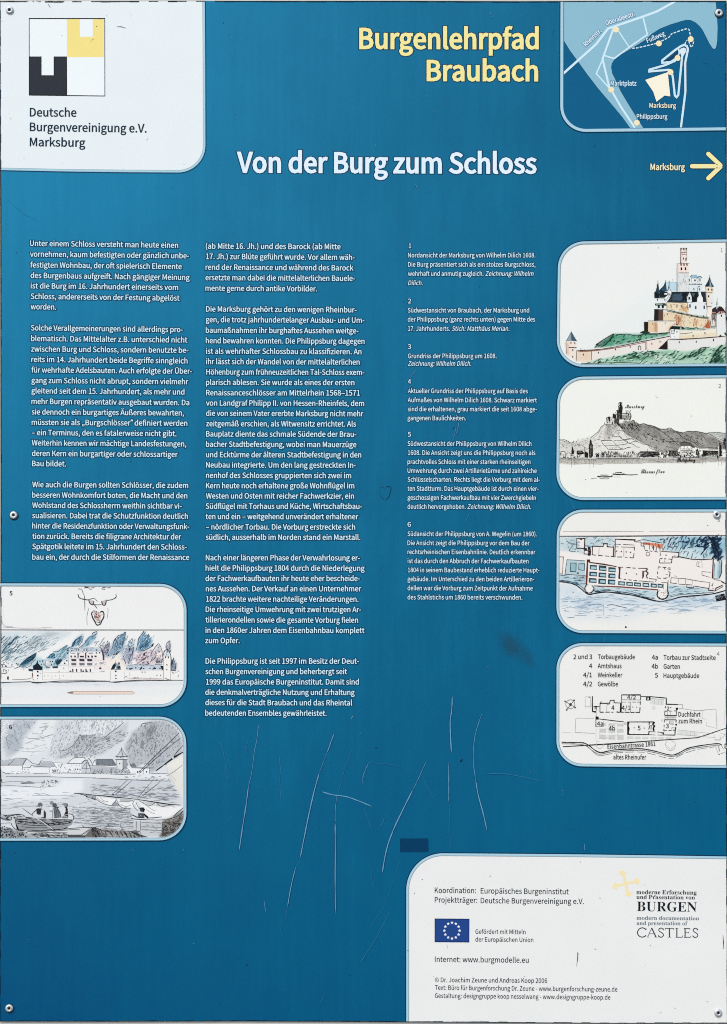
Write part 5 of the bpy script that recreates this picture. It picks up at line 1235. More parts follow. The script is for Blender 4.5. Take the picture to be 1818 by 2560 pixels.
ART4 = '''
@ 1380 1590 3.7078
W e0dcd8 0.5 16 0.2 300,90 480,90 430,150 300,160
# grey: lost buildings
S 4 b4b4b0 308,563 358,562 356,655 308,655 308,563
R 14 8 9a9a98 345,568
S 4 a9a9a5 390,762 222,760 214,893 400,902
S 3 bdbdb8 92,893 190,890
P cfcfca 478,808 500,808 500,836 478,836
P cfcfca 525,808 588,810 588,838 525,836
P cfcfca 605,812 665,814 664,840 605,838
P cfcfca 440,858 502,860 502,896 440,894
P cfcfca 525,862 588,864 588,898 525,896
P cfcfca 605,862 665,864 665,896 605,894
P cfcfca 438,914 502,916 502,956 438,954
P cfcfca 525,916 588,918 588,960 525,958
P cfcfca 605,916 665,918 665,962 605,960
P d3d3ce 697,930 755,931 755,956 697,955
P d3d3ce 768,932 822,932 822,957 768,956
P d3d3ce 838,934 893,934 893,956 838,956
P d3d3ce 915,936 970,936 970,958 915,957
P d3d3ce 985,938 1035,938 1035,958 985,958
P d3d3ce 1055,938 1110,938 1110,956 1055,956
S 3 c2c2bd 410,840 408,972 440,975
H 60 2 b0b0aa 20 0 5 440,800 665,810 665,960 440,955
C 4 bdbdb8 412,985 412,1020 443,1042 474,1020 474,1000
C 4 b4b4b0 1062,975 1052,1010 1075,1050 1100,1060 1128,1048 1145,1010 1130,980 1100,970
S 3 b8b8b3 1060,1010 1100,1050 1142,1010
P dcdcd7 912,575 1040,590 1035,640 905,630
S 3 a5a5a0 912,575 1040,590
M 4 b4b4b0 950,590 948,632 985,595 982,636 1015,600 1012,640
C 3 b8b8b3 930,662 942,650 956,662 945,678 930,670
S 4 a0a09c 1175,632 1210,635 1210,672 1175,672
C 4 aeaeaa 1210,672 1345,690 1440,682 1520,675
S 6 aeaeaa 1520,675 1530,858
S 3 bdbdb8 1395,690 1390,762 1430,770
S 3 bdbdb8 1432,795 1430,830 1525,855
P dfdfda 1165,868 1350,895 1350,925 1165,912
S 3 b4b4b0 1165,868 1500,905
S 3 b4b4b0 1160,912 1510,940
M 3 b4b4b0 1205,872 1203,918 1245,878 1243,922 1285,885 1283,925 1322,890 1320,930
S 5 b0b0ac 1510,915 1512,962 1560,962 1558,915
S 3 b0b0ac 1560,900 1606,910 1570,950
S 3 bdbdb8 1598,690 1596,820
R 20 22 c6c6c0 680,808
S 3 b0b0ac 670,800 690,815
# black: surviving walls
S 10 121214 375,558 374,650 378,700 412,700
M 8 121214 378,655 400,655 415,652 440,655 412,660 412,690 395,670 415,675
R 22 14 121214 405,655 400,702
S 8 121214 445,705 446,625 535,622 541,596 577,595 575,618 638,620
C 5 121214 448,622 455,610 466,612
M 10 121214 445,706 480,706 495,706 535,705 550,706 570,706 600,706 638,706
M 4 26262a 510,635 508,700 510,635 535,634
S 16 0c0c0e 637,620 635,705
S 14 0c0c0e 645,545 822,545
S 9 0c0c0e 646,545 644,700
S 8 0c0c0e 822,545 822,595
S 4 2a2a2e 645,590 822,592
M 6 1c1c1e 648,612 690,612 705,612 730,612 745,612 780,612 790,612 820,612
S 4 2a2a2e 730,612 728,700
M 12 0c0c0e 820,605 818,640 817,660 814,705
S 10 0c0c0e 640,706 815,708
M 5 eeece8 665,708 680,708 715,708 730,708 765,709 780,709
D 5 141416 750,658 785,658 855,853 762,850 1102,663
P 0c0c0e 872,568 915,566 915,597 872,598
P eeece8 880,575 900,573 900,590 882,590
D 4 0c0c0e 888,580
S 9 121214 822,560 920,562 1060,575 1060,632 1172,634
P 0c0c0e 1146,666 1170,664 1168,686 1150,686
M 9 121214 1052,648 1050,670 1048,690 1045,735 1050,698 1075,696 1085,696 1115,695 1130,694 1160,692
S 12 0c0c0e 1045,738 1157,738
S 9 0c0c0e 1157,690 1152,738
M 4 2a2a2e 1096,700 1096,732 1070,735 1075,705
P d9d9d4 1042,745 1150,745 1148,768 1042,768
S 3 8a8a86 1045,757 1148,755
S 9 121214 1042,776 1152,776
M 13 0c0c0e 1152,778 1150,800 1148,845 1142,880 1142,880 1140,915
D 9 0c0c0e 1152,822
M 10 121214 1042,782 1042,800 1040,822 1040,845 1038,860 1037,880 1036,893 1035,912
M 9 121214 1035,878 1065,876 1080,875 1110,874 1120,873 1140,872
S 10 0c0c0e 1033,916 1142,918
P cfcfca 1088,785 1128,785 1128,815 1092,815
M 4 2a2a2e 1092,785 1090,815 1092,815 1130,818 1110,850 1112,868 1112,850 1135,850
M 4 eeece8 1060,918 1070,910 1090,918 1100,908
C 4 8a8a86 1020,790 1018,778 1030,776
S 5 2a2a2e 410,700 410,765
P 0c0c0e 405,745 434,748 434,775 412,775 406,840 404,840
S 9 0c0c0e 434,768 520,778 600,788 665,794
M 4 eeece8 470,776 476,784 520,782 526,790 570,788 576,795 620,792 624,800
S 9 0c0c0e 408,770 408,838
M 4 4a4a4c 480,790 478,836 412,838 478,838
S 13 0c0c0e 698,796 945,796
M 6 eeece8 730,800 745,800 775,801 790,801 820,801 835,801 865,801 880,801
P 0c0c0e 698,792 720,800 712,830 722,860 714,890 718,915 698,915
S 12 0c0c0e 700,911 905,914
M 6 eeece8 735,906 755,906 780,907 800,907 825,907 845,907 868,908 885,908
M 12 0c0c0e 903,800 900,825 905,835 898,865 900,880 897,912
C 13 0c0c0e 955,800 935,815 950,835 940,850 946,880
S 10 0c0c0e 920,832 918,872
S 7 0c0c0e 905,832 930,830
M 7 121214 900,885 960,888 975,889 1040,896 905,914 960,917 980,917 1035,919
P 8a8a86 1018,893 1035,895 1032,912 1016,910
# railway and river banks
S 10 141416 100,1026 300,1014 600,996 1000,966 1350,942 1420,920 1622,851
C 9 1c1c1e 90,984 200,988 290,990 345,1015 395,1055 455,1080 560,1058 700,1048 830,1045 960,1068 1080,1100 1150,1096 1250,1045 1330,1024 1460,1004 1545,998 1575,1010
C 5 6a6a68 90,998 240,1002 310,1015 360,1050 410,1085 455,1094 560,1072 700,1062 830,1060 960,1082 1080,1114 1155,1108 1255,1058 1340,1036 1535,1012 1545,1030 1556,1070
C 4 8a8a86 320,1012 350,1040 400,1090 450,1108 560,1086
M 5 2a2a2e 580,1085 660,1078 680,1077 760,1074 790,1074 860,1078 880,1082 960,1102 985,1110 1060,1130 1080,1133 1130,1132 1150,1125 1220,1090 1240,1082 1330,1055 1350,1050 1440,1035 1460,1032 1520,1026
S 4 6a6a68 1520,1028 1545,1095
R 12 6 2a2a2e 1550,1098
M 4 2a2a2e 1565,1090 1600,1078 1605,1076 1622,1070 1570,1010 1590,1050
P 3a3a3a 1600,1000 1622,990 1622,1050 1600,1040
D 8 cfcfca 1610,1015 1615,1032
# compass
C 5 8a8a86 212,632 205,660 172,674 140,660 128,632 140,604 172,590 203,603 212,632
S 7 5a5a58 122,605 218,662
S 7 5a5a58 206,594 136,684
D 8 4a4a48 122,606 216,662 205,595 137,684
D 13 3a3a38 172,634
D 4 5a5a58 172,645
T s 42 24262a 0.2 0 200,213 372,213 2 und 3
T s 42 24262a 0.2 0 427,213 768,214 Torbaugebäude
T s 42 24262a 0.2 0 345,297 372,297 4
T s 42 24262a 0.2 0 425,297 645,298 Amtshaus
T s 42 24262a 0.2 0 290,381 370,381 4/1
T s 42 24262a 0.2 0 425,381 652,382 Weinkeller
T s 42 24262a 0.2 0 290,465 372,465 4/2
T s 42 24262a 0.2 0 425,465 612,466 Gewölbe
T s 42 24262a 0.2 0 927,217 982,217 4a
T s 42 24262a 0.2 0 1035,219 1517,221 Torbau zur Stadtseite
T s 42 24262a 0.2 0 925,301 983,301 4b
T s 42 24262a 0.2 0 1035,302 1186,303 Garten
T s 42 24262a 0.2 0 955,385 982,385 5
T s 42 24262a 0.2 0 1035,387 1365,388 Hauptgebäude
T s 36 8b8f90 0 0 1528,182 1553,182 4
T s 42 24262a 0.2 0 1173,746 1377,748 Duchfahrt
T s 42 24262a 0.2 0 1173,808 1390,809 zum Rhein
T s 40 24262a 0.2 0 517,1048 960,1018 Eisenbahntrasse 1861
T s 42 24262a 0.2 0 570,1143 873,1144 altes Rheinufer
T s 36 303236 0.1 0 697,585 778,585 4/2
T s 40 24262a 0.2 0 552,683 578,683 4
T s 40 303236 0.1 0 645,685 727,685 4/1
T s 36 24262a 0.2 0 1064,690 1088,690 2
T s 40 24262a 0.2 0 1057,853 1083,853 3
T s 38 24262a 0.2 0 418,830 474,830 4a
T s 40 24262a 0.2 0 527,875 585,875 4b
T s 40 24262a 0.2 0 795,872 820,872 5
'''
ART5 = '''
@ 0 1440 3.3833
W e6e6e6 0.6 10 0.1 20,95 40,400 110,440 0,450 0,90
# hills behind the palace
W d2dce0 0.85 8 0.25 0,470 420,462 620,470 560,520 480,560 420,600 330,640 300,650 240,720 160,760 0,700
W dfe4e6 0.8 8 0.2 160,480 300,470 330,480 200,560 100,640 60,660 60,560
W 9fb8c4 0.8 6 0.3 20,640 60,560 150,490 160,500 110,570 60,640
W a9b4ba 0.6 8 0.3 200,560 420,470 520,480 380,540 280,600
W 7ea7bb 0.9 5 0.35 600,590 640,530 700,485 705,520 690,560 640,600
W 7ea7bb 0.9 5 0.35 700,590 740,530 820,465 820,500 790,560 740,600
W 9fc3d0 0.8 6 0.3 460,640 560,590 620,620 540,720 480,740
W 4c7f96 0.9 4 0.45 160,760 240,690 305,650 300,690 270,740 200,780
W a8cfdc 0.7 6 0.3 250,780 300,690 330,680 380,720 420,790
W 8fa9bc 0.85 6 0.35 930,620 960,550 1060,475 1060,560 1050,640 980,660 900,700
W 9a9aac 0.8 6 0.35 840,640 870,590 925,565 930,640 880,730
W b9cdd8 0.8 8 0.3 1060,590 1140,540 1140,610 1100,740 1060,720
W a5a3b4 0.7 8 0.3 1030,640 1150,600 1130,700 1080,745 1030,720
W 6f9ab4 0.9 6 0.35 1155,640 1170,540 1215,465 1240,520 1290,540 1280,600 1200,640
W 41708f 0.8 6 0.3 1170,640 1190,580 1240,560 1260,600 1190,640
W d3c3c8 0.85 8 0.3 1150,745 1140,660 1270,620 1370,640 1370,740 1200,760
W c2bec6 0.8 6 0.2 1270,700 1340,575 1375,640 1370,740
W a5a3ae 0.8 5 0.3 1405,600 1440,545 1445,600 1430,640 1420,640
W 8c96a2 0.8 5 0.3 1450,790 1470,690 1495,750 1490,800
# buildings
W f2ecea 1 1 0.06 580,640 870,640 870,800 580,800
W efe6e3 1 2 0.06 800,690 880,690 1050,720 1060,800 800,800
W f2efec 1 1 0.05 0,790 270,790 280,830 360,800 930,805 945,790 1030,790 1060,800 1380,790 1385,670 1440,670 1445,800 1515,810 1510,880 0,890
W b9d0da 0.9 2 0.3 330,705 530,705 500,765 340,765
W 4f86a0 0.9 2 0.3 470,705 530,705 490,760 460,740
W c0ccd6 0.9 2 0.3 590,605 840,605 850,640 590,645
W bac6d4 0.9 2 0.3 1060,760 1150,748 1375,750 1380,795 1070,790
W 2f5060 1 1 0.3 278,765 318,730 355,775 352,793 284,793
W 3f6072 1 1 0.3 940,790 975,735 1020,760 1022,792
W f3e9e0 1 2 0.05 900,720 985,655 1040,730 1060,800 930,790
W f5efe9 0.9 1 0.05 1380,670 1442,670 1442,880 1382,880
W dfe8ec 1 1 0.1 1390,660 1412,638 1435,660 1435,675 1390,675
W d6dde4 0.6 8 0.3 0,895 1550,895 1550,930 0,935
W e6e8ea 0.5 18 0.2 0,930 1550,930 1550,1000 0,1060
S 7 262224 0,455 500,456 1556,456
S 6 4a4a4c 0,900 260,893 270,898 360,900 500,888 700,886 900,888 940,897 1050,890 1300,882 1440,880 1550,882
S 3 c9a890 1050,880 1380,870
# ornament at the top
S 6 3a3a3c 712,100 760,98
M 8 3a3438 715,92 745,96 770,100 800,98 865,98 895,95 905,100 935,98 750,108 775,112 860,108 890,112
C 5 6a6a6c 662,110 690,112 705,150 715,180 718,290
C 7 3a3a3c 660,150 668,180 700,195 745,202
C 6 3a3a3c 980,152 982,178 950,198 905,206
C 5 6a6a6c 745,202 780,190 800,190 825,215
P c9bfbc 755,205 795,208 790,242 765,238
C 7 2a2a2c 750,195 760,230 785,242 795,210
P c9bfbc 862,212 900,200 890,245 868,240
C 7 2a2a2c 860,212 868,242 890,244 900,200
C 5 5a5a5c 790,240 830,243 858,240
C 6 3a3a3c 790,240 805,250 820,275
C 3 8a8a8c 738,415 735,340 752,268
C 3 9a9a9c 905,270 915,290 905,360
P e6cfc6 800,300 850,305 855,370 825,385 795,355
C 9 2a2628 790,300 775,315 785,355 800,380 815,410 830,415
C 9 2a2628 850,300 875,305 878,345 860,380 850,405 828,415
M 6 3a3234 790,292 820,300 800,330 815,345 835,335 850,350 810,370 850,375 800,385 850,395
D 5 b04a3a 810,318 835,330 820,345 830,362
H 30 5 2a2628 16 60 50 785,300 870,300 865,380 830,410 795,380
C 3 a8a8a8 0,90 10,350 40,420 110,428
C 3 b0a8a4 20,430 200,440 440,436
# long object at the bottom
P ecd9cc 565,986 610,976 1120,976 1142,986 1120,997 610,997
S 3 c9a994 565,986 610,976 1120,976 1142,986
S 3 c9a994 565,986 610,997 1120,997 1142,986
P 8a8480 562,986 585,979 620,980 620,994 585,994
C 3 bcc4cc 790,918 840,920
@ 0 1590 6.767
C 16 24445a 305,5 230,60 200,110 130,150 80,210 30,300
C 12 2c4a5c 30,60 60,20 80,0
C 8 3c5866 310,60 260,180 160,250
C 10 3a4850 470,85 420,120 330,155 300,190 250,260 160,280
C 7 5a666e 540,150 490,165
C 6 7a868c 690,40 620,80 560,130
C 6 6a767c 600,190 500,200 400,260 330,300
C 6 8a9498 820,80 760,110 700,190
C 6 8a9498 790,150 700,230 640,270
C 5 7a868c 460,320 330,350 260,390
C 7 6a7a84 20,380 80,330 160,280
C 7 8a989f 20,430 120,380 200,360
P 2f5a72 610,285 600,360 560,400 500,440 420,480 330,500 400,420 470,370
H 26 9 14303f 60 35 20 340,490 460,380 610,290 580,390 450,470
C 10 14303f 610,285 540,330 470,370 390,440 330,500
C 8 14303f 350,505 300,530 240,550
C 6 2f5a72 600,400 540,450 520,500 430,540
H 60 5 8fa3ae 60 32 15 20,60 300,20 600,0 900,10 700,150 400,280 200,420 20,460
# trees at the left
H 26 12 26323a 26 80 40 15,440 200,455 220,510 15,530
H 10 10 26323a 26 60 60 270,450 320,450 310,500 270,490
S 6 5a6468 15,525 180,525 230,515
C 8 3a4448 20,570 20,625 110,625 110,570
C 6 3a4448 55,610 60,565 85,570 100,600
M 5 7a8488 145,560 145,600 395,550 395,575
P 5a4a44 118,735 120,690 135,680 152,690 150,740
S 6 8a7a72 200,735 350,735 480,725 550,700
P 2f4450 480,550 560,560 560,600 485,595
P 14222e 635,400 645,460 690,510 720,520 720,570 560,570 560,500 610,480
S 8 0e161e 560,570 720,572
R 26 26 14181e 638,602 638,668
R 12 12 3a3a3e 638,718 570,740 680,630
P 7a4a38 540,630 555,625 555,690 540,690
S 5 5a5458 555,580 555,730
S 5 8a8488 720,580 722,750
C 9 2a2c30 515,770 560,790 640,795 740,780
S 8 3a3c40 0,795 200,780 500,775
C 8 3a3c40 740,775 900,780 1100,782 1300,775 1624,772
# palace wings
R 14 22 1c3240 675,430 722,425 700,478 745,475 850,430 890,430 940,430 870,480 915,475 1000,430
P f1e6df 775,430 820,430 835,470 835,520 775,520
S 6 2c3a44 775,430 775,515 835,520
R 6 40 4a5a64 812,475
P 1f3a4c 985,395 1065,395 1010,470 960,490 940,440
P 2c3c48 885,515 980,510 978,545 890,545
P 7c8890 775,520 850,520 850,545 775,545
M 4 8a9aa4 640,410 980,395 750,500 1000,500
H 30 9 1f4458 40 50 30 740,380 830,330 890,270 940,320 930,380
P 5f96ac 780,380 840,320 905,275 935,330 910,385
H 16 8 1f4458 30 60 20 800,370 900,280 930,340 900,380
C 9 2a4452 1130,155 1050,210 980,260 900,265
C 8 2a4452 1200,180 1110,230 1080,240
P 2f6078 1275,60 1280,120 1250,170 1200,200 1230,110
C 9 1f3a4a 1380,0 1280,70 1250,110
C 8 2f5a72 1530,0 1470,60 1440,110 1340,200
C 6 4a7084 1410,0 1390,80 1330,180
R 22 22 14202a 1145,290 1130,415 1095,460 1145,240
M 5 5a6a74 1165,180 1165,290 1150,290 1160,490 1010,490 1150,490
R 8 30 5a5458 1080,545 1000,600
M 10 2c2c3a 1205,240 1245,240 1260,235 1280,235 1320,230 1345,232 1415,235 1440,235 1465,230 1485,232 1520,235 1560,235
R 12 26 2c3444 1290,232 1330,232 1420,236 1465,234
M 16 4a4a56 1205,290 1270,288 1500,290 1575,288
M 7 3a3a46 1190,215 1240,205 1250,210 1330,205 1350,200 1400,205 1420,205 1500,202 1525,200 1580,200
M 7 3a3a46 1190,290 1215,240 1360,270 1330,310 1380,250 1420,290 1450,290 1500,240
P 2a3844 1310,270 1330,290 1330,370 1312,370
P 2a3844 1440,280 1462,280 1460,380 1442,380
P f3e6e2 1345,320 1380,260 1440,320 1435,375 1345,375
R 28 30 55505a 1205,345 1270,345
R 66 26 2f2a32 1385,346
R 26 34 15151c 1497,346 1558,346
R 84 34 4a4652 1248,406
R 88 36 3a3642 1385,406
R 84 36 3a3642 1517,406
R 84 36 6a6672 1248,474
R 88 38 7a7682 1385,474
R 88 38 7a7682 1517,474
M 4 e8dcd8 1205,410 1290,402 1345,412 1430,400 1475,412 1560,400 1205,478 1290,472 1345,480 1430,468 1475,480 1560,470
M 3 b8a8a8 1180,380 1600,378 1180,440 1600,438 1160,515 1600,515
R 18 52 1c1c22 1232,580 1297,580 1372,580 1455,580 1528,580
P 1c1c22 1170,605 1195,580 1215,605
P 1c1c22 1385,605 1410,575 1430,605
P 1c1c22 1440,605 1470,585 1495,605
S 3 a89a98 1165,490 1165,605
R 9 12 8a8488 752,673 812,673 880,676 942,673 1008,673 1076,673 878,712 1008,712
R 6 8 b8b0b0 1145,673 1205,676 1270,673 1340,675 1400,672 1455,675
S 3 cfc6c2 730,735 1160,738 1600,738
S 3 c2b8b4 740,615 1150,615 1600,612
H 90 8 5d808f 90 38 10 10,60 300,10 700,5 900,40 600,230 300,360 200,440 10,440
H 60 12 7fa3b0 100 40 8 10,60 320,10 500,40 300,250 60,420
H 50 7 3b5560 80 38 8 10,20 330,10 300,200 60,400 10,300
H 60 14 eef2f3 110 36 8 200,60 700,20 1000,60 700,260 420,380 300,420
H 40 8 98a6ad 90 34 8 420,100 900,20 1100,40 800,230 500,300
H 40 9 2c5468 50 36 14 350,490 610,290 600,400 480,500
H 50 8 5f93a8 70 38 12 930,330 1140,160 1160,280 1140,400 960,400
H 40 9 3f6e84 60 52 12 1190,200 1260,60 1400,5 1390,100 1300,190
H 40 9 5f97ae 60 48 12 1350,200 1440,90 1540,0 1620,0 1620,120
@ 230 1570 6.767
# wooded peaks
H 80 11 6f9cb4 60 62 12 350,340 385,190 560,70 570,160 520,330 460,420 380,420
H 50 9 3b6076 50 62 12 360,330 385,190 560,70 560,200 480,350
H 40 11 d5e2ea 50 62 10 500,380 560,300 620,130 720,210 660,420 560,520
H 60 9 7b8fa4 50 62 14 540,330 640,220 730,200 700,400 630,560 540,500
H 60 12 5e93b3 60 60 12 770,370 800,180 880,50 960,110 1030,150 950,300 840,390
H 40 8 457896 46 60 12 780,360 850,200 890,60 950,180 920,330
H 40 10 c9dbe8 60 62 10 700,400 780,180 860,120 1040,140 1040,240 900,400
H 50 9 b5a4ae 50 52 14 640,600 740,450 900,410 1040,340 1020,480 960,590
H 40 8 8f8496 46 56 14 980,560 1040,420 1130,290 1180,380 1160,560
H 50 9 5f6678 46 64 14 120,330 215,190 290,250 280,400 200,500 170,420
H 50 9 9ab6c6 60 66 10 240,460 330,330 380,260 420,420 380,500 280,540
H 24 10 8f8fa0 46 66 12 1245,330 1320,215 1335,400 1280,420
H 24 9 6f7080 40 72 12 1345,700 1390,500 1425,620 1420,720
C 7 2f4656 85,50 80,90 30,130 0,150
C 9 1f3a4c 80,55 20,80 0,110
C 6 3a4a58 215,160 180,200 150,250 110,290
C 7 3a4654 295,240 290,330 270,400 240,440
P 3a3e4c 145,340 190,420 215,545 185,545 175,440
C 8 24242e 110,310 160,350 190,420 205,500
C 6 4a5262 120,215 80,250 60,300
C 8 2a4052 570,65 530,100 440,130 380,200 360,260 350,340
C 8 2a4052 570,70 555,150 520,240 520,310
C 6 2a4052 610,125 590,180 570,220
H 60 7 2a4254 40 60 25 370,330 400,180 570,80 540,260 500,400 400,440
H 20 16 1c2230 40 30 40 290,490 380,400 480,380 450,450
H 40 6 4a5266 40 60 25 150,330 290,250 270,430 200,480
C 6 3a5062 610,240 690,180 670,250
C 7 2c3c4e 700,320 690,420 650,480 610,620
H 36 7 3a4a5e 40 65 20 550,330 720,210 700,420 620,560 530,500
P 24303e 625,310 655,290 650,390 625,380
C 9 1c3040 880,50 840,110 790,180 770,290 740,390
C 8 1c3040 960,100 940,150 920,190
P 1f5070 880,260 950,200 920,300 860,350 810,370 840,300
H 60 7 24465e 40 62 22 780,360 800,180 880,60 960,120 1030,160 960,290
C 9 1c2834 1045,260 1010,310 940,350 870,385 830,380
P 24303c 1045,255 1035,310 1000,320 1010,280
P 3a2a38 870,430 910,410 890,470 860,480
P 6a4456 840,540 930,480 900,530 860,550
H 50 6 6a5468 40 50 30 740,470 980,380 960,520 640,600
C 7 4a4450 540,500 560,580 580,620
C 6 3a3844 500,510 550,540 570,600
C 5 5a5460 690,420 680,520 620,610
C 7 3a3a44 1130,260 1080,310 1020,400 990,470
C 7 3a3a44 1130,265 1170,330 1190,420 1200,560
C 7 2f2f38 1090,460 1050,520 980,570
P f3e6e0 1090,410 1180,405 1195,520 1090,500
C 7 4a4654 1325,210 1270,250 1250,330 1290,360
H 26 7 4a4654 40 65 20 1250,320 1320,215 1340,400 1290,420
C 12 20262e 1215,470 1220,400 1260,365 1300,380 1330,460
C 9 20262e 1330,460 1345,560 1335,700
P cddbe2 1235,440 1262,385 1300,440 1300,480 1235,480
S 5 5a6670 1262,385 1262,480
S 5 5a5458 1210,480 1210,870
S 5 8a8488 1330,480 1330,870
R 14 34 181a20 1242,494 1292,494
R 14 22 2a2628 1268,622 1265,702
P 3a4654 1335,600 1345,560 1390,490 1380,560 1360,720 1335,730
P 8a98a6 1345,640 1375,600 1420,600 1420,720 1345,720
S 12 20242c 1425,590 1412,690
S 12 20242c 1335,725 1410,718
R 10 18 2a2e36 1365,755 1385,760 1458,725 1420,745
R 8 40 3a3a3e 1458,808
# roofs of the outer court
M 8 2f3a4a 600,630 700,620 710,615 780,625 790,612 890,628 900,620 1040,628 1060,615 1190,612
H 26 8 2f3a4a 26 50 40 820,580 960,560 1000,630 820,640
H 26 8 3a3f4c 40 60 20 1050,610 1100,540 1190,540 1190,610
P 1c2028 630,690 690,670 690,685 640,710
P 1c2028 800,700 840,650 850,680 820,710
P 1c2028 1020,710 1050,660 1090,680 1040,700
P 1c2028 1155,640 1205,640 1205,720 1180,700
R 20 16 1c2028 590,680 640,685 740,672 875,685 980,682 1070,685 1150,682
R 12 22 3a3438 850,745 897,745 1098,800 1163,800 1265,620
S 4 8a9098 560,710 1200,712
S 4 8a6a60 640,740 640,820
M 7 2a2c30 540,850 580,810 580,810 600,840 700,840 740,835 740,845 790,835 970,850 1000,838
S 5 5a5458 600,845 720,850 840,845 980,850 1190,850
C 7 4a4448 1230,840 1290,870 1350,880
S 6 3a3c40 550,880 900,888 1200,890 1550,880
# chapel tower at the right rondel
P 1a2430 320,700 350,630 400,580 405,640 380,690
P 8fa6b2 410,590 480,640 485,700 405,700
P 26323c 425,650 480,640 485,690 430,690
S 8 10161c 320,705 490,702
S 4 5a5458 400,545 400,600
R 26 24 2a2c30 402,730
R 24 20 7a7478 402,800
R 22 16 2a2c30 405,852
R 34 34 6a6c78 455,597
S 5 6a5a54 310,720 310,870
S 4 c9bfba 545,720 545,880
C 8 3a3a3e 260,900 330,915 430,920 540,900
M 5 a89890 300,560 400,460 420,440 500,560 500,560 560,640
S 8 d9c9b8 470,420 475,490
S 8 e8dcd4 595,545 598,600
R 20 20 20242c 275,460 75,372 75,420 130,418
R 34 26 3a3640 60,478 140,680
M 8 20202a 0,480 12,480 130,740 215,738
M 4 c2b2b0 0,540 180,540 45,600 45,700 140,600 140,700
H 20 6 5a5c6c 30 50 30 50,590 230,560 230,620 50,620
S 6 3a3c40 0,905 250,905 310,890

@ 0 1440 3.3833
T s 34 30343a 0.3 0 82,162 104,162 5
'''
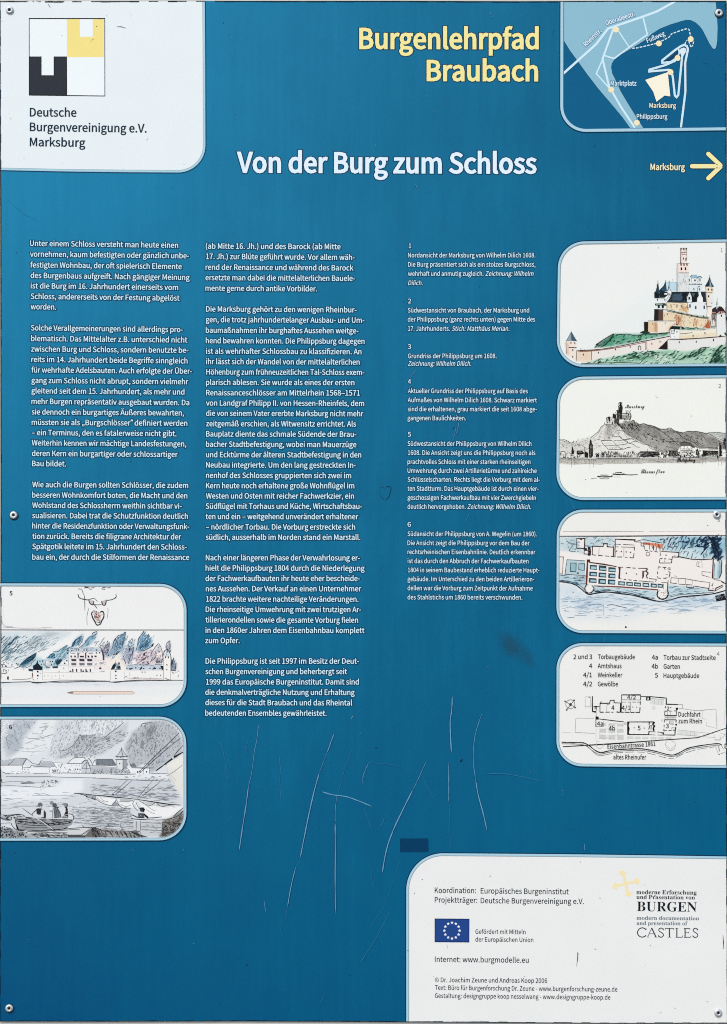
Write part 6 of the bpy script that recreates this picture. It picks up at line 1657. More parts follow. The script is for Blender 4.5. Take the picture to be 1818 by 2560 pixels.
ART6 = '''
@ 0 1770 3.3833
W e9eaeb 0.9 10 0.1 320,95 500,95 420,350 200,440 60,440 180,350 200,260
W b9bfc8 0.85 14 0.2 130,95 320,95 200,260 180,350 60,430 20,300 60,200
W aeb4bc 0.6 10 0.2 60,220 120,220 190,320 120,380 60,340
W d3d5d9 0.7 10 0.25 480,95 900,95 700,230 640,300 480,400 400,420 430,300
W e6e7e9 0.8 8 0.3 700,100 1050,95 900,230 700,220
W c2c5ca 0.8 10 0.3 450,440 520,360 660,240 880,235 960,190 1090,110 1060,260 860,400 700,410 600,410
W b9bcc2 0.7 8 0.3 660,240 880,235 800,330 600,400
W dcdee1 0.7 8 0.2 860,400 1040,270 1080,260 1000,430
W b4b7bd 0.85 10 0.3 1050,330 1120,200 1260,110 1400,100 1500,180 1550,300 1550,380 1310,530 1280,550 1090,470
W a3a6ac 0.6 8 0.3 1160,260 1280,130 1330,140 1300,260 1300,330
W e6e2da 0.9 5 0.1 1400,490 1555,385 1555,780 1450,620
W efebe3 0.6 6 0.1 1410,480 1550,400 1550,560
# town
W efeff0 0.95 2 0.05 0,485 190,485 285,500 410,500 560,480 590,470 690,470 760,490 980,490 1000,430 1070,430 1075,500 1150,510 1260,510 1260,555 0,560
W b9bcc2 0.95 2 0.2 0,450 90,430 230,425 190,482 0,482
W b4b7bd 0.95 2 0.2 290,495 350,455 440,455 460,500
W eceded 0.95 2 0.1 575,470 600,425 700,418 730,440 700,470
W 8d9298 0.95 2 0.25 815,430 955,432 985,488 800,488
W c9ccd1 0.95 2 0.15 985,405 1028,350 1075,405
W aeb1b7 0.9 2 0.2 1035,435 1075,435 1075,515 1040,515
W b4b7bd 0.9 2 0.3 760,500 1000,495 1060,510 1110,555 760,555
W c9ccd1 0.9 2 0.2 690,450 740,440 762,550 690,550
W d9dadc 0.9 3 0.15 0,555 430,555 430,590 0,590
W e9eaec 0.9 2 0.05 440,560 1400,560 1420,590 1000,600 440,585
# water
W d6d8dc 0.9 4 0.1 0,595 1440,605 1550,780 1550,1000 0,1000
W edeef0 0.9 16 0.05 0,670 520,640 520,600 700,600 700,700 520,760 0,800
W c9cdd3 0.6 12 0.15 820,605 1440,610 1500,760 1200,740 940,720 820,690
W c2c6cc 0.6 12 0.2 620,850 1100,860 1120,950 1000,1040 700,1010 620,960
# foreground
W 8d8f92 0.85 4 0.3 110,930 600,945 560,1010 400,1040 160,1030
W c4c4c4 0.7 4 0.2 130,940 600,960 590,980 140,960
W 77797c 0.8 5 0.5 0,1010 150,1030 230,1050 270,1100 0,1100
W 9a9a9a 0.85 4 0.4 240,1060 570,1060 600,1095 260,1098
W 8a8785 0.9 4 0.4 770,1010 870,1020 1180,1050 1240,1095 700,1095 740,1040
W d2d2d3 0.9 3 0.1 440,1030 750,1015 700,1065 460,1050
W c9cacc 0.95 3 0.1 1020,955 1370,960 1370,1085 1250,1090 1180,1040 1020,1035
W 75706c 0.95 4 0.35 1372,955 1550,860 1555,1000 1480,1080 1340,1095 1372,1040
W f3f2f0 0.95 3 0.05 780,750 980,770 940,825 800,770
W f1f0ee 0.95 3 0.05 985,775 1160,780 1120,850 1040,845
W f1f0ee 0.95 4 0.06 1170,785 1400,820 1535,825 1540,850 1440,930 1260,940 1200,860
W a9abaf 0.7 5 0.2 1190,790 1300,800 1530,828 1400,835 1250,820
@ 0 1790 6.767
H 70 5 b9bdc4 60 30 20 20,100 260,80 120,400 60,640 10,600
H 40 6 9aa1aa 60 -60 20 100,260 280,160 420,300 300,500 120,480
C 7 8d949d 255,360 280,420 310,460
C 7 8d949d 105,340 110,400 150,560
C 5 a0a6ad 700,130 770,130
C 5 a0a6ad 660,190 760,175 820,165 720,250 700,300 540,295
C 6 8d949a 430,345 510,380 700,365 860,320 900,300
C 4 a9aeb4 530,410 640,395 760,370
C 4 a9aeb4 450,560 560,545 680,500 780,480
C 4 b4b9be 360,600 600,600 750,605
M 6 7d848b 435,250 455,252 765,235 785,228 250,575 310,580 220,160 245,130
H 90 5 a3a7ad 40 60 25 800,560 960,220 1020,80 1300,60 1620,60 1620,280 1340,300 1100,560 900,600
H 70 6 f4f5f6 50 55 25 880,460 1150,220 1320,290 1200,460 1000,560 800,740 760,700
H 160 5 777c83 30 65 20 1000,620 1200,560 1330,320 1620,310 1620,700 1500,660 1300,690 940,740
C 6 6a7077 1020,590 1120,570 1230,500 1300,410 1340,350
S 7 7a8087 1330,330 1450,330 1580,315
H 30 8 6a7077 22 0 20 1330,320 1600,310 1600,360 1340,370
H 220 7 9ea3a9 46 68 14 820,560 960,240 1040,80 1620,60 1620,290 1330,300 1100,560 860,740
H 160 8 f2f3f4 50 66 12 880,460 1020,100 1620,70 1620,280 1340,300 1200,460 1000,560 800,740
H 200 7 8a9097 40 70 14 950,700 1200,560 1330,320 1620,310 1620,700 1500,690
H 120 6 5f656c 26 72 14 1100,640 1330,330 1620,320 1620,560 1400,680
H 120 7 c9ccd0 50 -24 12 300,90 640,60 600,200 380,420 230,480 120,640 80,400 220,240
H 70 6 8f959c 60 -40 14 220,100 300,80 620,70 560,190 300,440 240,300
H 60 5 b5bac0 90 8 8 330,560 640,120 950,120 860,420 740,720 360,700
H 60 9 f1f2f3 60 20 20 30,60 200,60 140,300 40,500 20,300
# houses
C 7 3c4148 0,830 130,830 380,830
S 9 3c4148 385,830 450,720 550,800
C 6 6a7077 135,825 200,780 260,715 440,715
S 7 3c4148 380,830 378,910
S 6 3c4148 385,868 510,868 530,835 600,830
S 9 3c4148 560,860 700,858 860,865
C 6 6a7077 550,800 600,810 660,820
S 9 3c4148 890,780 920,830 960,880
S 7 4a4f56 660,825 690,760 720,755
C 5 6a7077 720,765 880,770
M 6 4a4f56 830,870 840,960 870,850 920,850
M 9 3c4148 15,730 45,760 1055,800 1020,880
M 5 6a7077 905,790 1050,790 380,830 440,720
R 12 14 2a2e34 420,900 475,905
R 5 9 8a8f95 55,865 290,862 190,918 320,910 700,895 780,898
P efeff0 910,790 1040,790 1000,870 985,920 960,880
R 8 40 5a5f66 997,835
S 8 33383f 1130,802 1250,802 1390,804
C 6 5a6067 1140,800 1200,740 1280,700 1420,700
C 9 33383f 1390,800 1420,760 1470,745 1500,800 1525,880
S 6 4a4f56 1380,885 1530,885
S 6 4a4f56 1470,770 1455,960
S 6 5a6067 1385,880 1470,770 1530,880 1520,960
R 14 26 24282e 1182,903 1272,898 1313,900 1353,905
R 5 16 6a7077 1215,838 1295,835 1345,835
P c9ccd1 1395,880 1465,790 1465,880
S 9 33383f 1515,842 1624,842
C 8 3c4148 1490,710 1530,750 1550,800
P dddee1 1560,835 1600,740 1624,740 1624,838
C 7 4a4f56 1560,835 1600,740
M 10 2a2e34 1305,700 1325,700 1360,698 1380,700 1085,865 1110,885 1430,700 1440,730
H 60 7 4a4f56 26 10 40 880,900 1000,890 1120,960 1000,970 880,960
H 40 5 7a8087 26 20 40 180,940 500,940 540,975 120,975
H 50 5 6a7077 24 60 50 1120,880 1180,900 1380,940 1500,970 1120,965
C 8 3c4148 30,940 90,965 170,970
S 7 4a4f56 560,970 820,965
S 8 3c4148 890,965 1110,962 1300,965 1624,970
S 7 4a4f56 100,1022 420,1028 800,1025 1100,1035 1624,1045
C 5 8a8f95 0,1130 200,1105 400,1110
P 8a8f95 345,1130 500,1100 590,1130 400,1145
S 8 3c4148 350,1142 590,1135
C 9 3c4148 0,1050 25,1070 30,1110
H 40 8 2f343a 26 75 20 680,1095 980,1085 1000,1130 690,1146
S 5 5a6067 590,1125 690,1130
@ 230 1790 6.767
H 120 6 7a7f86 40 62 16 560,500 700,260 860,110 1100,80 1340,110 1500,260 1540,420 1300,700 1100,880 640,780
H 60 6 c9ccd1 40 62 16 560,500 700,260 860,110 1100,80 1340,110 1500,260 1300,600 900,780
H 60 6 6f757c 50 25 12 0,360 240,340 460,230 620,260 600,360 400,480 200,620 0,660
H 60 4 cfd1d5 40 70 12 0,60 520,60 460,170 260,300 120,320 0,300
H 70 5 9a9fa5 30 70 12 0,60 560,70 440,200 240,330 0,310
C 7 6a6f76 540,100 440,190 330,270 240,340
C 6 6a6f76 240,350 300,420 220,380
C 7 5f646b 820,180 850,130 930,120 1020,100
C 7 5f646b 1050,150 1070,230 1060,300
P 8d9197 930,230 1040,160 1060,260 960,360 920,320
P 8a8e94 820,470 850,390 880,470 860,570 820,540
C 6 5f646b 930,480 950,390 1040,380 1075,460 1060,580
C 6 5f646b 1030,520 990,580 1000,640
C 6 5f646b 650,480 700,420 740,460 750,320
C 6 5f646b 620,620 640,500
H 260 7 8d9298 44 66 14 560,500 700,260 860,110 1100,80 1340,110 1500,260 1540,420 1300,700 1100,860 640,760
H 160 7 c5c8cb 44 66 12 560,500 700,260 860,110 1100,80 1340,110 1500,260 1540,420 1300,700 1100,860 640,760
H 90 7 5f646b 30 66 14 620,460 760,240 900,120 1340,120 1500,260 1400,520 900,740
H 160 6 8a9097 60 24 8 0,360 240,350 460,230 620,270 560,400 380,500 180,640 0,680
H 120 6 a5a9ae 40 68 10 0,60 520,60 460,170 260,300 120,320 0,300
# tower
P dfe1e3 420,740 520,740 520,920 430,880
P 9fa3a9 520,740 590,740 600,800 600,870 520,870
S 6 4a4f55 415,745 425,870
S 7 3a3f45 500,530 505,600 525,700 525,920
C 5 5a5f65 500,545 450,640 400,685
C 5 5a5f65 505,545 560,640 610,685
S 12 24282d 395,686 500,688 610,684
R 20 18 24282d 435,692 485,694
S 10 4a4f55 390,738 490,732 605,735
R 16 18 3a3f45 470,803
P 80858b 75,735 340,735 420,830 70,835
H 60 4 5a5f65 20 60 20 80,740 340,740 410,830 75,830
S 8 30343a 0,845 200,845 420,832
S 6 50555b 70,735 340,735 420,830
S 6 6a6f75 0,820 60,735 70,830
P e6e7e9 0,820 55,740 70,835 0,838
H 90 9 6a6f76 22 40 50 20,900 250,890 500,900 640,930 640,970 20,970
H 30 6 d2d4d7 20 30 40 60,910 480,900 600,960 60,960
C 8 4a4f55 500,930 540,880 600,890 650,960
S 9 24282d 300,980 500,985 740,980
S 7 50555b 0,975 300,980
P 74797f 640,830 700,800 760,860 660,860
M 9 2a2e33 595,830 610,800 650,800 640,825 670,790 680,805 705,790 715,810
S 6 3a3f45 640,800 670,860
S 6 4a4f55 715,800 750,850
S 11 24282d 670,872 860,880 1045,876
P eff0f1 745,890 970,890 970,980 745,985
P dcdde0 770,855 870,805 920,820 960,850 900,870
H 12 6 4a4f55 20 10 30 830,800 910,805 950,850
R 18 26 24282d 770,945 812,938 925,943
S 8 3a3f45 868,885 865,985
S 8 3a3f45 970,885 975,975
S 7 4a4f55 990,975 1050,970 1280,968
S 7 4a4f55 0,1048 300,1060 600,1075 800,1085 1330,1100
H 40 5 6a6f76 60 0 5 500,1020 1280,1000 1320,1090 700,1080
# rigging
S 9 2c2f33 1475,285 1180,570 1000,745 860,885 770,960
S 8 2c2f33 1500,365 1200,610 1000,790 900,880 800,975
S 9 2c2f33 1545,490 1450,590 1390,670
S 24 222427 1540,610 1400,690 1240,810
S 16 1c1e21 1240,810 1130,890 1080,930
P 1c1e21 1230,800 1260,790 1265,820 1240,825
D 16 e6e2da 1372,708
S 5 5a5f65 1400,700 1460,705
S 6 6a665f 1530,830 1380,945 1290,1000
S 4 a8a49c 1240,840 1300,990 1370,1110 1400,1150
S 5 8a867e 1340,1000 1420,1090
M 7 3a3f45 600,1080 530,1148 680,1080 610,1148 1060,1040 980,1148 1160,1095 1110,1148
@ 230 1960 6.767
M 8 2a2e33 530,0 370,150 605,0 400,175 970,0 810,190 1110,0 840,210
P 141619 335,185 355,150 380,185
P 141619 775,220 800,195 825,220
S 8 24272b 335,185 390,190
# boom and furled sail
S 13 1a1c1f 0,185 200,200 400,222 600,240 780,262
S 16 1a1c1f 780,262 1000,295 1150,320 1320,345 1505,355
C 7 3a3f45 0,225 80,260 150,310 250,350 370,370
C 8 3a3f45 0,240 60,262
C 5 6a6f75 80,230 150,280 220,310
C 5 6a6f75 140,225 200,280 280,300
C 6 4a4f55 410,235 400,290 340,350 370,375
C 7 3a3f45 420,270 460,360 520,400 590,420 680,400
C 5 6a6f75 450,290 560,300 640,290 700,270
C 5 7a7f85 480,340 580,380 660,350
C 7 4a4f55 720,270 690,330 720,400 780,450
C 7 5a5f65 740,300 770,370 810,420
P 9a9ea3 345,350 400,300 440,330 460,375 370,378
P b9bcc0 470,250 620,255 700,280 640,300 480,290
C 6 4a4f55 800,280 900,340 990,360 1080,310
C 6 4a4f55 1080,310 1180,380 1240,370 1320,350
C 5 6a6f75 860,310 1000,420 1070,450
C 5 6a6f75 920,430 1000,480 1060,500
C 5 8a8f95 1090,330 1150,370 1330,360 1400,400
C 9 3a3f45 1545,400 1450,480 1380,550
C 9 3a3f45 1545,450 1480,520 1400,560 1250,605
P f6f6f5 720,290 745,300 790,410 770,430
P f6f6f5 1065,310 1080,295 1095,345 1070,345
P f6f6f5 1310,350 1325,335 1340,375
# man in hat and boat house
D 30 34373b 840,440
P 15171a 805,400 870,395 900,430 840,460 810,445
P 15171a 880,430 900,420 880,480 850,470
P 4a4d51 780,500 800,490 880,500 890,570 785,560
P 15171a 870,490 900,510 960,560 940,590 890,540
S 14 1a1c1f 640,522 690,525 760,560 880,570
S 14 1a1c1f 930,575 1060,570 1180,553
C 12 1a1c1f 655,580 720,592 850,600 940,605
S 8 2a2e33 940,600 1100,610 1250,600
H 10 6 c9cbce 16 60 30 790,500 880,505 880,560 790,555
C 7 5a5f65 495,630 485,700 500,780
M 7 4a4f55 500,630 700,610 490,660 705,645 490,735 705,710 500,790 800,805
H 30 4 7a7f85 60 5 4 500,640 700,625 700,780 500,780
S 9 e9eaeb 730,625 720,780
S 7 3a3f45 755,630 745,790
S 9 3a3f45 825,620 822,790
S 8 2a2e33 690,780 810,800 825,840
M 8 4a4f55 840,650 1170,665 840,720 1170,735 840,770 1190,785
M 9 2a2e33 1190,650 1190,830
H 40 4 8a8f95 60 4 5 840,640 1170,640 1170,860 840,800
H 170 8 2b2724 50 -28 14 1200,650 1380,590 1540,480 1530,700 1440,820 1300,880 1160,890 1200,780
H 60 5 b9b2aa 40 -25 12 1200,650 1540,500 1520,720 1300,860
H 110 6 24211f 46 40 12 1190,700 1500,660 1440,800 1200,880
S 9 1c1a19 1190,650 1350,660 1500,670
# planks at the bottom
H 90 12 262627 70 -62 8 0,760 180,770 400,800 640,810 820,870 900,895 0,890
P 6a6866 0,740 80,760 200,850 220,890 60,890 0,850
H 30 6 b0aca8 26 -50 20 0,760 180,780 240,880 20,870
C 8 24262a 0,725 80,745 180,790 330,795
S 9 24262a 330,795 480,790 640,800
C 9 24262a 640,795 760,850 880,880 940,895
P 55585c 640,800 760,800 800,850 900,895 780,890
S 8 3a3d41 0,885 400,895 800,898
# ripples
H 240 5 8b9197 150 0 1 0,0 700,60 1380,20 1440,230 1380,330 900,260 0,160
H 160 5 8b9197 150 0 1 0,400 640,400 640,600 480,620 460,790 0,720
H 60 6 eef0f1 150 0 1 0,400 640,400 640,600 480,620 460,790 0,720
H 90 6 777d84 120 0 2 0,0 700,60 1380,40 1440,200 1380,300 900,250 0,160
M 6 4a5056 0,390 230,385 250,395 390,400 0,480 640,485 20,590 460,590 0,655 140,660 230,655 400,665 60,715 150,720 230,720 400,715
H 120 6 6a7077 110 0 2 0,390 640,390 640,600 480,620 460,790 0,720
@ 0 1960 6.767
S 6 5a6067 0,15 300,32 640,52 800,48 950,30
M 6 4a4f55 690,80 695,110 730,80 745,85
H 20 7 2f343a 26 80 14 680,0 980,0 900,30 690,45
M 5 9a9fa5 20,195 120,195 0,250 380,245 540,190 1240,195 0,405 200,408
S 6 6a7077 230,375 400,372 640,372
S 5 7a8087 820,378 1050,378
M 7 3a3f46 1225,395 1300,397 1340,392 1624,392 1180,450 1624,455 1200,475 1624,475 1260,585 1420,580 1450,612 1550,618 1250,655 1400,660 1420,660 1624,655
H 110 5 9aa0a6 160 0 1 20,100 1240,150 1620,280 1620,700 1260,640 1180,380 20,420
H 50 6 eceef0 160 0 1 1180,400 1624,380 1624,700 1260,700
H 60 5 7a8087 80 0 3 1180,400 1624,380 1624,700 1260,700
S 11 16181b 1255,155 1400,165 1624,190
C 8 24272b 1350,170 1450,195 1500,225 1624,270
C 6 3a3f45 1465,205 1490,250 1515,272
D 12 1c1e21 1465,212
P a3a6aa 1400,165 1624,195 1624,262 1520,222
# rowing boat
P 9a9c9f 250,560 560,590 900,605 1240,595 1220,680 1120,740 700,790 290,770
P d3d4d5 225,560 250,555 260,640 290,760 330,780 260,740 200,690
C 11 1c1e21 245,555 265,650 290,765
C 9 24272b 190,660 215,720 290,775 420,790
C 10 24272b 265,590 400,600 560,590 760,605 900,600 1180,600
C 10 1c1e21 270,620 420,640 560,655 760,660 900,665 1190,625
C 9 24272b 280,660 400,680 560,700 760,700 900,695 1210,655
C 8 33373c 350,720 500,735 700,740 800,735
C 9 24272b 290,770 500,780 700,790 850,770 1050,760 1150,730
H 110 9 24262a 60 -2 6 280,600 900,610 1220,615 1210,670 1000,700 700,690 300,680
H 50 5 8d9094 60 -4 5 280,680 900,700 1150,700 1100,740 600,770 310,760
P e3e4e5 760,590 880,590 870,615 780,610
P eceded 900,585 1180,585 1180,600 900,602
C 11 2c2f33 1165,500 1220,515 1250,555 1240,600
C 7 eceded 1190,520 1225,550 1230,600
S 16 d6d7d8 590,560 760,670 900,770
S 8 24272b 380,410 480,480 560,540
S 6 24272b 660,610 780,690 930,770
S 12 1a1c1f 860,770 930,775
# people
D 40 6a6d71 680,350
P 2b2d31 630,375 650,330 690,318 720,340 700,375
D 20 c4c5c7 690,395
P 303338 615,420 650,410 700,415 770,480 765,590 700,570 620,500
P d9dadb 700,430 740,450 740,560 610,570 560,545 600,520 690,520
C 9 24272b 620,430 560,490 540,520
C 8 24272b 745,440 775,500 765,590
P 3a3d42 430,555 560,570 520,585 440,580
P b9bbbe 600,565 760,580 740,600 620,595
D 30 8a8d91 878,320
C 7 2b2d31 850,340 855,305 880,292 905,310
P e6e7e8 840,380 880,370 880,450 845,450
P 2b2d31 835,450 880,455 875,465 840,462
D 38 55585d 925,360
P 2b2d31 890,330 950,325 960,365 895,370
P 77797d 900,400 970,395 1005,470 1035,560 910,575
C 10 24272b 890,380 940,395 1000,395
C 9 1f2225 970,400 1010,470 1035,570
S 8 33363a 890,440 890,575
S 6 e9eaea 905,440 915,570
H 30 6 44474c 60 80 6 920,420 980,420 1020,560 920,565
S 8 1f2225 915,572 1035,572
D 34 85888c 1108,350
C 9 24272b 1045,355 1100,325 1145,345 1140,380
P 24272b 1095,395 1130,375 1150,440 1155,560 1130,540 1075,530 1110,470
P dcdddf 1050,450 1110,400 1110,470 1075,530 1050,500
P 7d8084 1060,545 1150,550 1150,580 1050,580
M 6 e6e7e8 1080,515 1150,515
# bank and reeds at the left
C 10 2a2d31 0,520 100,525 220,520 300,510 390,525 430,555
C 10 2a2d31 0,560 60,600 180,610 200,560
C 8 3a3d41 30,580 120,570 180,540 260,540
H 60 9 33363a 60 12 16 0,530 300,515 420,550 220,580 180,610 0,600
H 150 11 1f2124 40 50 60 10,700 150,740 300,800 420,830 480,905 10,910
H 50 6 c9cacc 30 60 50 10,720 300,820 400,900 20,900
M 6 6a7077 0,665 180,660 100,640 190,650
# landing stage
C 9 24272b 430,830 500,800 700,800 900,785 1100,760 1400,735 1530,735
S 8 2a2d31 500,830 800,820 1140,820
S 8 2a2d31 520,855 800,862 1130,870
M 9 1c1e21 620,905 780,880 800,905 1140,905
S 8 1a1c1f 1150,860 1380,862 1520,765
P d3d3d3 1160,820 1390,740 1500,765 1390,850 1160,845
C 8 33363a 1390,700 1430,730 1540,740
C 7 33363a 900,800 1150,775 1360,765
P 4a4c50 1145,865 1440,870 1440,905 1145,905
H 60 8 2b2d31 60 -3 6 500,840 1140,830 1140,900 520,900
P 6f6c69 1460,860 1520,780 1624,730 1624,900 1460,900
H 60 9 24262a 50 -62 12 1530,730 1624,740 1624,900 1560,860
S 8 24272b 1450,865 1450,905
@ 0 1770 3.3833
T s 36 1c2024 0.3 0 77,178 101,178 6
'''
# ------------------------------------------------------------------ the wall behind the sign
wall_m = plain('weathered_wall_paint', 'cfccc4', 0.8, 0, 30, 0.10, 0.5)
def wall():
    n = 40; vs = []; fs = []
    for j in range(n + 1):
        for i in range(n + 1):
            x = -2.5 + 5.0 * i / n; z = -2.5 + 5.0 * j / n
            vs.append((x, 0.0019 + 0.0002 * math.sin(x * 9 + 2 * z) * math.sin(z * 7), z))
    for j in range(n):
        for i in range(n):
            a = j * (n + 1) + i; fs.append([a, a + 1, a + n + 2, a + n + 1])
    me = bpy.data.meshes.new('wall'); me.from_pydata(vs, [], fs); me.materials.append(wall_m)
    for p in me.polygons: p.use_smooth = True
    o = bpy.data.objects.new('wall', me); scene.collection.objects.link(o)
    tag(o, kind='structure', label='pale painted wall surface showing in a sliver round the sign')
wall()

# ------------------------------------------------------------------ the sign itself
board = bpy.data.objects.new('information_sign', None); scene.collection.objects.link(board)
board.location = (0, 0.0012, Z(2555))
tag(board, label='large blue German castle trail information sign with text columns, old drawings and riveted corners', category='sign')
BO = board.location.copy()
def part(o, parent=None, **kw):
    """keeps the part where it was drawn while hanging it under its thing"""
    p = parent or board
    o.parent = p
    m = p
    off = Vector((0, 0, 0))
    while m is not None:
        off += m.location; m = m.parent
    o.location = o.location - off
    tag(o, **kw); return o

EDGE = [(-1.0, 2.5), (180, 3.2), (420, 1.8), (700, 2.2), (1000, 1.9), (1300, 3.0), (1560, 1.8), (1816.5, 2.2),
        (1816.6, 700), (1816.2, 1300), (1817.5, 1900), (1819.5, 2558.8), (1500, 2558.9), (1200, 2556.4), (900, 2554.6), (600, 2553.2), (300, 2554.0), (-2, 2553.6),
        (0.4, 1900), (1.6, 1290), (0.8, 600)]
def panel():
    vs = []; fs = []; n = len(EDGE)
    for (x, z) in EDGE: vs.append((X(x), 0.0, Z(z)))
    for (x, z) in EDGE: vs.append((X(x), 0.0012, Z(z)))
    fs.append(list(range(n))[::-1]); fs.append(list(range(n, 2 * n)))
    for i in range(n):
        j = (i + 1) % n; fs.append([i, j, n + j, n + i])
    me = bpy.data.meshes.new('sign_panel'); me.from_pydata(vs, [], fs)
    import bmesh
    bm = bmesh.new(); bm.from_mesh(me); bmesh.ops.recalc_face_normals(bm, faces=bm.faces)
    bm.to_mesh(me); bm.free()
    me.materials.append(board_material()); me.materials.append(plain('dark_panel_edge', '1a242a', 0.7))
    for p in me.polygons:
        if abs(p.normal.y) < 0.5: p.material_index = 1
    o = bpy.data.objects.new('sign_panel', me); scene.collection.objects.link(o)
    part(o)
panel()
# grime and worn laminate along the cut edges, plus the gap's shadow painted in
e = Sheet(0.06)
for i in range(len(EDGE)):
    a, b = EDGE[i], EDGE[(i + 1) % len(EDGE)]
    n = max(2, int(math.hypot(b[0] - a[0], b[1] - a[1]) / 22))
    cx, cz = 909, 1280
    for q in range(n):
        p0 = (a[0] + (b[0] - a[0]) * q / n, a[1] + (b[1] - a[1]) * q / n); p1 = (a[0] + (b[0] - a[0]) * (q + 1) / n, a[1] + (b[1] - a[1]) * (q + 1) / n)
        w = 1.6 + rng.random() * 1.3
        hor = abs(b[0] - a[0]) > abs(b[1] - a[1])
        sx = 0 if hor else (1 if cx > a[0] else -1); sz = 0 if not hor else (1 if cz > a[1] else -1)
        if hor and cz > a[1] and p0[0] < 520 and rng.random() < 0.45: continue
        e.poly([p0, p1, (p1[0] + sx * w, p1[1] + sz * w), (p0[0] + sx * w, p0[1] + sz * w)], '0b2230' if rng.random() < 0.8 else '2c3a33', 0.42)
part(e.build('edge_shadow_grime'))

# ---- frames: rounded boxes whose one side runs off the edge of the sign
def arc(cx, cy, r, a0, a1, n=12):
    return [(cx + r * math.cos(math.radians(a0 + (a1 - a0) * i / n)), cy + r * math.sin(math.radians(a0 + (a1 - a0) * i / n))) for i in range(n + 1)]
def side_frame(side, xo_t, xo_b, yt_in, yt_out, yb_in, yb_out, r, inset, xe):
    """outline from the open side, round the two rounded corners and back; inset shrinks it; xe = x of the open edge"""
    i = inset; rr = max(2, r - i)
    if side == 'L':   # rounded corners on the left, open on the right
        pts = [(xe, yt_out + i)] + arc(xo_t + i + rr, yt_in + i + rr, rr, 270, 180) + arc(xo_b + i + rr, yb_in - i - rr, rr, 180, 90) + [(xe, yb_out - i)]
    else:
        pts = [(xe, yt_out + i)] + arc(xo_t - i - rr, yt_in + i + rr, rr, -90, 0) + arc(xo_b - i - rr, yb_in - i - rr, rr, 0, 90) + [(xe, yb_out - i)]
    return pts
def band(sh, A, B, col, h):
    c = lin(col); y = -h * 0.001; k = len(sh.v)
    for a, b in zip(A, B):
        sh.v.append((X(a[0]), y, Z(a[1]))); sh.v.append((X(b[0]), y, Z(b[1]))); sh.c += [(*c, 1)] * 2
    for i in range(len(A) - 1):
        q = [k + 2 * i, k + 2 * i + 1, k + 2 * i + 3, k + 2 * i + 2]
        v = sh.v; ar = 0
        for m in range(4):
            p0 = v[q[m]]; p1 = v[q[(m + 1) % 4]]; ar += p0[0] * p1[2] - p1[0] * p0[2]
        sh.f.append(q if ar > 0 else q[::-1])
LIGHT = 'aacfdf'
def frame_sheet(path, bw=5.6, out='06324f', mid=LIGHT, inn='8799a0', h=0.62):
    sh = Sheet(h)
    P = lambda i: path(i)
    band(sh, P(-2.6), P(0.2), out, h); band(sh, P(0), P(bw), mid, h + 0.01); band(sh, P(bw - 0.4), P(bw + 1.2), inn, h + 0.02)
    return sh

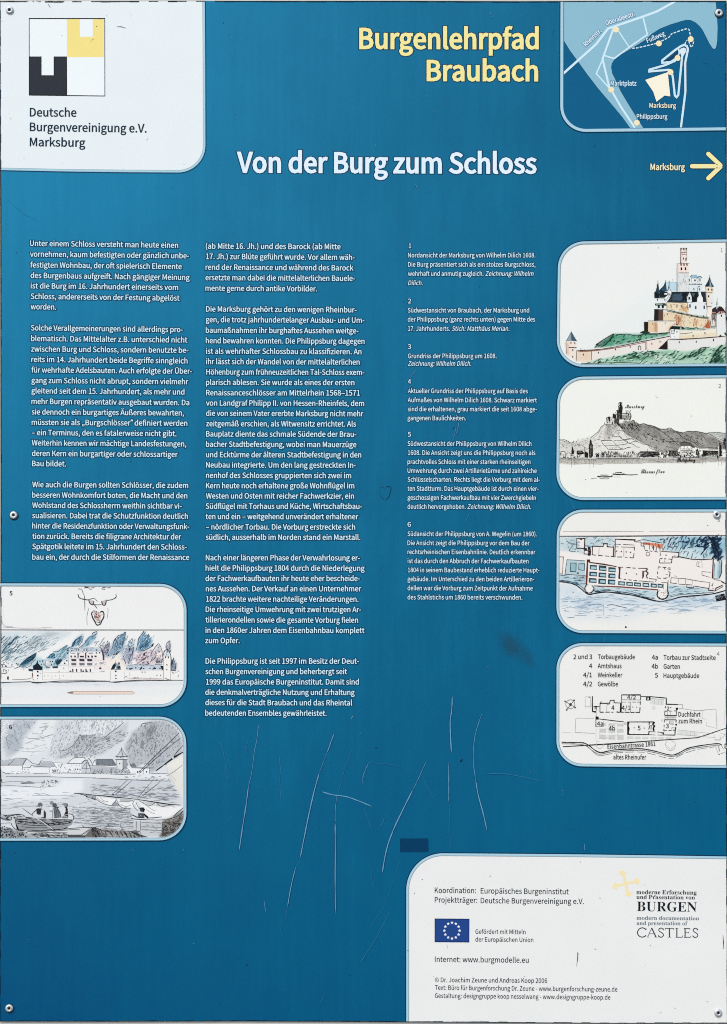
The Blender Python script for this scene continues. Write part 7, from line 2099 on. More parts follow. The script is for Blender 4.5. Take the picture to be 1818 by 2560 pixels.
# ---- artwork drawing language
class Pic:
    def __init__(s, mask, box, paper, cell=2.0):
        s.mask = mask; s.box = box; s.cell = cell
        x0, y0, x1, y1 = box
        s.nx = int((x1 - x0) / cell) + 1; s.ny = int((y1 - y0) / cell) + 1
        s.gx, s.gy = np.meshgrid(x0 + np.arange(s.nx) * cell, y0 + np.arange(s.ny) * cell)
        s.im = np.ones((s.ny, s.nx, 3)) * np.array(lin(paper))
        s.sh = Sheet(0.30); s.T = []; s.o = (0, 0, 1)
        s.order = 0
    def pt(s, tok):
        a, b = tok.split(','); return (s.o[0] + float(a) / s.o[2], s.o[1] + float(b) / s.o[2])
    def inside(s, pts, gx, gy):
        r = np.zeros(gx.shape, bool); n = len(pts)
        for i in range(n):
            x0, y0 = pts[i]; x1, y1 = pts[(i + 1) % n]
            if y0 == y1: continue
            c = ((gy >= min(y0, y1)) & (gy < max(y0, y1))) & (gx < (x1 - x0) * (gy - y0) / (y1 - y0) + x0)
            r ^= c
        return r
    def wash(s, col, alpha, blur, pts, mott=0.0):
        m = s.inside(pts, s.gx, s.gy).astype(float)
        k = int(round(blur / s.cell))
        for _ in range(2):
            if k > 0:
                w = 2 * k + 1
                for ax in (0, 1):
                    p = np.pad(m, [(k, k) if a == ax else (0, 0) for a in (0, 1)], mode='edge')
                    cs = np.cumsum(p, axis=ax); z = np.zeros_like(np.take(cs, [0], axis=ax)); cs = np.concatenate([z, cs], axis=ax)
                    m = (np.take(cs, range(w, cs.shape[ax]), axis=ax) - np.take(cs, range(0, cs.shape[ax] - w), axis=ax)) / w
        if mott:
            r = NR.random((s.ny // 4 + 3, s.nx // 4 + 3))
            yy = np.arange(s.ny) / 4; xx = np.arange(s.nx) / 4
            yi = yy.astype(int); xi = xx.astype(int); fy = (yy - yi)[:, None]; fx = (xx - xi)[None, :]
            g = (r[yi][:, xi] * (1 - fy) * (1 - fx) + r[yi + 1][:, xi] * fy * (1 - fx) + r[yi][:, xi + 1] * (1 - fy) * fx + r[yi + 1][:, xi + 1] * fy * fx)
            g = 0.65 * g + 0.35 * NR.random((s.ny, s.nx))
            m = m * (1 - mott + 2 * mott * g)
        a = np.clip(m * alpha, 0, 1)[..., None]
        s.im = s.im * (1 - a) + np.array(lin(col)) * a
    def hatch(s, n, w, col, L, ang, spread, pts, lw=0.5):
        xs = [p[0] for p in pts]; ys = [p[1] for p in pts]; sc = s.o[2]
        gx = np.array([rng.uniform(min(xs), max(xs)) for _ in range(n)]); gy = np.array([rng.uniform(min(ys), max(ys)) for _ in range(n)])
        ok = s.inside(pts, gx, gy)
        for x, y, k in zip(gx, gy, ok):
            if not k: continue
            a = math.radians(ang + rng.uniform(-spread, spread)); l = L / sc * rng.uniform(0.4, 1.2) / 2
            dx, dy = math.cos(a) * l, -math.sin(a) * l; b = rng.uniform(-0.25, 0.25) * l
            q = [(x - dx, y - dy), (x + dy * 0.15 + b * 0.3, y - dx * 0.15 + b * 0.3), (x + dx, y + dy)]
            q = [p for p in q]
            if not all(s.inside(s.maskpts, np.array([p[0]]), np.array([p[1]]))[0] for p in (q[0], q[2])): continue
            s.sh.stroke(q, w / sc * rng.uniform(1 - lw, 1 + lw), col, 0.8, h=0.42 + rng.random() * 0.05)
    def run(s, text):
        for ln in text.strip().split('\n'):
            tk = ln.split()
            if not tk or tk[0] == '#': continue
            c = tk[0]; sc = s.o[2]
            if c == '@': s.o = (float(tk[1]), float(tk[2]), float(tk[3]))
            elif c == 'P':
                s.order += 1; s.sh.poly([s.pt(t) for t in tk[2:]], tk[1], 0.16 + min(s.order, 60) * 0.004)
            elif c in 'SC':
                q = [s.pt(t) for t in tk[3:]]
                if c == 'C': q = smooth(q)
                s.sh.stroke(q, float(tk[1]) / sc, tk[2], h=0.42 + rng.random() * 0.06, wob=0.25)
            elif c == 'M':     # many two-point strokes
                q = [s.pt(t) for t in tk[3:]]
                for i in range(0, len(q) - 1, 2): s.sh.stroke([q[i], q[i + 1]], float(tk[1]) / sc, tk[2], h=0.42 + rng.random() * 0.06, wob=0.25)
            elif c == 'D':
                for t in tk[3:]:
                    x, y = s.pt(t); s.sh.dot(x, y, float(tk[1]) / sc, tk[2], 8, 0.47 + rng.random() * 0.02)
            elif c == 'R':     # little upright rectangles: w h colour centres
                for t in tk[4:]:
                    x, y = s.pt(t); a, b = float(tk[1]) / sc / 2, float(tk[2]) / sc / 2
                    s.sh.poly([(x - a, y - b), (x + a, y - b * 0.9), (x + a, y + b), (x - a * 0.9, y + b)], tk[3], 0.49 + rng.random() * 0.02)
            elif c == 'W':
                s.wash(tk[1], float(tk[2]), float(tk[3]) / sc, [s.pt(t) for t in tk[5:]], float(tk[4]))
            elif c == 'H':     # n width colour length angle spread pts
                s.hatch(int(tk[1]), float(tk[2]), tk[3], float(tk[4]), float(tk[5]), float(tk[6]), [s.pt(t) for t in tk[7:]])
            elif c == 'T':     # font cap colour bold slant p0 p1 text
                p0 = s.pt(tk[6]); p1 = s.pt(tk[7])
                s.T.append(Sheet(0.50))
                letter(s.T[-1], ln.split(None, 8)[8], *p0, *p1, float(tk[2]) / sc, tk[3], tk[1], float(tk[4]), float(tk[5]))
    def paper_obj(s, name):
        ok = s.inside(s.maskpts, s.gx, s.gy)
        # keep a cell when its corners lie inside the framed shape
        q = ok[:-1, :-1] | ok[1:, :-1] | ok[:-1, 1:] | ok[1:, 1:]
        idx = np.arange(s.nx * s.ny).reshape(s.ny, s.nx)
        a = idx[:-1, :-1][q]; b = idx[:-1, 1:][q]; c = idx[1:, 1:][q]; d = idx[1:, :-1][q]
        F = np.stack([a, d, c, b], 1)
        used, inv = np.unique(F.ravel(), return_inverse=True)
        gx = s.gx.ravel()[used]; gy = s.gy.ravel()[used]
        V = np.stack([(gx - W0 / 2) * S, np.full(len(gx), -0.00014), (H0 / 2 - gy) * S], 1)
        me = bpy.data.meshes.new(name); me.vertices.add(len(V)); me.vertices.foreach_set('co', V.astype(np.float32).ravel())
        nf = len(F); me.loops.add(nf * 4); me.loops.foreach_set('vertex_index', inv.astype(np.int32).ravel())
        me.polygons.add(nf); me.polygons.foreach_set('loop_start', np.arange(0, nf * 4, 4, dtype=np.int32)); me.polygons.foreach_set('loop_total', np.full(nf, 4, dtype=np.int32))
        me.update()
        col = np.ones((len(V), 4), np.float32); col[:, :3] = s.im.reshape(-1, 3)[used]
        at = me.color_attributes.new('ink', 'FLOAT_COLOR', 'POINT'); at.data.foreach_set('color', col.ravel())
        me.materials.append(INK)
        o = bpy.data.objects.new(name, me); scene.collection.objects.link(o); return o
NR = np.random.default_rng(5)

def picture(name, label, path, xe, paper, art, bw=5.6, cell=2.0, edge_in='8799a0'):
    m = path(bw * 0.5)
    xs = [p[0] for p in m]; ys = [p[1] for p in m]
    pc = Pic(None, (min(xs) - 2, min(ys) - 2, max(xs) + 1, max(ys) + 2), paper, cell); pc.maskpts = m
    pc.run(art)
    po = pc.paper_obj(name); part(po, label=label)
    fr = frame_sheet(path, bw, inn=edge_in).build('picture_border'); part(fr, po)
    if pc.sh.f: part(pc.sh.build('line_drawing'), po)
    for t_ in pc.T: part(t_.build('lettering'), po)
    return po

# ------------------------------------------------------------------ body text
groups = {}
cur = None
for ln in TEXT.strip('\n').split('\n'):
    if ln[0] == '@':
        h_ = ln[1:].split(); 
        if ln[1] != ' ': cur = h_.pop(0); groups[cur] = []
        h_.pop(0); ox, oy, sc, cp = map(float, h_)
    else:
        a, b, t = ln.split(' ', 2)
        p = [float(q) for q in a.split(',') + b.split(',')]
        groups[cur].append((ox + p[0] / sc, oy + p[1] / sc, ox + p[2] / sc, oy + p[3] / sc, cp, t))
LBL = {'col1': 'left column of white German text on the blue ground', 'col2': 'middle column of white German text on the blue ground',
       'col3': 'right column of small numbered white captions'}
for gname, rows in groups.items():
    halo = Sheet(0.16)
    subs = []
    for (x0, y0, x1, y1, cp, t) in rows:
        sl = 0.0
        if t[0] == '~': sl = 0.2; t = t[1:]
        sh = Sheet(0.30)
        letter(sh, t, x0, y0, x1, y1, cp, 'd8f4ff', bold=0.22 if gname != 'col3' else 0.08, slant=sl, halo=2.5 if gname != 'col3' else 2.1, halo_sheet=halo, halo_col='0c4160')
        subs.append(sh.build('text_line'))
    col = halo.build('text_column'); part(col, label=LBL[gname])
    for sbo in subs: part(sbo, col)

def words(name, rows, col, bold, halo=None, label=None, key='s', hcol='0c4565', h=0.30):
    """rows: (x0,y0,x1,y1,cap,text)"""
    for r in rows:
        hs = Sheet(0.16); sh = Sheet(h)
        letter(sh, r[5], *r[:5], r[6] if len(r) > 6 else col, r[7] if len(r) > 7 else key, bold=r[8] if len(r) > 8 else bold, slant=0, halo=halo, halo_sheet=hs, halo_col=hcol)
        o = sh.build(name); part(o, **({'label': label + ', reading ' + r[5].replace('Prasentation', 'Präsentation')} if label else {}))
        if halo: part(hs.build('dark_outline'), o)
def R(ox, oy, sc, rows):
    return [(ox + r[0] / sc, oy + r[1] / sc, ox + r[2] / sc, oy + r[3] / sc, r[4] / sc, *r[5:]) for r in rows]
words('heading', R(560, 0, 1.9333, [(658, 234, 1518, 235, 97, 'Burgenlehrpfad'), (984, 389, 1515, 390, 97, 'Braubach')]), 'f5e79c', 2.3, 2.2, 'pale yellow heading line at the top', hcol='0a3a55')
words('subheading', R(560, 0, 1.9333, [(67, 832, 1508, 837, 96, 'Von der Burg zum Schloss')]), 'e3f0fc', 2.3, 2.2, 'white subheading below the yellow heading', hcol='0a3a55')

# ------------------------------------------------------------------ white corner panels
def corner_tl(i):
    # bottom edge from the left, round corner, up the right edge
    r = 68.0
    return [(-1.5, 425 - i)] + [(150, 428.2 - i), (300, 430.2 - i)] + arc(513.7 - i - (r - i), 431 - i - (r - i), r - i, 90, 0, 14) + [(513.2 - i, 150), (512.2 - i, 2.6)]
def panel_sheet(outline, col, h=0.08):
    sh = Sheet(h); sh.poly(outline, col, h); return sh
WHITE = 'e9eff1'
p = panel_sheet(corner_tl(3) + [(-1, 2.9)], WHITE).build('logo_panel'); part(p, label='white corner panel with the castle association logo')
fr = Sheet(0.2); band(fr, corner_tl(-2.4), corner_tl(0.2), '0b3d5c', .2); band(fr, corner_tl(0), corner_tl(5.2), LIGHT, .21); band(fr, corner_tl(4.8), corner_tl(6.2), '9fb3bd', .22)
part(fr.build('panel_border'), p)
lg = Sheet(0.12)
def LP(*q): return [(a / 2.7067, b / 2.7067) for a, b in q]
lg.poly(LP((197, 124), (711, 125), (711, 650), (197, 645)), 'f1f6f7', .12)
lg.poly(LP((453, 129), (540, 129), (540, 248), (628, 248), (628, 129), (703, 129), (703, 386), (453, 386)), 'f7e28c', .14)
lg.poly(LP((199, 384), (279, 384), (279, 511), (366, 511), (366, 384), (451, 384), (452, 644), (199, 643)), '2a2e37', .14)
for a, w in ((((199, 384), (279, 384), (279, 511), (366, 511), (366, 384), (451, 384), (452, 644)), 5), (((198, 125), (710, 125)), 7), (((198, 122), (198, 645)), 5), (((198, 643), (711, 649)), 6), (((709, 122), (710, 650)), 5)):
    lg.stroke(LP(*a), w / 2.7067, '07090c', 0, h=.16, wob=0)
part(lg.build('emblem'), p, label='square black, white and yellow castle wall emblem')
words('logo_lettering', R(0, 0, 2.7067, [(203, 787, 516, 789, 57, 'Deutsche'), (203, 886, 991, 896, 57, 'Burgenvereinigung e.V.'), (203, 988, 576, 993, 57, 'Marksburg')]), '0d2a3a', 0.5)

def corner_br(i):
    r = 92.0
    xl = 1016.0; yt = 2133.3
    return [(xl + i, 2555.2)] + arc(xl + i + (r - i), yt + i + (r - i), r - i, 180, 270, 16) + [(1400, 2135.5 + i), (1600, 2138 + i), (1817.6, 2141.3 + i)]
p2 = panel_sheet(corner_br(3) + [(1819, 2558.2), (1500, 2558.4), (1200, 2556)], 'ecebe9').build('imprint_panel'); part(p2, label='white corner panel with imprint and funding logos')
fr = Sheet(0.2); band(fr, corner_br(-2.6), corner_br(0.2), '06304b', .2); band(fr, corner_br(0), corner_br(5.6), LIGHT, .21); band(fr, corner_br(5.2), corner_br(6.8), '8f9fa8', .22)
part(fr.build('panel_border'), p2)
INKD = '10222e'
words('imprint_lettering', R(1000, 2100, 3.248, [(283, 430, 617, 432, 44, 'Koordination:'), (656, 434, 1370, 441, 44, 'Europäisches Burgeninstitut'),
    (283, 507, 628, 511, 44, 'Projektträger:'), (656, 513, 1493, 520, 44, 'Deutsche Burgenvereinigung e.V.'),
    (613, 762, 1020, 764, 36, 'Gefördert mit Mitteln'), (613, 825, 1083, 829, 36, 'der Europäischen Union'),
    (284, 990, 1045, 997, 44, 'Internet: www.burgmodelle.eu'), (284, 1154, 1195, 1161, 37, '© Dr. Joachim Zeune und Andreas Koop 2006')]) + [
    (1087.5, 2474.6, 1543.6, 2479.2, 11.4, 'Text: Büro für Burgenforschung Dr. Zeune - www.burgenforschung-zeune.de'),
    (1087.5, 2494.8, 1526.1, 2499.2, 11.4, 'Gestaltung: designgruppe koop nesselwang - www.designgruppe-koop.de')], INKD, 0.12)
words('castles_logo_lettering', R(1400, 2100, 3.885, [(743, 525, 1328, 530, 40, 'moderne Erforschung', '18242c', 'b', 0), (743, 572, 1312, 577, 38, 'und Prasentation von', '18242c', 'b', 0),
    (748, 690, 1330, 697, 92, 'BURGEN', '101c26', 'b', -0.22), (745, 774, 1352, 779, 37, 'modern documentation', '6e7880', 'b', 0), (745, 825, 1240, 828, 37, 'and presentation of', '6e7880', 'b', 0)]), '101c26', 0, label='serif lettering of the castle documentation logo')
# the thin roman capitals of the last line are drawn stroke by stroke
QP_ = lambda q: [(1400 + a / 3.885, 2100 + (b + (a - 750) * 0.008) / 3.885) for a, b in q]
def ess(dx): return [(1006 + dx, 872), (992 + dx, 856), (974 + dx, 855), (961 + dx, 868), (966 + dx, 884), (985 + dx, 896), (1003 + dx, 910), (1004 + dx, 928), (988 + dx, 941), (970 + dx, 940), (957 + dx, 924)]
CAST = (('C', [((838, 872), (820, 858), (797, 853), (770, 865), (753, 897), (764, 927), (790, 942), (818, 939), (838, 925)), 9], [((838, 856), (838, 876)), 4]),
        ('A', [((852, 942), (893, 852)), 5], [((891, 852), (934, 942)), 11], [((868, 910), (918, 910)), 5], [((845, 942), (868, 942)), 4], [((918, 942), (946, 942)), 4]),
        ('S', [ess(0), 8], [((1006, 856), (1006, 874)), 4], [((957, 924), (957, 942)), 4]),
        ('T', [((1022, 856), (1106, 856)), 6], [((1064, 856), (1064, 942)), 10], [((1048, 942), (1080, 942)), 4], [((1023, 856), (1023, 872)), 4], [((1105, 856), (1105, 872)), 4]),
        ('L', [((1136, 855), (1136, 942)), 10], [((1124, 942), (1190, 941)), 6], [((1190, 941), (1194, 924)), 5], [((1122, 855), (1150, 855)), 4]),
        ('E', [((1216, 855), (1216, 942)), 10], [((1204, 855), (1262, 856)), 6], [((1216, 896), (1252, 896)), 5], [((1204, 942), (1268, 941)), 6], [((1262, 856), (1262, 870)), 4], [((1268, 941), (1272, 926)), 4], [((1252, 888), (1252, 904)), 4]),
        ('S', [ess(334), 8], [((1340, 856), (1340, 874)), 4], [((1291, 924), (1291, 942)), 4]))
for L_ in CAST:
    cw = Sheet(0.3)
    for P_, w_ in L_[1:]:
        cw.stroke(smooth(QP_(P_)) if len(P_) > 2 else QP_(P_), w_ / 3.885, '26323c', 0, h=.3 + rng.random() * .02, wob=0)
    part(cw.build('thin_roman_letter'))
um = Sheet(0.32)
for q in ((920, 541), (931, 541)): um.dot(1400 + q[0] / 3.885, 2100 + q[1] / 3.885, 1.0, '18242c', 8, .32)
part(um.build('umlaut_dots'))
cr = Sheet(0.14)
def QP(*q): return [(1400 + a / 3.885, 2100 + b / 3.885) for a, b in q]
CY = 'f5e4b4'
cr.stroke(QP((612, 305), (662, 540)), 27 / 3.885, CY, 0, h=.14, wob=0); cr.stroke(QP((520, 452), (762, 397)), 27 / 3.885, CY, 0, h=.145, wob=0)
for (ex, ey), (nx, ny) in (((606, 325), (-.21, -.98)), ((668, 520), (.21, .98)), ((542, 447), (-.98, .22)), ((742, 402), (.98, -.22))):
    tx, ty = -ny, nx
    cr.poly(QP((ex - nx * 22, ey - ny * 22), (ex + tx * 40 + nx * 2, ey + ty * 40 + ny * 2), (ex + tx * 24 + nx * 18, ey + ty * 24 + ny * 18), (ex + nx * 36, ey + ny * 36), (ex - tx * 24 + nx * 18, ey - ty * 24 + ny * 18), (ex - tx * 40 + nx * 2, ey - ty * 40 + ny * 2)), CY, .15)
part(cr.build('yellow_cross'), label='pale yellow flared cross above the castle documentation logo')
fl = Sheet(0.14)
def KP(*q): return [(1000 + a / 3.248, 2100 + b / 3.248) for a, b in q]
fl.poly(KP((282, 638), (565, 640), (564, 833), (282, 831)), '0c2350', .13); fl.poly(KP((288, 645), (559, 647), (558, 826), (288, 824)), '24468a', .14)
flo = fl.build('european_flag'); part(flo, label='small blue flag with a ring of twelve stars')
st = Sheet(0.18)
for i in range(12):
    a = math.radians(30 * i); cx, cy = 423 + 62 * math.sin(a), 736 - 64 * math.cos(a)
    q = []
    for j in range(10):
        rr = 13 if j % 2 == 0 else 6.5; b = math.radians(36 * j); q.append((cx + rr * math.sin(b), cy - rr * math.cos(b)))
    s1 = Sheet(0.18); s1.poly(KP(*q), 'eef2fa', .18); part(s1.build('star'), flo)

# ------------------------------------------------------------------ arrow
ar = Sheet(0.3)
def MP(*q): return [(1380 + a / 3.7078, b / 3.7078) for a, b in q]
def arrow(sh, w, col, h):
    for q in (((1300, 1540), (1560, 1540)), ((1450, 1426), (1568, 1537)), ((1450, 1652), (1568, 1540))):
        P = MP(*q); sh.stroke(P, w, col, 0, h=h, wob=0)
    for q in ((1300, 1540), (1450, 1426), (1450, 1652)):
        x, z = MP(q)[0]; sh.dot(x, z, w / 2, col, 14, h + .004)
    sh.poly(MP((1535, 1510), (1588, 1537), (1535, 1566)), col, h + .006)
arrow(ar, 10.8, 'f6e8a8', .3)
ao = ar.build('direction_arrow'); part(ao, label='pale yellow arrow pointing right to the castle')
arh = Sheet(.2); arrow(arh, 15.0, '0a3a55', .2); part(arh.build('dark_outline'), ao)
words('arrow_lettering', R(1380, 0, 3.7078, [(915, 1575, 1232, 1576, 57, 'Marksburg')]), 'f2ecc4', 0.5, 1.8, hcol='0a3a55')

# ------------------------------------------------------------------ map
def map_path(i):
    r = 64.0
    return [(1401.6 + i, 2.6)] + [(1401.2 + i, 150)] + arc(1401 + i + (r - i), 329.5 - i - (r - i), r - i, 180, 90, 12) + [(1600, 328.2 - i), (1816.4, 325.5 - i)]
mp_ = Sheet(0.10)
mp_.poly(map_path(3) + [(1816.3, 2.9)], '005c86', .07)
mo = mp_.build('town_map'); part(mo, label='small route map of the town and castle hill')
la = Sheet(0.1)
TOWN = [(88, 12), (1520, 10), (1530, 130), (1537, 250), (1533, 380), (1522, 440), (1508, 455), (1490, 445), (1460, 400), (1430, 340), (1400, 280), (1370, 240), (1330, 205), (1290, 186), (1250, 182), (1215, 190), (1100, 225), (1000, 265), (930, 310), (870, 365), (800, 410), (740, 445), (690, 475), (620, 515), (575, 555), (555, 590), (550, 625), (560, 680), (590, 740), (640, 850), (700, 950), (780, 1080), (850, 1190), (730, 1190), (650, 1080), (550, 960), (430, 820), (330, 690), (240, 565), (170, 470), (108, 370), (88, 370)]
la.poly(MP(*TOWN), '8ebccf', .1)
la.stroke(smooth(MP(*TOWN[1:33])), 1.9, '06304f', 0, h=.09, wob=0); la.stroke(smooth(MP(*TOWN[33:41])), 1.9, '06304f', 0, h=.09, wob=0)
part(la.build('town_area'), mo)
rd = Sheet(.2); HC = '0a3f63'
def road(w, col, *q, sm=False, halo=True):
    P = MP(*q)
    if sm: P = smooth(P)
    w /= 3.7078
    if halo: rd.stroke(P, w + 2.4, HC, 0, h=.125, wob=0)
    rd.stroke(P, w, col, 0, h=.2 + rng.random() * .03, wob=0)
RC = 'd2ebf7'
road(22, RC, (105, 682), (410, 410), (520, 265), (840, 155), (975, 105), (1140, 14), halo=False)
rd.stroke(MP((105, 682), (240, 563)), 8, HC, 0, h=.12, wob=0)
road(19, RC, (575, 255), (470, 545), (530, 800), (640, 990), (770, 1185), halo=False)
road(13, RC, (478, 535), (412, 682), (545, 830), halo=False)
road(14, RC, (845, 155), (885, 320), (720, 435), (578, 542), (490, 515), halo=False)
road(11, RC, (612, 280), (720, 440), halo=False)
LOOP = [(1196, 1185), (1238, 850), (1236, 580), (1262, 455), (1252, 428), (1228, 414), (1195, 428), (1140, 465), (1022, 560), (1024, 582), (1100, 574), (1138, 566), (1152, 545)]
road(20, 'cfe9f5', *LOOP)
road(20, 'cfe9f5', (1145, 560), (1060, 600), (905, 645), (903, 662), (1080, 646), (1108, 652), (1122, 720), (1140, 885), (1156, 900), (1172, 880), (1208, 520), (1222, 490))
road(14, 'cfe9f5', (1175, 455), (1182, 492), (1160, 530))
rd.poly(MP((1180, 468), (1195, 450), (1225, 440), (1245, 452), (1240, 485), (1218, 520), (1200, 520), (1190, 490)), 'dfeaf2', .24)
rd.poly(MP((1040, 572), (1110, 520), (1165, 470), (1172, 500), (1140, 520), (1090, 560)), '0e3c5c', .245)
rd.poly(MP((1100, 565), (1150, 530), (1170, 545), (1140, 575)), 'cfe9f5', .25)
def dashes(pts, w, on, off):
    P = MP(*pts); w /= 3.7078; on /= 3.7078; off /= 3.7078
    t = 0; seg = []
    for i in range(len(P) - 1):
        a, b = Vector(P[i]), Vector(P[i + 1]); L = (b - a).length; d = (b - a) / L; p = 0.0
        while p < L:
            ph = t % (on + off); step = min((on - ph) if ph < on else (on + off - ph), L - p) + 1e-4
            if ph < on: q = [tuple(a + d * p), tuple(a + d * min(L, p + step))]; rd.stroke(q, w + 2.2, HC, 0, h=.126, wob=0); rd.stroke(q, w, RC, 0, h=.21, wob=0)
            p += step; t += step
dashes([(745, 447), (790, 443), (850, 430), (975, 400), (1020, 378), (1085, 345), (1110, 312), (1200, 280), (1250, 265), (1272, 272), (1288, 345)], 11, 24, 11)
dashes([(1235, 408), (1240, 385), (1258, 370), (1275, 395), (1290, 438), (1308, 415), (1315, 380)], 10, 22, 10)
ro = rd.build('roads'); part(ro, mo)
dt = Sheet(.3)
for q in ((597, 275), (550, 832), (788, 1138), (992, 402), (1287, 362), (1165, 537), (1100, 668)):
    x, z = MP(q)[0]
    s1 = Sheet(.3); s1.dot(x, z, 7.4, 'f6e7bd', 16, .3)
    if q[0] > 900: s1.dot(x, z, 8.8, HC, 16, .14)
    part(s1.build('map_point'), mo)
ms = Sheet(.2); MK = ((865, 740), (1075, 668), (1098, 893), (1045, 885), (970, 943), (940, 850))
ms.poly(MP(*MK), 'fbf3dc', .2); ms.stroke(MP(*MK, MK[0]), 3.2, HC, 0, h=.13, wob=0)
part(ms.build('castle_plot'), mo)
for x0, y0, x1, y1, t, c, hc in ((505, 234, 772, 146, 'Oberalleestr.', 'e6f5fc', '5d8ba8'), (318, 432, 462, 292, 'Rheinstr.', 'e6f5fc', '5d8ba8'), (888, 397, 1052, 326, 'Fußweg', 'd4eefa', '0a3f63'),
                         (545, 793, 783, 793, 'Marktplatz', 'd4eefa', '2a6488'), (905, 998, 1150, 999, 'Marksburg', 'f5eed4', '0a3a55'), (787, 1100, 1070, 1101, 'Philippsburg', 'd4eefa', '0a3a55')):
    (a, b), (c2, d) = MP((x0, y0), (x1, y1)); mt = Sheet(.34)
    letter(mt, t, a, b, c2, d, 43 / 3.7078, c, bold=.3)
    mh = Sheet(.27); letter(mh, t, a, b, c2, d, 43 / 3.7078, hc, bold=1.6)
    k_ = len(mt.v); mt.v += mh.v; mt.c += mh.c; mt.f += [[k_ + i for i in f] for f in mh.f]
    part(mt.build('lettering'), mo)
fr = Sheet(0.4); band(fr, map_path(-2.4), map_path(0.2), '06304f', .4); band(fr, map_path(0), map_path(7.2), LIGHT, .41); band(fr, map_path(7.0), map_path(8.6), '1f5e88', .40)
part(fr.build('map_border'), mo)

# ------------------------------------------------------------------ pictures
def rp(ox, oy, sc, side, xt, xb, yt0, yt1, yb0, yb1, r, xe):
    f = lambda i: side_frame(side, ox + xt / sc, ox + xb / sc, oy + yt0 / sc, oy + yt1 / sc, oy + yb0 / sc, oy + yb1 / sc, r / sc, i, xe)
    return f
K = 3.7078
picture('castle_watercolour', 'tinted drawing of a hilltop castle above a winding wall', rp(1380, 590, K, 'L', 55, 46, 50, 32, 1213, 1205, 250, 1816.4), 0, 'efefeb', ART1)
picture('river_engraving', 'grey engraving of a castle hill above a river', rp(1380, 920, K, 'L', 49, 42, 80, 67, 1223, 1219, 250, 1816.4), 0, 'f2f1ea', ART2)
picture('old_castle_plan', 'tinted old ground plan with garden beds and blue river', rp(1380, 1260, K, 'L', 45, 42, 52, 50, 1196, 1200, 245, 1816.2), 0, 'efece7', ART3)
picture('current_castle_plan', 'black and grey ground plan with a key above it', rp(1380, 1590, K, 'L', 43, 42, 66, 70, 1208, 1222, 240, 1816.4), 0, 'eeece8', ART4)
picture('palace_drawing', 'tinted drawing of a riverside palace before blue mountains', rp(0, 1440, 3.3833, 'R', 1578, 1578, 66, 62, 1107, 1107, 225, 0.8), 0, 'f0eeec', ART5)
picture('boat_engraving', 'grey engraving of people in a rowing boat by a riverside town', rp(0, 1770, 3.3833, 'R', 1576, 1577, 73, 73, 1119, 1122, 230, 0.4), 0, 'dfe2e5', ART6)

# ------------------------------------------------------------------ rivets
alu = plain('dull_aluminium', 'cfd2d4', 0.42, 0.55, 300, 0.12, 0.15)
blk = plain('rivet_hole', '050505', 0.9)
ring_m = plain('grime_shadow_ring', '0d1c26', 0.9, 0, 200, 0.4)  # grime and the rivet's own shadow, both put into this dark colour
def lathe(name, prof, mat, n=28, jitter=0.0):
    """prof: (radius, height above the panel); axis towards the viewer"""
    vs = []; fs = []
    for (r, h) in prof:
        for i in range(n):
            a = 2 * math.pi * i / n; vs.append((r * math.cos(a), -h, r * math.sin(a)))
    for j in range(len(prof) - 1):
        for i in range(n):
            k = (i + 1) % n; fs.append([j * n + i, (j + 1) * n + i, (j + 1) * n + k, j * n + k])
    me = bpy.data.meshes.new(name); me.from_pydata(vs, [], fs); me.materials.append(mat)
    import bmesh
    bm = bmesh.new(); bm.from_mesh(me); bmesh.ops.recalc_face_normals(bm, faces=bm.faces); bm.to_mesh(me); bm.free()
    for p_ in me.polygons: p_.use_smooth = True
    return me
q = 0.0005
dome = lathe('rivet', [(9.8 * q, 0.0001), (9.9 * q, 0.0004), (9.4 * q, 0.0009), (8.0 * q, 0.0014), (6.2 * q, 0.0017), (4.6 * q, 0.00165), (3.6 * q, 0.0013), (3.0 * q, 0.0008), (2.6 * q, 0.0002)], alu)
core = lathe('rivet_core', [(3.3 * q, 0.00115), (1.8 * q, 0.00105), (0.02 * q, 0.00105)], blk, 14)
wash_ = lathe('grime_shadow_ring', [(11.6 * q, 0.0006 * 0 + 0.00072), (9.0 * q, 0.00074)], ring_m, 24)
first = None
for (x, z, rw) in ((24.5, 25.5, 0), (34.5, 1288, 1), (23.5, 2520.5, 1), (1797.5, 32.5, 1), (1792, 1286.5, 0), (1795.5, 2532, 0)):
    r_ = bpy.data.objects.new('rivet', dome); scene.collection.objects.link(r_); r_.location = (X(x), -0.0007, Z(z))
    r_.rotation_euler = (math.radians(rng.uniform(-4, 4)), rng.uniform(0, 3), math.radians(rng.uniform(-4, 4)))
    loc = r_.location.copy(); part(r_)
    c_ = bpy.data.objects.new('rivet_core', core); scene.collection.objects.link(c_); c_.parent = r_; c_.location = (rng.uniform(-.4, .4) * q, 0, rng.uniform(-.3, .3) * q)
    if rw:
        g_ = bpy.data.objects.new('grime_shadow_ring', wash_); scene.collection.objects.link(g_)
        g_.location = (X(x) + 0.5 * q, 0, Z(z) - 0.6 * q); part(g_)  # shifted to the lower right, where the painted rivet shadow falls

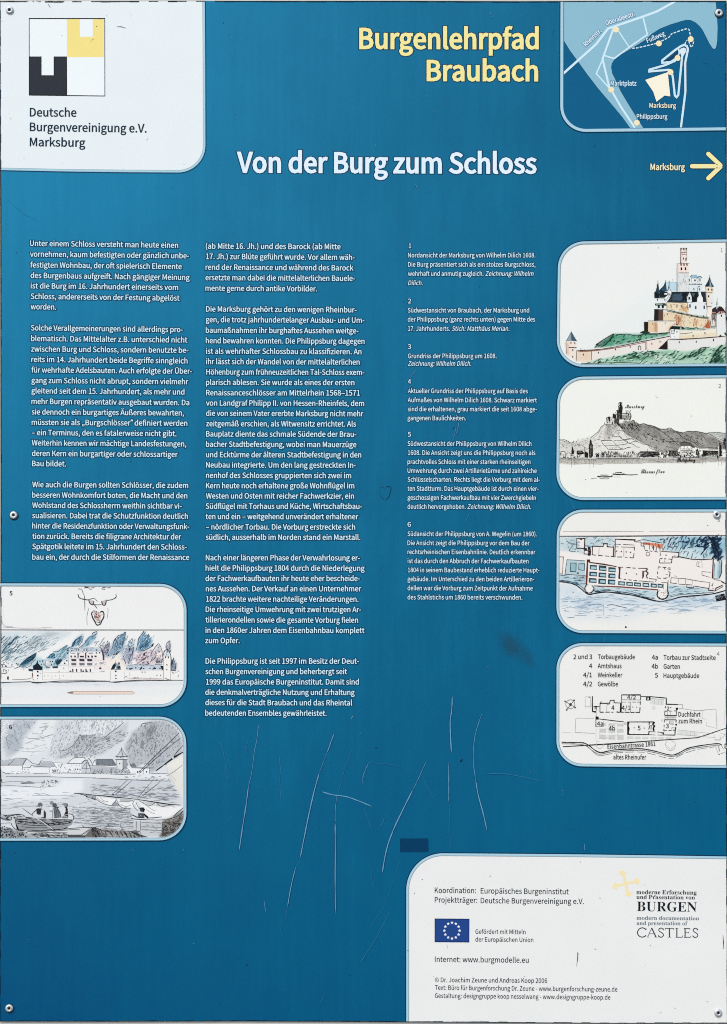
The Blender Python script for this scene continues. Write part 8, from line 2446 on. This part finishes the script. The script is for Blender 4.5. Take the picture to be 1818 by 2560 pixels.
# ------------------------------------------------------------------ scratches, marks and stains
SC_L = '6b9fc2'; SC_F = '2f769f'; SC_D = '06345a'
def scratch(w, strength, pts, side=1):
    """a gouge through the film: pale exposed groove with dark lines beside it"""
    sh = Sheet(.3); P = smooth(pts, 4); w *= (0.72, 0.74, 0.72)[strength]
    c = {2: SC_L, 1: '5290b8', 0: SC_F}[strength]
    if strength: sh.stroke([(x - side * w * .62, y) for x, y in P], w * .8, SC_D, .8, h=.52)
    if strength == 2: sh.stroke([(x + side * w * .62, y) for x, y in P], w * .6, SC_D, .8, h=.53)
    sh.stroke(P, w, c, .8, h=.6, wob=.3)
    part(sh.build('scratch'))
def ZP(ox, oy, sc, *q): return [(ox + a / sc, oy + b / sc) for a, b in q]
z1 = (500, 1750, 3.248); z2 = (900, 1700, 3.248); z3 = (600, 2150, 4.06)
scratch(2.2, 1, ZP(*z1, (475, 200), (462, 320), (440, 430), (420, 590), (395, 690)))
scratch(3.0, 2, ZP(*z1, (395, 690), (375, 850), (345, 1040), (318, 1225)))
scratch(3.0, 2, ZP(*z1, (1088, 275), (1050, 380), (1035, 420)))
scratch(1.6, 1, ZP(*z1, (1035, 420), (1000, 510), (970, 590)))
scratch(3.0, 2, ZP(*z1, (970, 590), (930, 730), (880, 950), (840, 1150), (815, 1280)))
scratch(1.6, 1, ZP(*z1, (815, 1280), (790, 1350)))
scratch(2.8, 2, [(739.5, 2168), (728, 2215), (719, 2266)])
scratch(2.0, 1, [(719, 2266), (713.5, 2296)])
scratch(1.0, 0, [(708, 2298), (703, 2315), (702, 2330)])
scratch(3.0, 2, ZP(*z1, (992, 745), (1080, 770), (1190, 785), (1290, 820), (1398, 865)))
scratch(1.3, 0, ZP(*z1, (1232, 405), (1225, 440), (1185, 530), (1150, 660), (1125, 760)))
scratch(1.8, 1, ZP(*z1, (1112, 780), (1100, 880), (1098, 1000)))
scratch(3.0, 2, [(838, 2056), (838.5, 2130), (838, 2200), (838.8, 2284)])
scratch(1.5, 0, ZP(*z1, (640, 430), (655, 560), (650, 640), (658, 815)))
scratch(1.6, 0, ZP(*z1, (163, 340), (185, 400), (205, 500), (215, 590), (243, 663)))
scratch(2.0, 1, ZP(*z1, (215, 590), (243, 663)))
scratch(1.2, 0, ZP(*z1, (388, 330), (380, 380), (368, 430)))
scratch(2.0, 1, ZP(*z2, (72, 670), (40, 740), (22, 800), (18, 850)))
scratch(0.9, 0, ZP(*z2, (75, 670), (170, 680), (270, 690), (480, 760), (540, 850), (600, 970)))
scratch(2.0, 1, ZP(*z2, (540, 657), (480, 790), (430, 890)))
scratch(3.2, 2, ZP(*z2, (430, 890), (350, 1050), (270, 1220), (215, 1380), (180, 1570)))
scratch(3.2, 2, ZP(*z2, (750, 130), (745, 250), (733, 330), (735, 450), (743, 590)))
scratch(2.8, 2, ZP(*z2, (722, 670), (722, 850), (722, 990)))
scratch(1.2, 0, ZP(*z2, (725, 990), (730, 1180), (736, 1370)))
scratch(2.2, 1, ZP(*z2, (992, 270), (960, 360), (935, 450), (922, 560), (922, 680), (938, 800)))
scratch(3.0, 2, ZP(*z2, (938, 800), (960, 930), (1000, 1080), (1032, 1225)))
scratch(2.0, 0, ZP(*z2, (1020, 762), (1170, 762), (1310, 785), (1470, 822)))
scratch(1.2, 0, ZP(*z2, (36, 1045), (60, 1120), (95, 1210)))
scratch(1.8, 0, ZP(*z2, (200, 1120), (185, 1160), (165, 1190)))
scratch(1.1, 0, [(1001, 2150), (985, 2200), (963, 2260), (945, 2290), (925, 2318)])
scratch(1.8, 0, [(975, 2280), (950, 2328), (925, 2370), (900, 2408)])
scratch(1.8, 1, [(660, 2250), (662, 2265), (665, 2280)])
scratch(1.2, 0, [(663, 2281), (665, 2300)])
scratch(1.0, 0, [(929, 2175), (931, 2205), (936, 2228)])
scratch(1.1, 0, [(812, 2485), (806, 2498), (800, 2510)])
scratch(1.2, 0, [(610, 2238), (611.5, 2246)])
scratch(2.0, 1, [(1460, 2109), (1462, 2118), (1460, 2127)])
scratch(2.0, 1, [(1148, 1052), (1145, 1070), (1141, 1084)])
scratch(1.6, 1, [(1141, 1064), (1137, 1084), (1132, 1102)])
scratch(1.6, 1, [(1039, 926), (1032, 936), (1025, 946)])
scratch(1.5, 1, [(1031, 962), (1024, 970), (1019, 982)])
scratch(1.8, 1, [(1080, 760), (1077, 770)])
scratch(2.6, 0, [(1172, 1284), (1168, 1296), (1163, 1306)])
scratch(2.0, 0, [(1178, 1288), (1172, 1296)])
scratch(1.4, 0, [(1266, 842), (1264, 856), (1261, 868)])
scratch(1.4, 0, [(1270, 840), (1268, 850)])
scratch(2.0, 1, [(880.5, 1793), (877, 1805)])
scratch(1.4, 0, [(1431, 1268), (1436, 1280)]); scratch(1.3, 0, [(1422, 1238), (1430, 1258), (1437, 1276)])
scratch(1.5, 0, [(1509, 1588), (1512, 1600), (1511, 1612)])
for k_ in range(7):
    a_ = 1444 + k_ * 4.4; scratch(1.2, 0, [(a_, 1596 + rng.random() * 4), (a_ + 2, 1602 + rng.random() * 5), (a_ + 1, 1609 + rng.random() * 3)])
for k_ in range(6):
    a_ = 1802 + k_ * 2.4; scratch(1.0, 0, [(a_, 20 - k_ * 2.2), (a_ + 1.2, 14 - k_ * 1.8), (a_ + 2.6, 16 - k_ * 2)])
# little chips in the film round the headings
for (x, y) in ((945, 73), (1066.5, 238), (1226, 31), (1228, 39), (959, 94), (1087, 275), (939, 361), (1038, 459), (1041, 464), (40, 626), (458, 2122), (1217, 1665)):
    scratch(1.5, 1, [(x, y), (x + .8, y + 3), (x - .6, y + 6)])
# drawn heart
hr = Sheet(.3)
HP = lambda *q: ZP(880, 1150, 9.022, *q)
hr.stroke(smooth(HP((770, 610), (820, 595), (868, 605), (880, 660), (862, 740), (835, 815), (790, 875), (755, 905))), 1.9, '0c3c58', .5, h=.35)
hr.stroke(smooth(HP((660, 805), (695, 860), (725, 895))), 1.6, '124766', .5, h=.35)
hr.stroke(smooth(HP((620, 640), (650, 610), (700, 608), (740, 640), (745, 665))), 1.3, '17597a', .5, h=.35)
hr.stroke(smooth(HP((612, 660), (615, 720), (640, 775), (660, 805))), 1.0, '1a5d80', .5, h=.35)
part(hr.build('heart_doodle'), label='small dark heart scratched between the text columns')
# dark blue rectangle patch
pt = Sheet(.3); pt.poly([(1000, 2096.3), (1070.8, 2096), (1071.6, 2130), (1000.6, 2130.6)], '003a60', .22)
part(pt.build('colour_patch'), label='dark blue rectangle overlapping above the imprint panel')
# greasy grey smear
sm = Sheet(.3); cx, cy = 1290, 1622; n_ = 26
rings = []
for ri in range(7):
    f_ = ri / 6; rg = []
    for i in range(n_):
        a = 2 * math.pi * i / n_
        rx = 62 * (1 + .18 * math.sin(2 * a + 1) + .1 * math.sin(5 * a)); ry = 32 * (1 + .15 * math.cos(3 * a))
        x = f_ * rx * math.cos(a); y = f_ * ry * math.sin(a)
        th = math.radians(38); rg.append((cx + x * math.cos(th) - y * math.sin(th), cy + x * math.sin(th) + y * math.cos(th)))
    rings.append(rg)
for ri, rg in enumerate(rings):
    al = 0.5 * (1 - (ri / 6) ** 1.2) * (1 - 0.35 * (ri / 6))
    for (x, y) in rg: sm.v.append((X(x), -.00005 - .00003, Z(y))); sm.c.append((*lin('2f5262'), al * (0.8 + .3 * math.sin(x * .11))))
for ri in range(6):
    for i in range(n_):
        j = (i + 1) % n_; sm.f.append([ri * n_ + i, ri * n_ + j, (ri + 1) * n_ + j, (ri + 1) * n_ + i])
part(sm.build('grey_smear', mat=INKA), label='faint grey smear below the captions')
# black scrapes and dirt specks on the white corners and the blue
dk = Sheet(.35)
def mark(P, w, c='20242a'): dk.stroke(P, w, c, .7, h=.45 + rng.random() * .02, wob=.4)
mark([(120, 9), (123, 14), (126, 19)], 1.6, '6b7377'); mark([(2, 54), (6, 51)], 1.6, '9aa3a6')
mark([(266, 38), (268, 41)], 2.2, '555c60'); mark([(292, 66), (303, 66), (313, 70)], 2.2, '9aa0a0'); mark([(303, 66), (316, 70)], 1.4, '50565a')
mark([(230, 100), (234, 97)], 2.2, '6b6230'); mark([(225, 105), (230, 101)], 1.0, '9b8f50'); mark([(24, 294), (28, 298)], 1.8, '5a6468'); mark([(22, 282), (23, 284)], 1.8, '5a6468')
mark([(1, 206), (3, 207)], 2, '50585c'); mark([(324, 42), (330, 34)], 1.0, 'a0a8aa'); mark([(234, 334), (237, 340)], 1.1, 'a9a9a9'); mark([(458, 408), (462, 412)], 1.2, '8f9598')
mark([(307, 418), (309, 424)], 1.3, 'a8b0b2'); mark([(155, 405), (157, 410)], 1.0, 'a9a9a9'); mark([(366, 350), (370, 345)], 4.0, 'd3d6d8')
mark([(1444, 2379), (1444.6, 2394), (1441.6, 2416)], 1.5, '2c2420'); mark([(1446, 2382), (1444, 2400)], 2.0, '3a302a')
mark([(1807.8, 2338), (1808.8, 2356), (1808.6, 2370)], 2.2, '0c0f12'); mark([(1806, 2370), (1811, 2371)], 2.0, '15181c')
mark([(1117, 2361), (1120, 2371)], 1.6, '4a4440'); mark([(1486, 2372), (1491, 2374)], 2.2, '40444a'); mark([(1626, 2362), (1628, 2366)], 2.4, '30363c')
mark([(1504, 2311), (1505, 2313)], 3, '8c9498'); mark([(1611, 2211), (1613, 2213)], 1.8, '7c8488'); mark([(1648, 2533), (1654, 2531)], 2, '6c7478'); mark([(1685, 2519), (1690, 2522)], 1.8, '7c8488')
mark([(1514, 2284), (1516, 2285)], 2.2, '9ca4a8'); mark([(1083, 2441), (1085, 2443)], 1.8, '20242a')
mark([(1157, 1897), (1152, 1903), (1151, 1905)], 3.0, '1c1218'); mark([(1199, 1720), (1203, 1721)], 3.0, '3a3436'); mark([(1155, 1694), (1158, 1695)], 2, '0a3146')
mark([(202, 2098), (210, 2098)], 2.0, '0a2b3c'); mark([(878, 1797), (882, 1790)], 1.6, 'd8d0c0'); mark([(549, 1805), (551, 1806)], 1.2, '0a3146'); mark([(563, 1813), (565, 1815)], 2, '0a3146')
mark([(557, 55), (560, 59)], 3, '12425e'); mark([(571, 86), (575, 87)], 2, '12425e'); mark([(585, 287), (587, 289)], 2, '12425e'); mark([(582, 295), (590, 297)], 3, '4f7a84')
mark([(1008, 752), (1011, 755)], 2, '0d3c56'); mark([(1052, 1053), (1053, 1056)], 2, '0d3c56'); mark([(918, 1232), (921, 1236)], 2.2, '0c3a54'); mark([(951, 4), (954, 13)], 2.0, '134d70')
mark([(62, 2520), (65, 2522)], 2.0, '03406c'); mark([(968, 2478), (970, 2480)], 2.6, '0a2b4c'); mark([(1067, 277), (1068, 279)], 2, '0d3c56'); mark([(387, 465), (389, 467)], 2.2, '124c6c'); mark([(430, 468), (433, 471)], 2.2, '124c6c')
mark([(1087, 278), (1096, 256)], 1.0, '13506f'); mark([(1381, 88), (1386, 72)], 2, '12506f'); mark([(1757, 155), (1768, 160)], 2.4, '154a66'); mark([(1772, 158), (1774, 165)], 2, '154a66')
mark([(20, 500), (60, 535), (95, 552)], 1.0, '2a7396')
for i in range(90):
    x, y = rng.uniform(10, 1800), rng.uniform(10, 2540)
    r_ = rng.uniform(.5, 1.3); dk.dot(x, y, r_, '1d4a63' if rng.random() < .7 else '6f8890', 6, .57)
do = dk.build('dirt_specks'); part(do); do['kind'] = 'stuff'
# lost film at the white corner: pale torn fringe along the top edge
tf = Sheet(.3)
x = 0.0
while x < 195:
    w = rng.uniform(5, 22); tf.poly([(x, 2.0), (x + w, 2.2), (x + w * .8, 2.2 + rng.uniform(1, 3.5)), (x + w * .3, 2.2 + rng.uniform(.6, 2.5))], rng.choice(['2b352c', '5c675c', '8b968c']), .5); x += w * rng.uniform(1, 2.4)
part(tf.build('torn_film'))
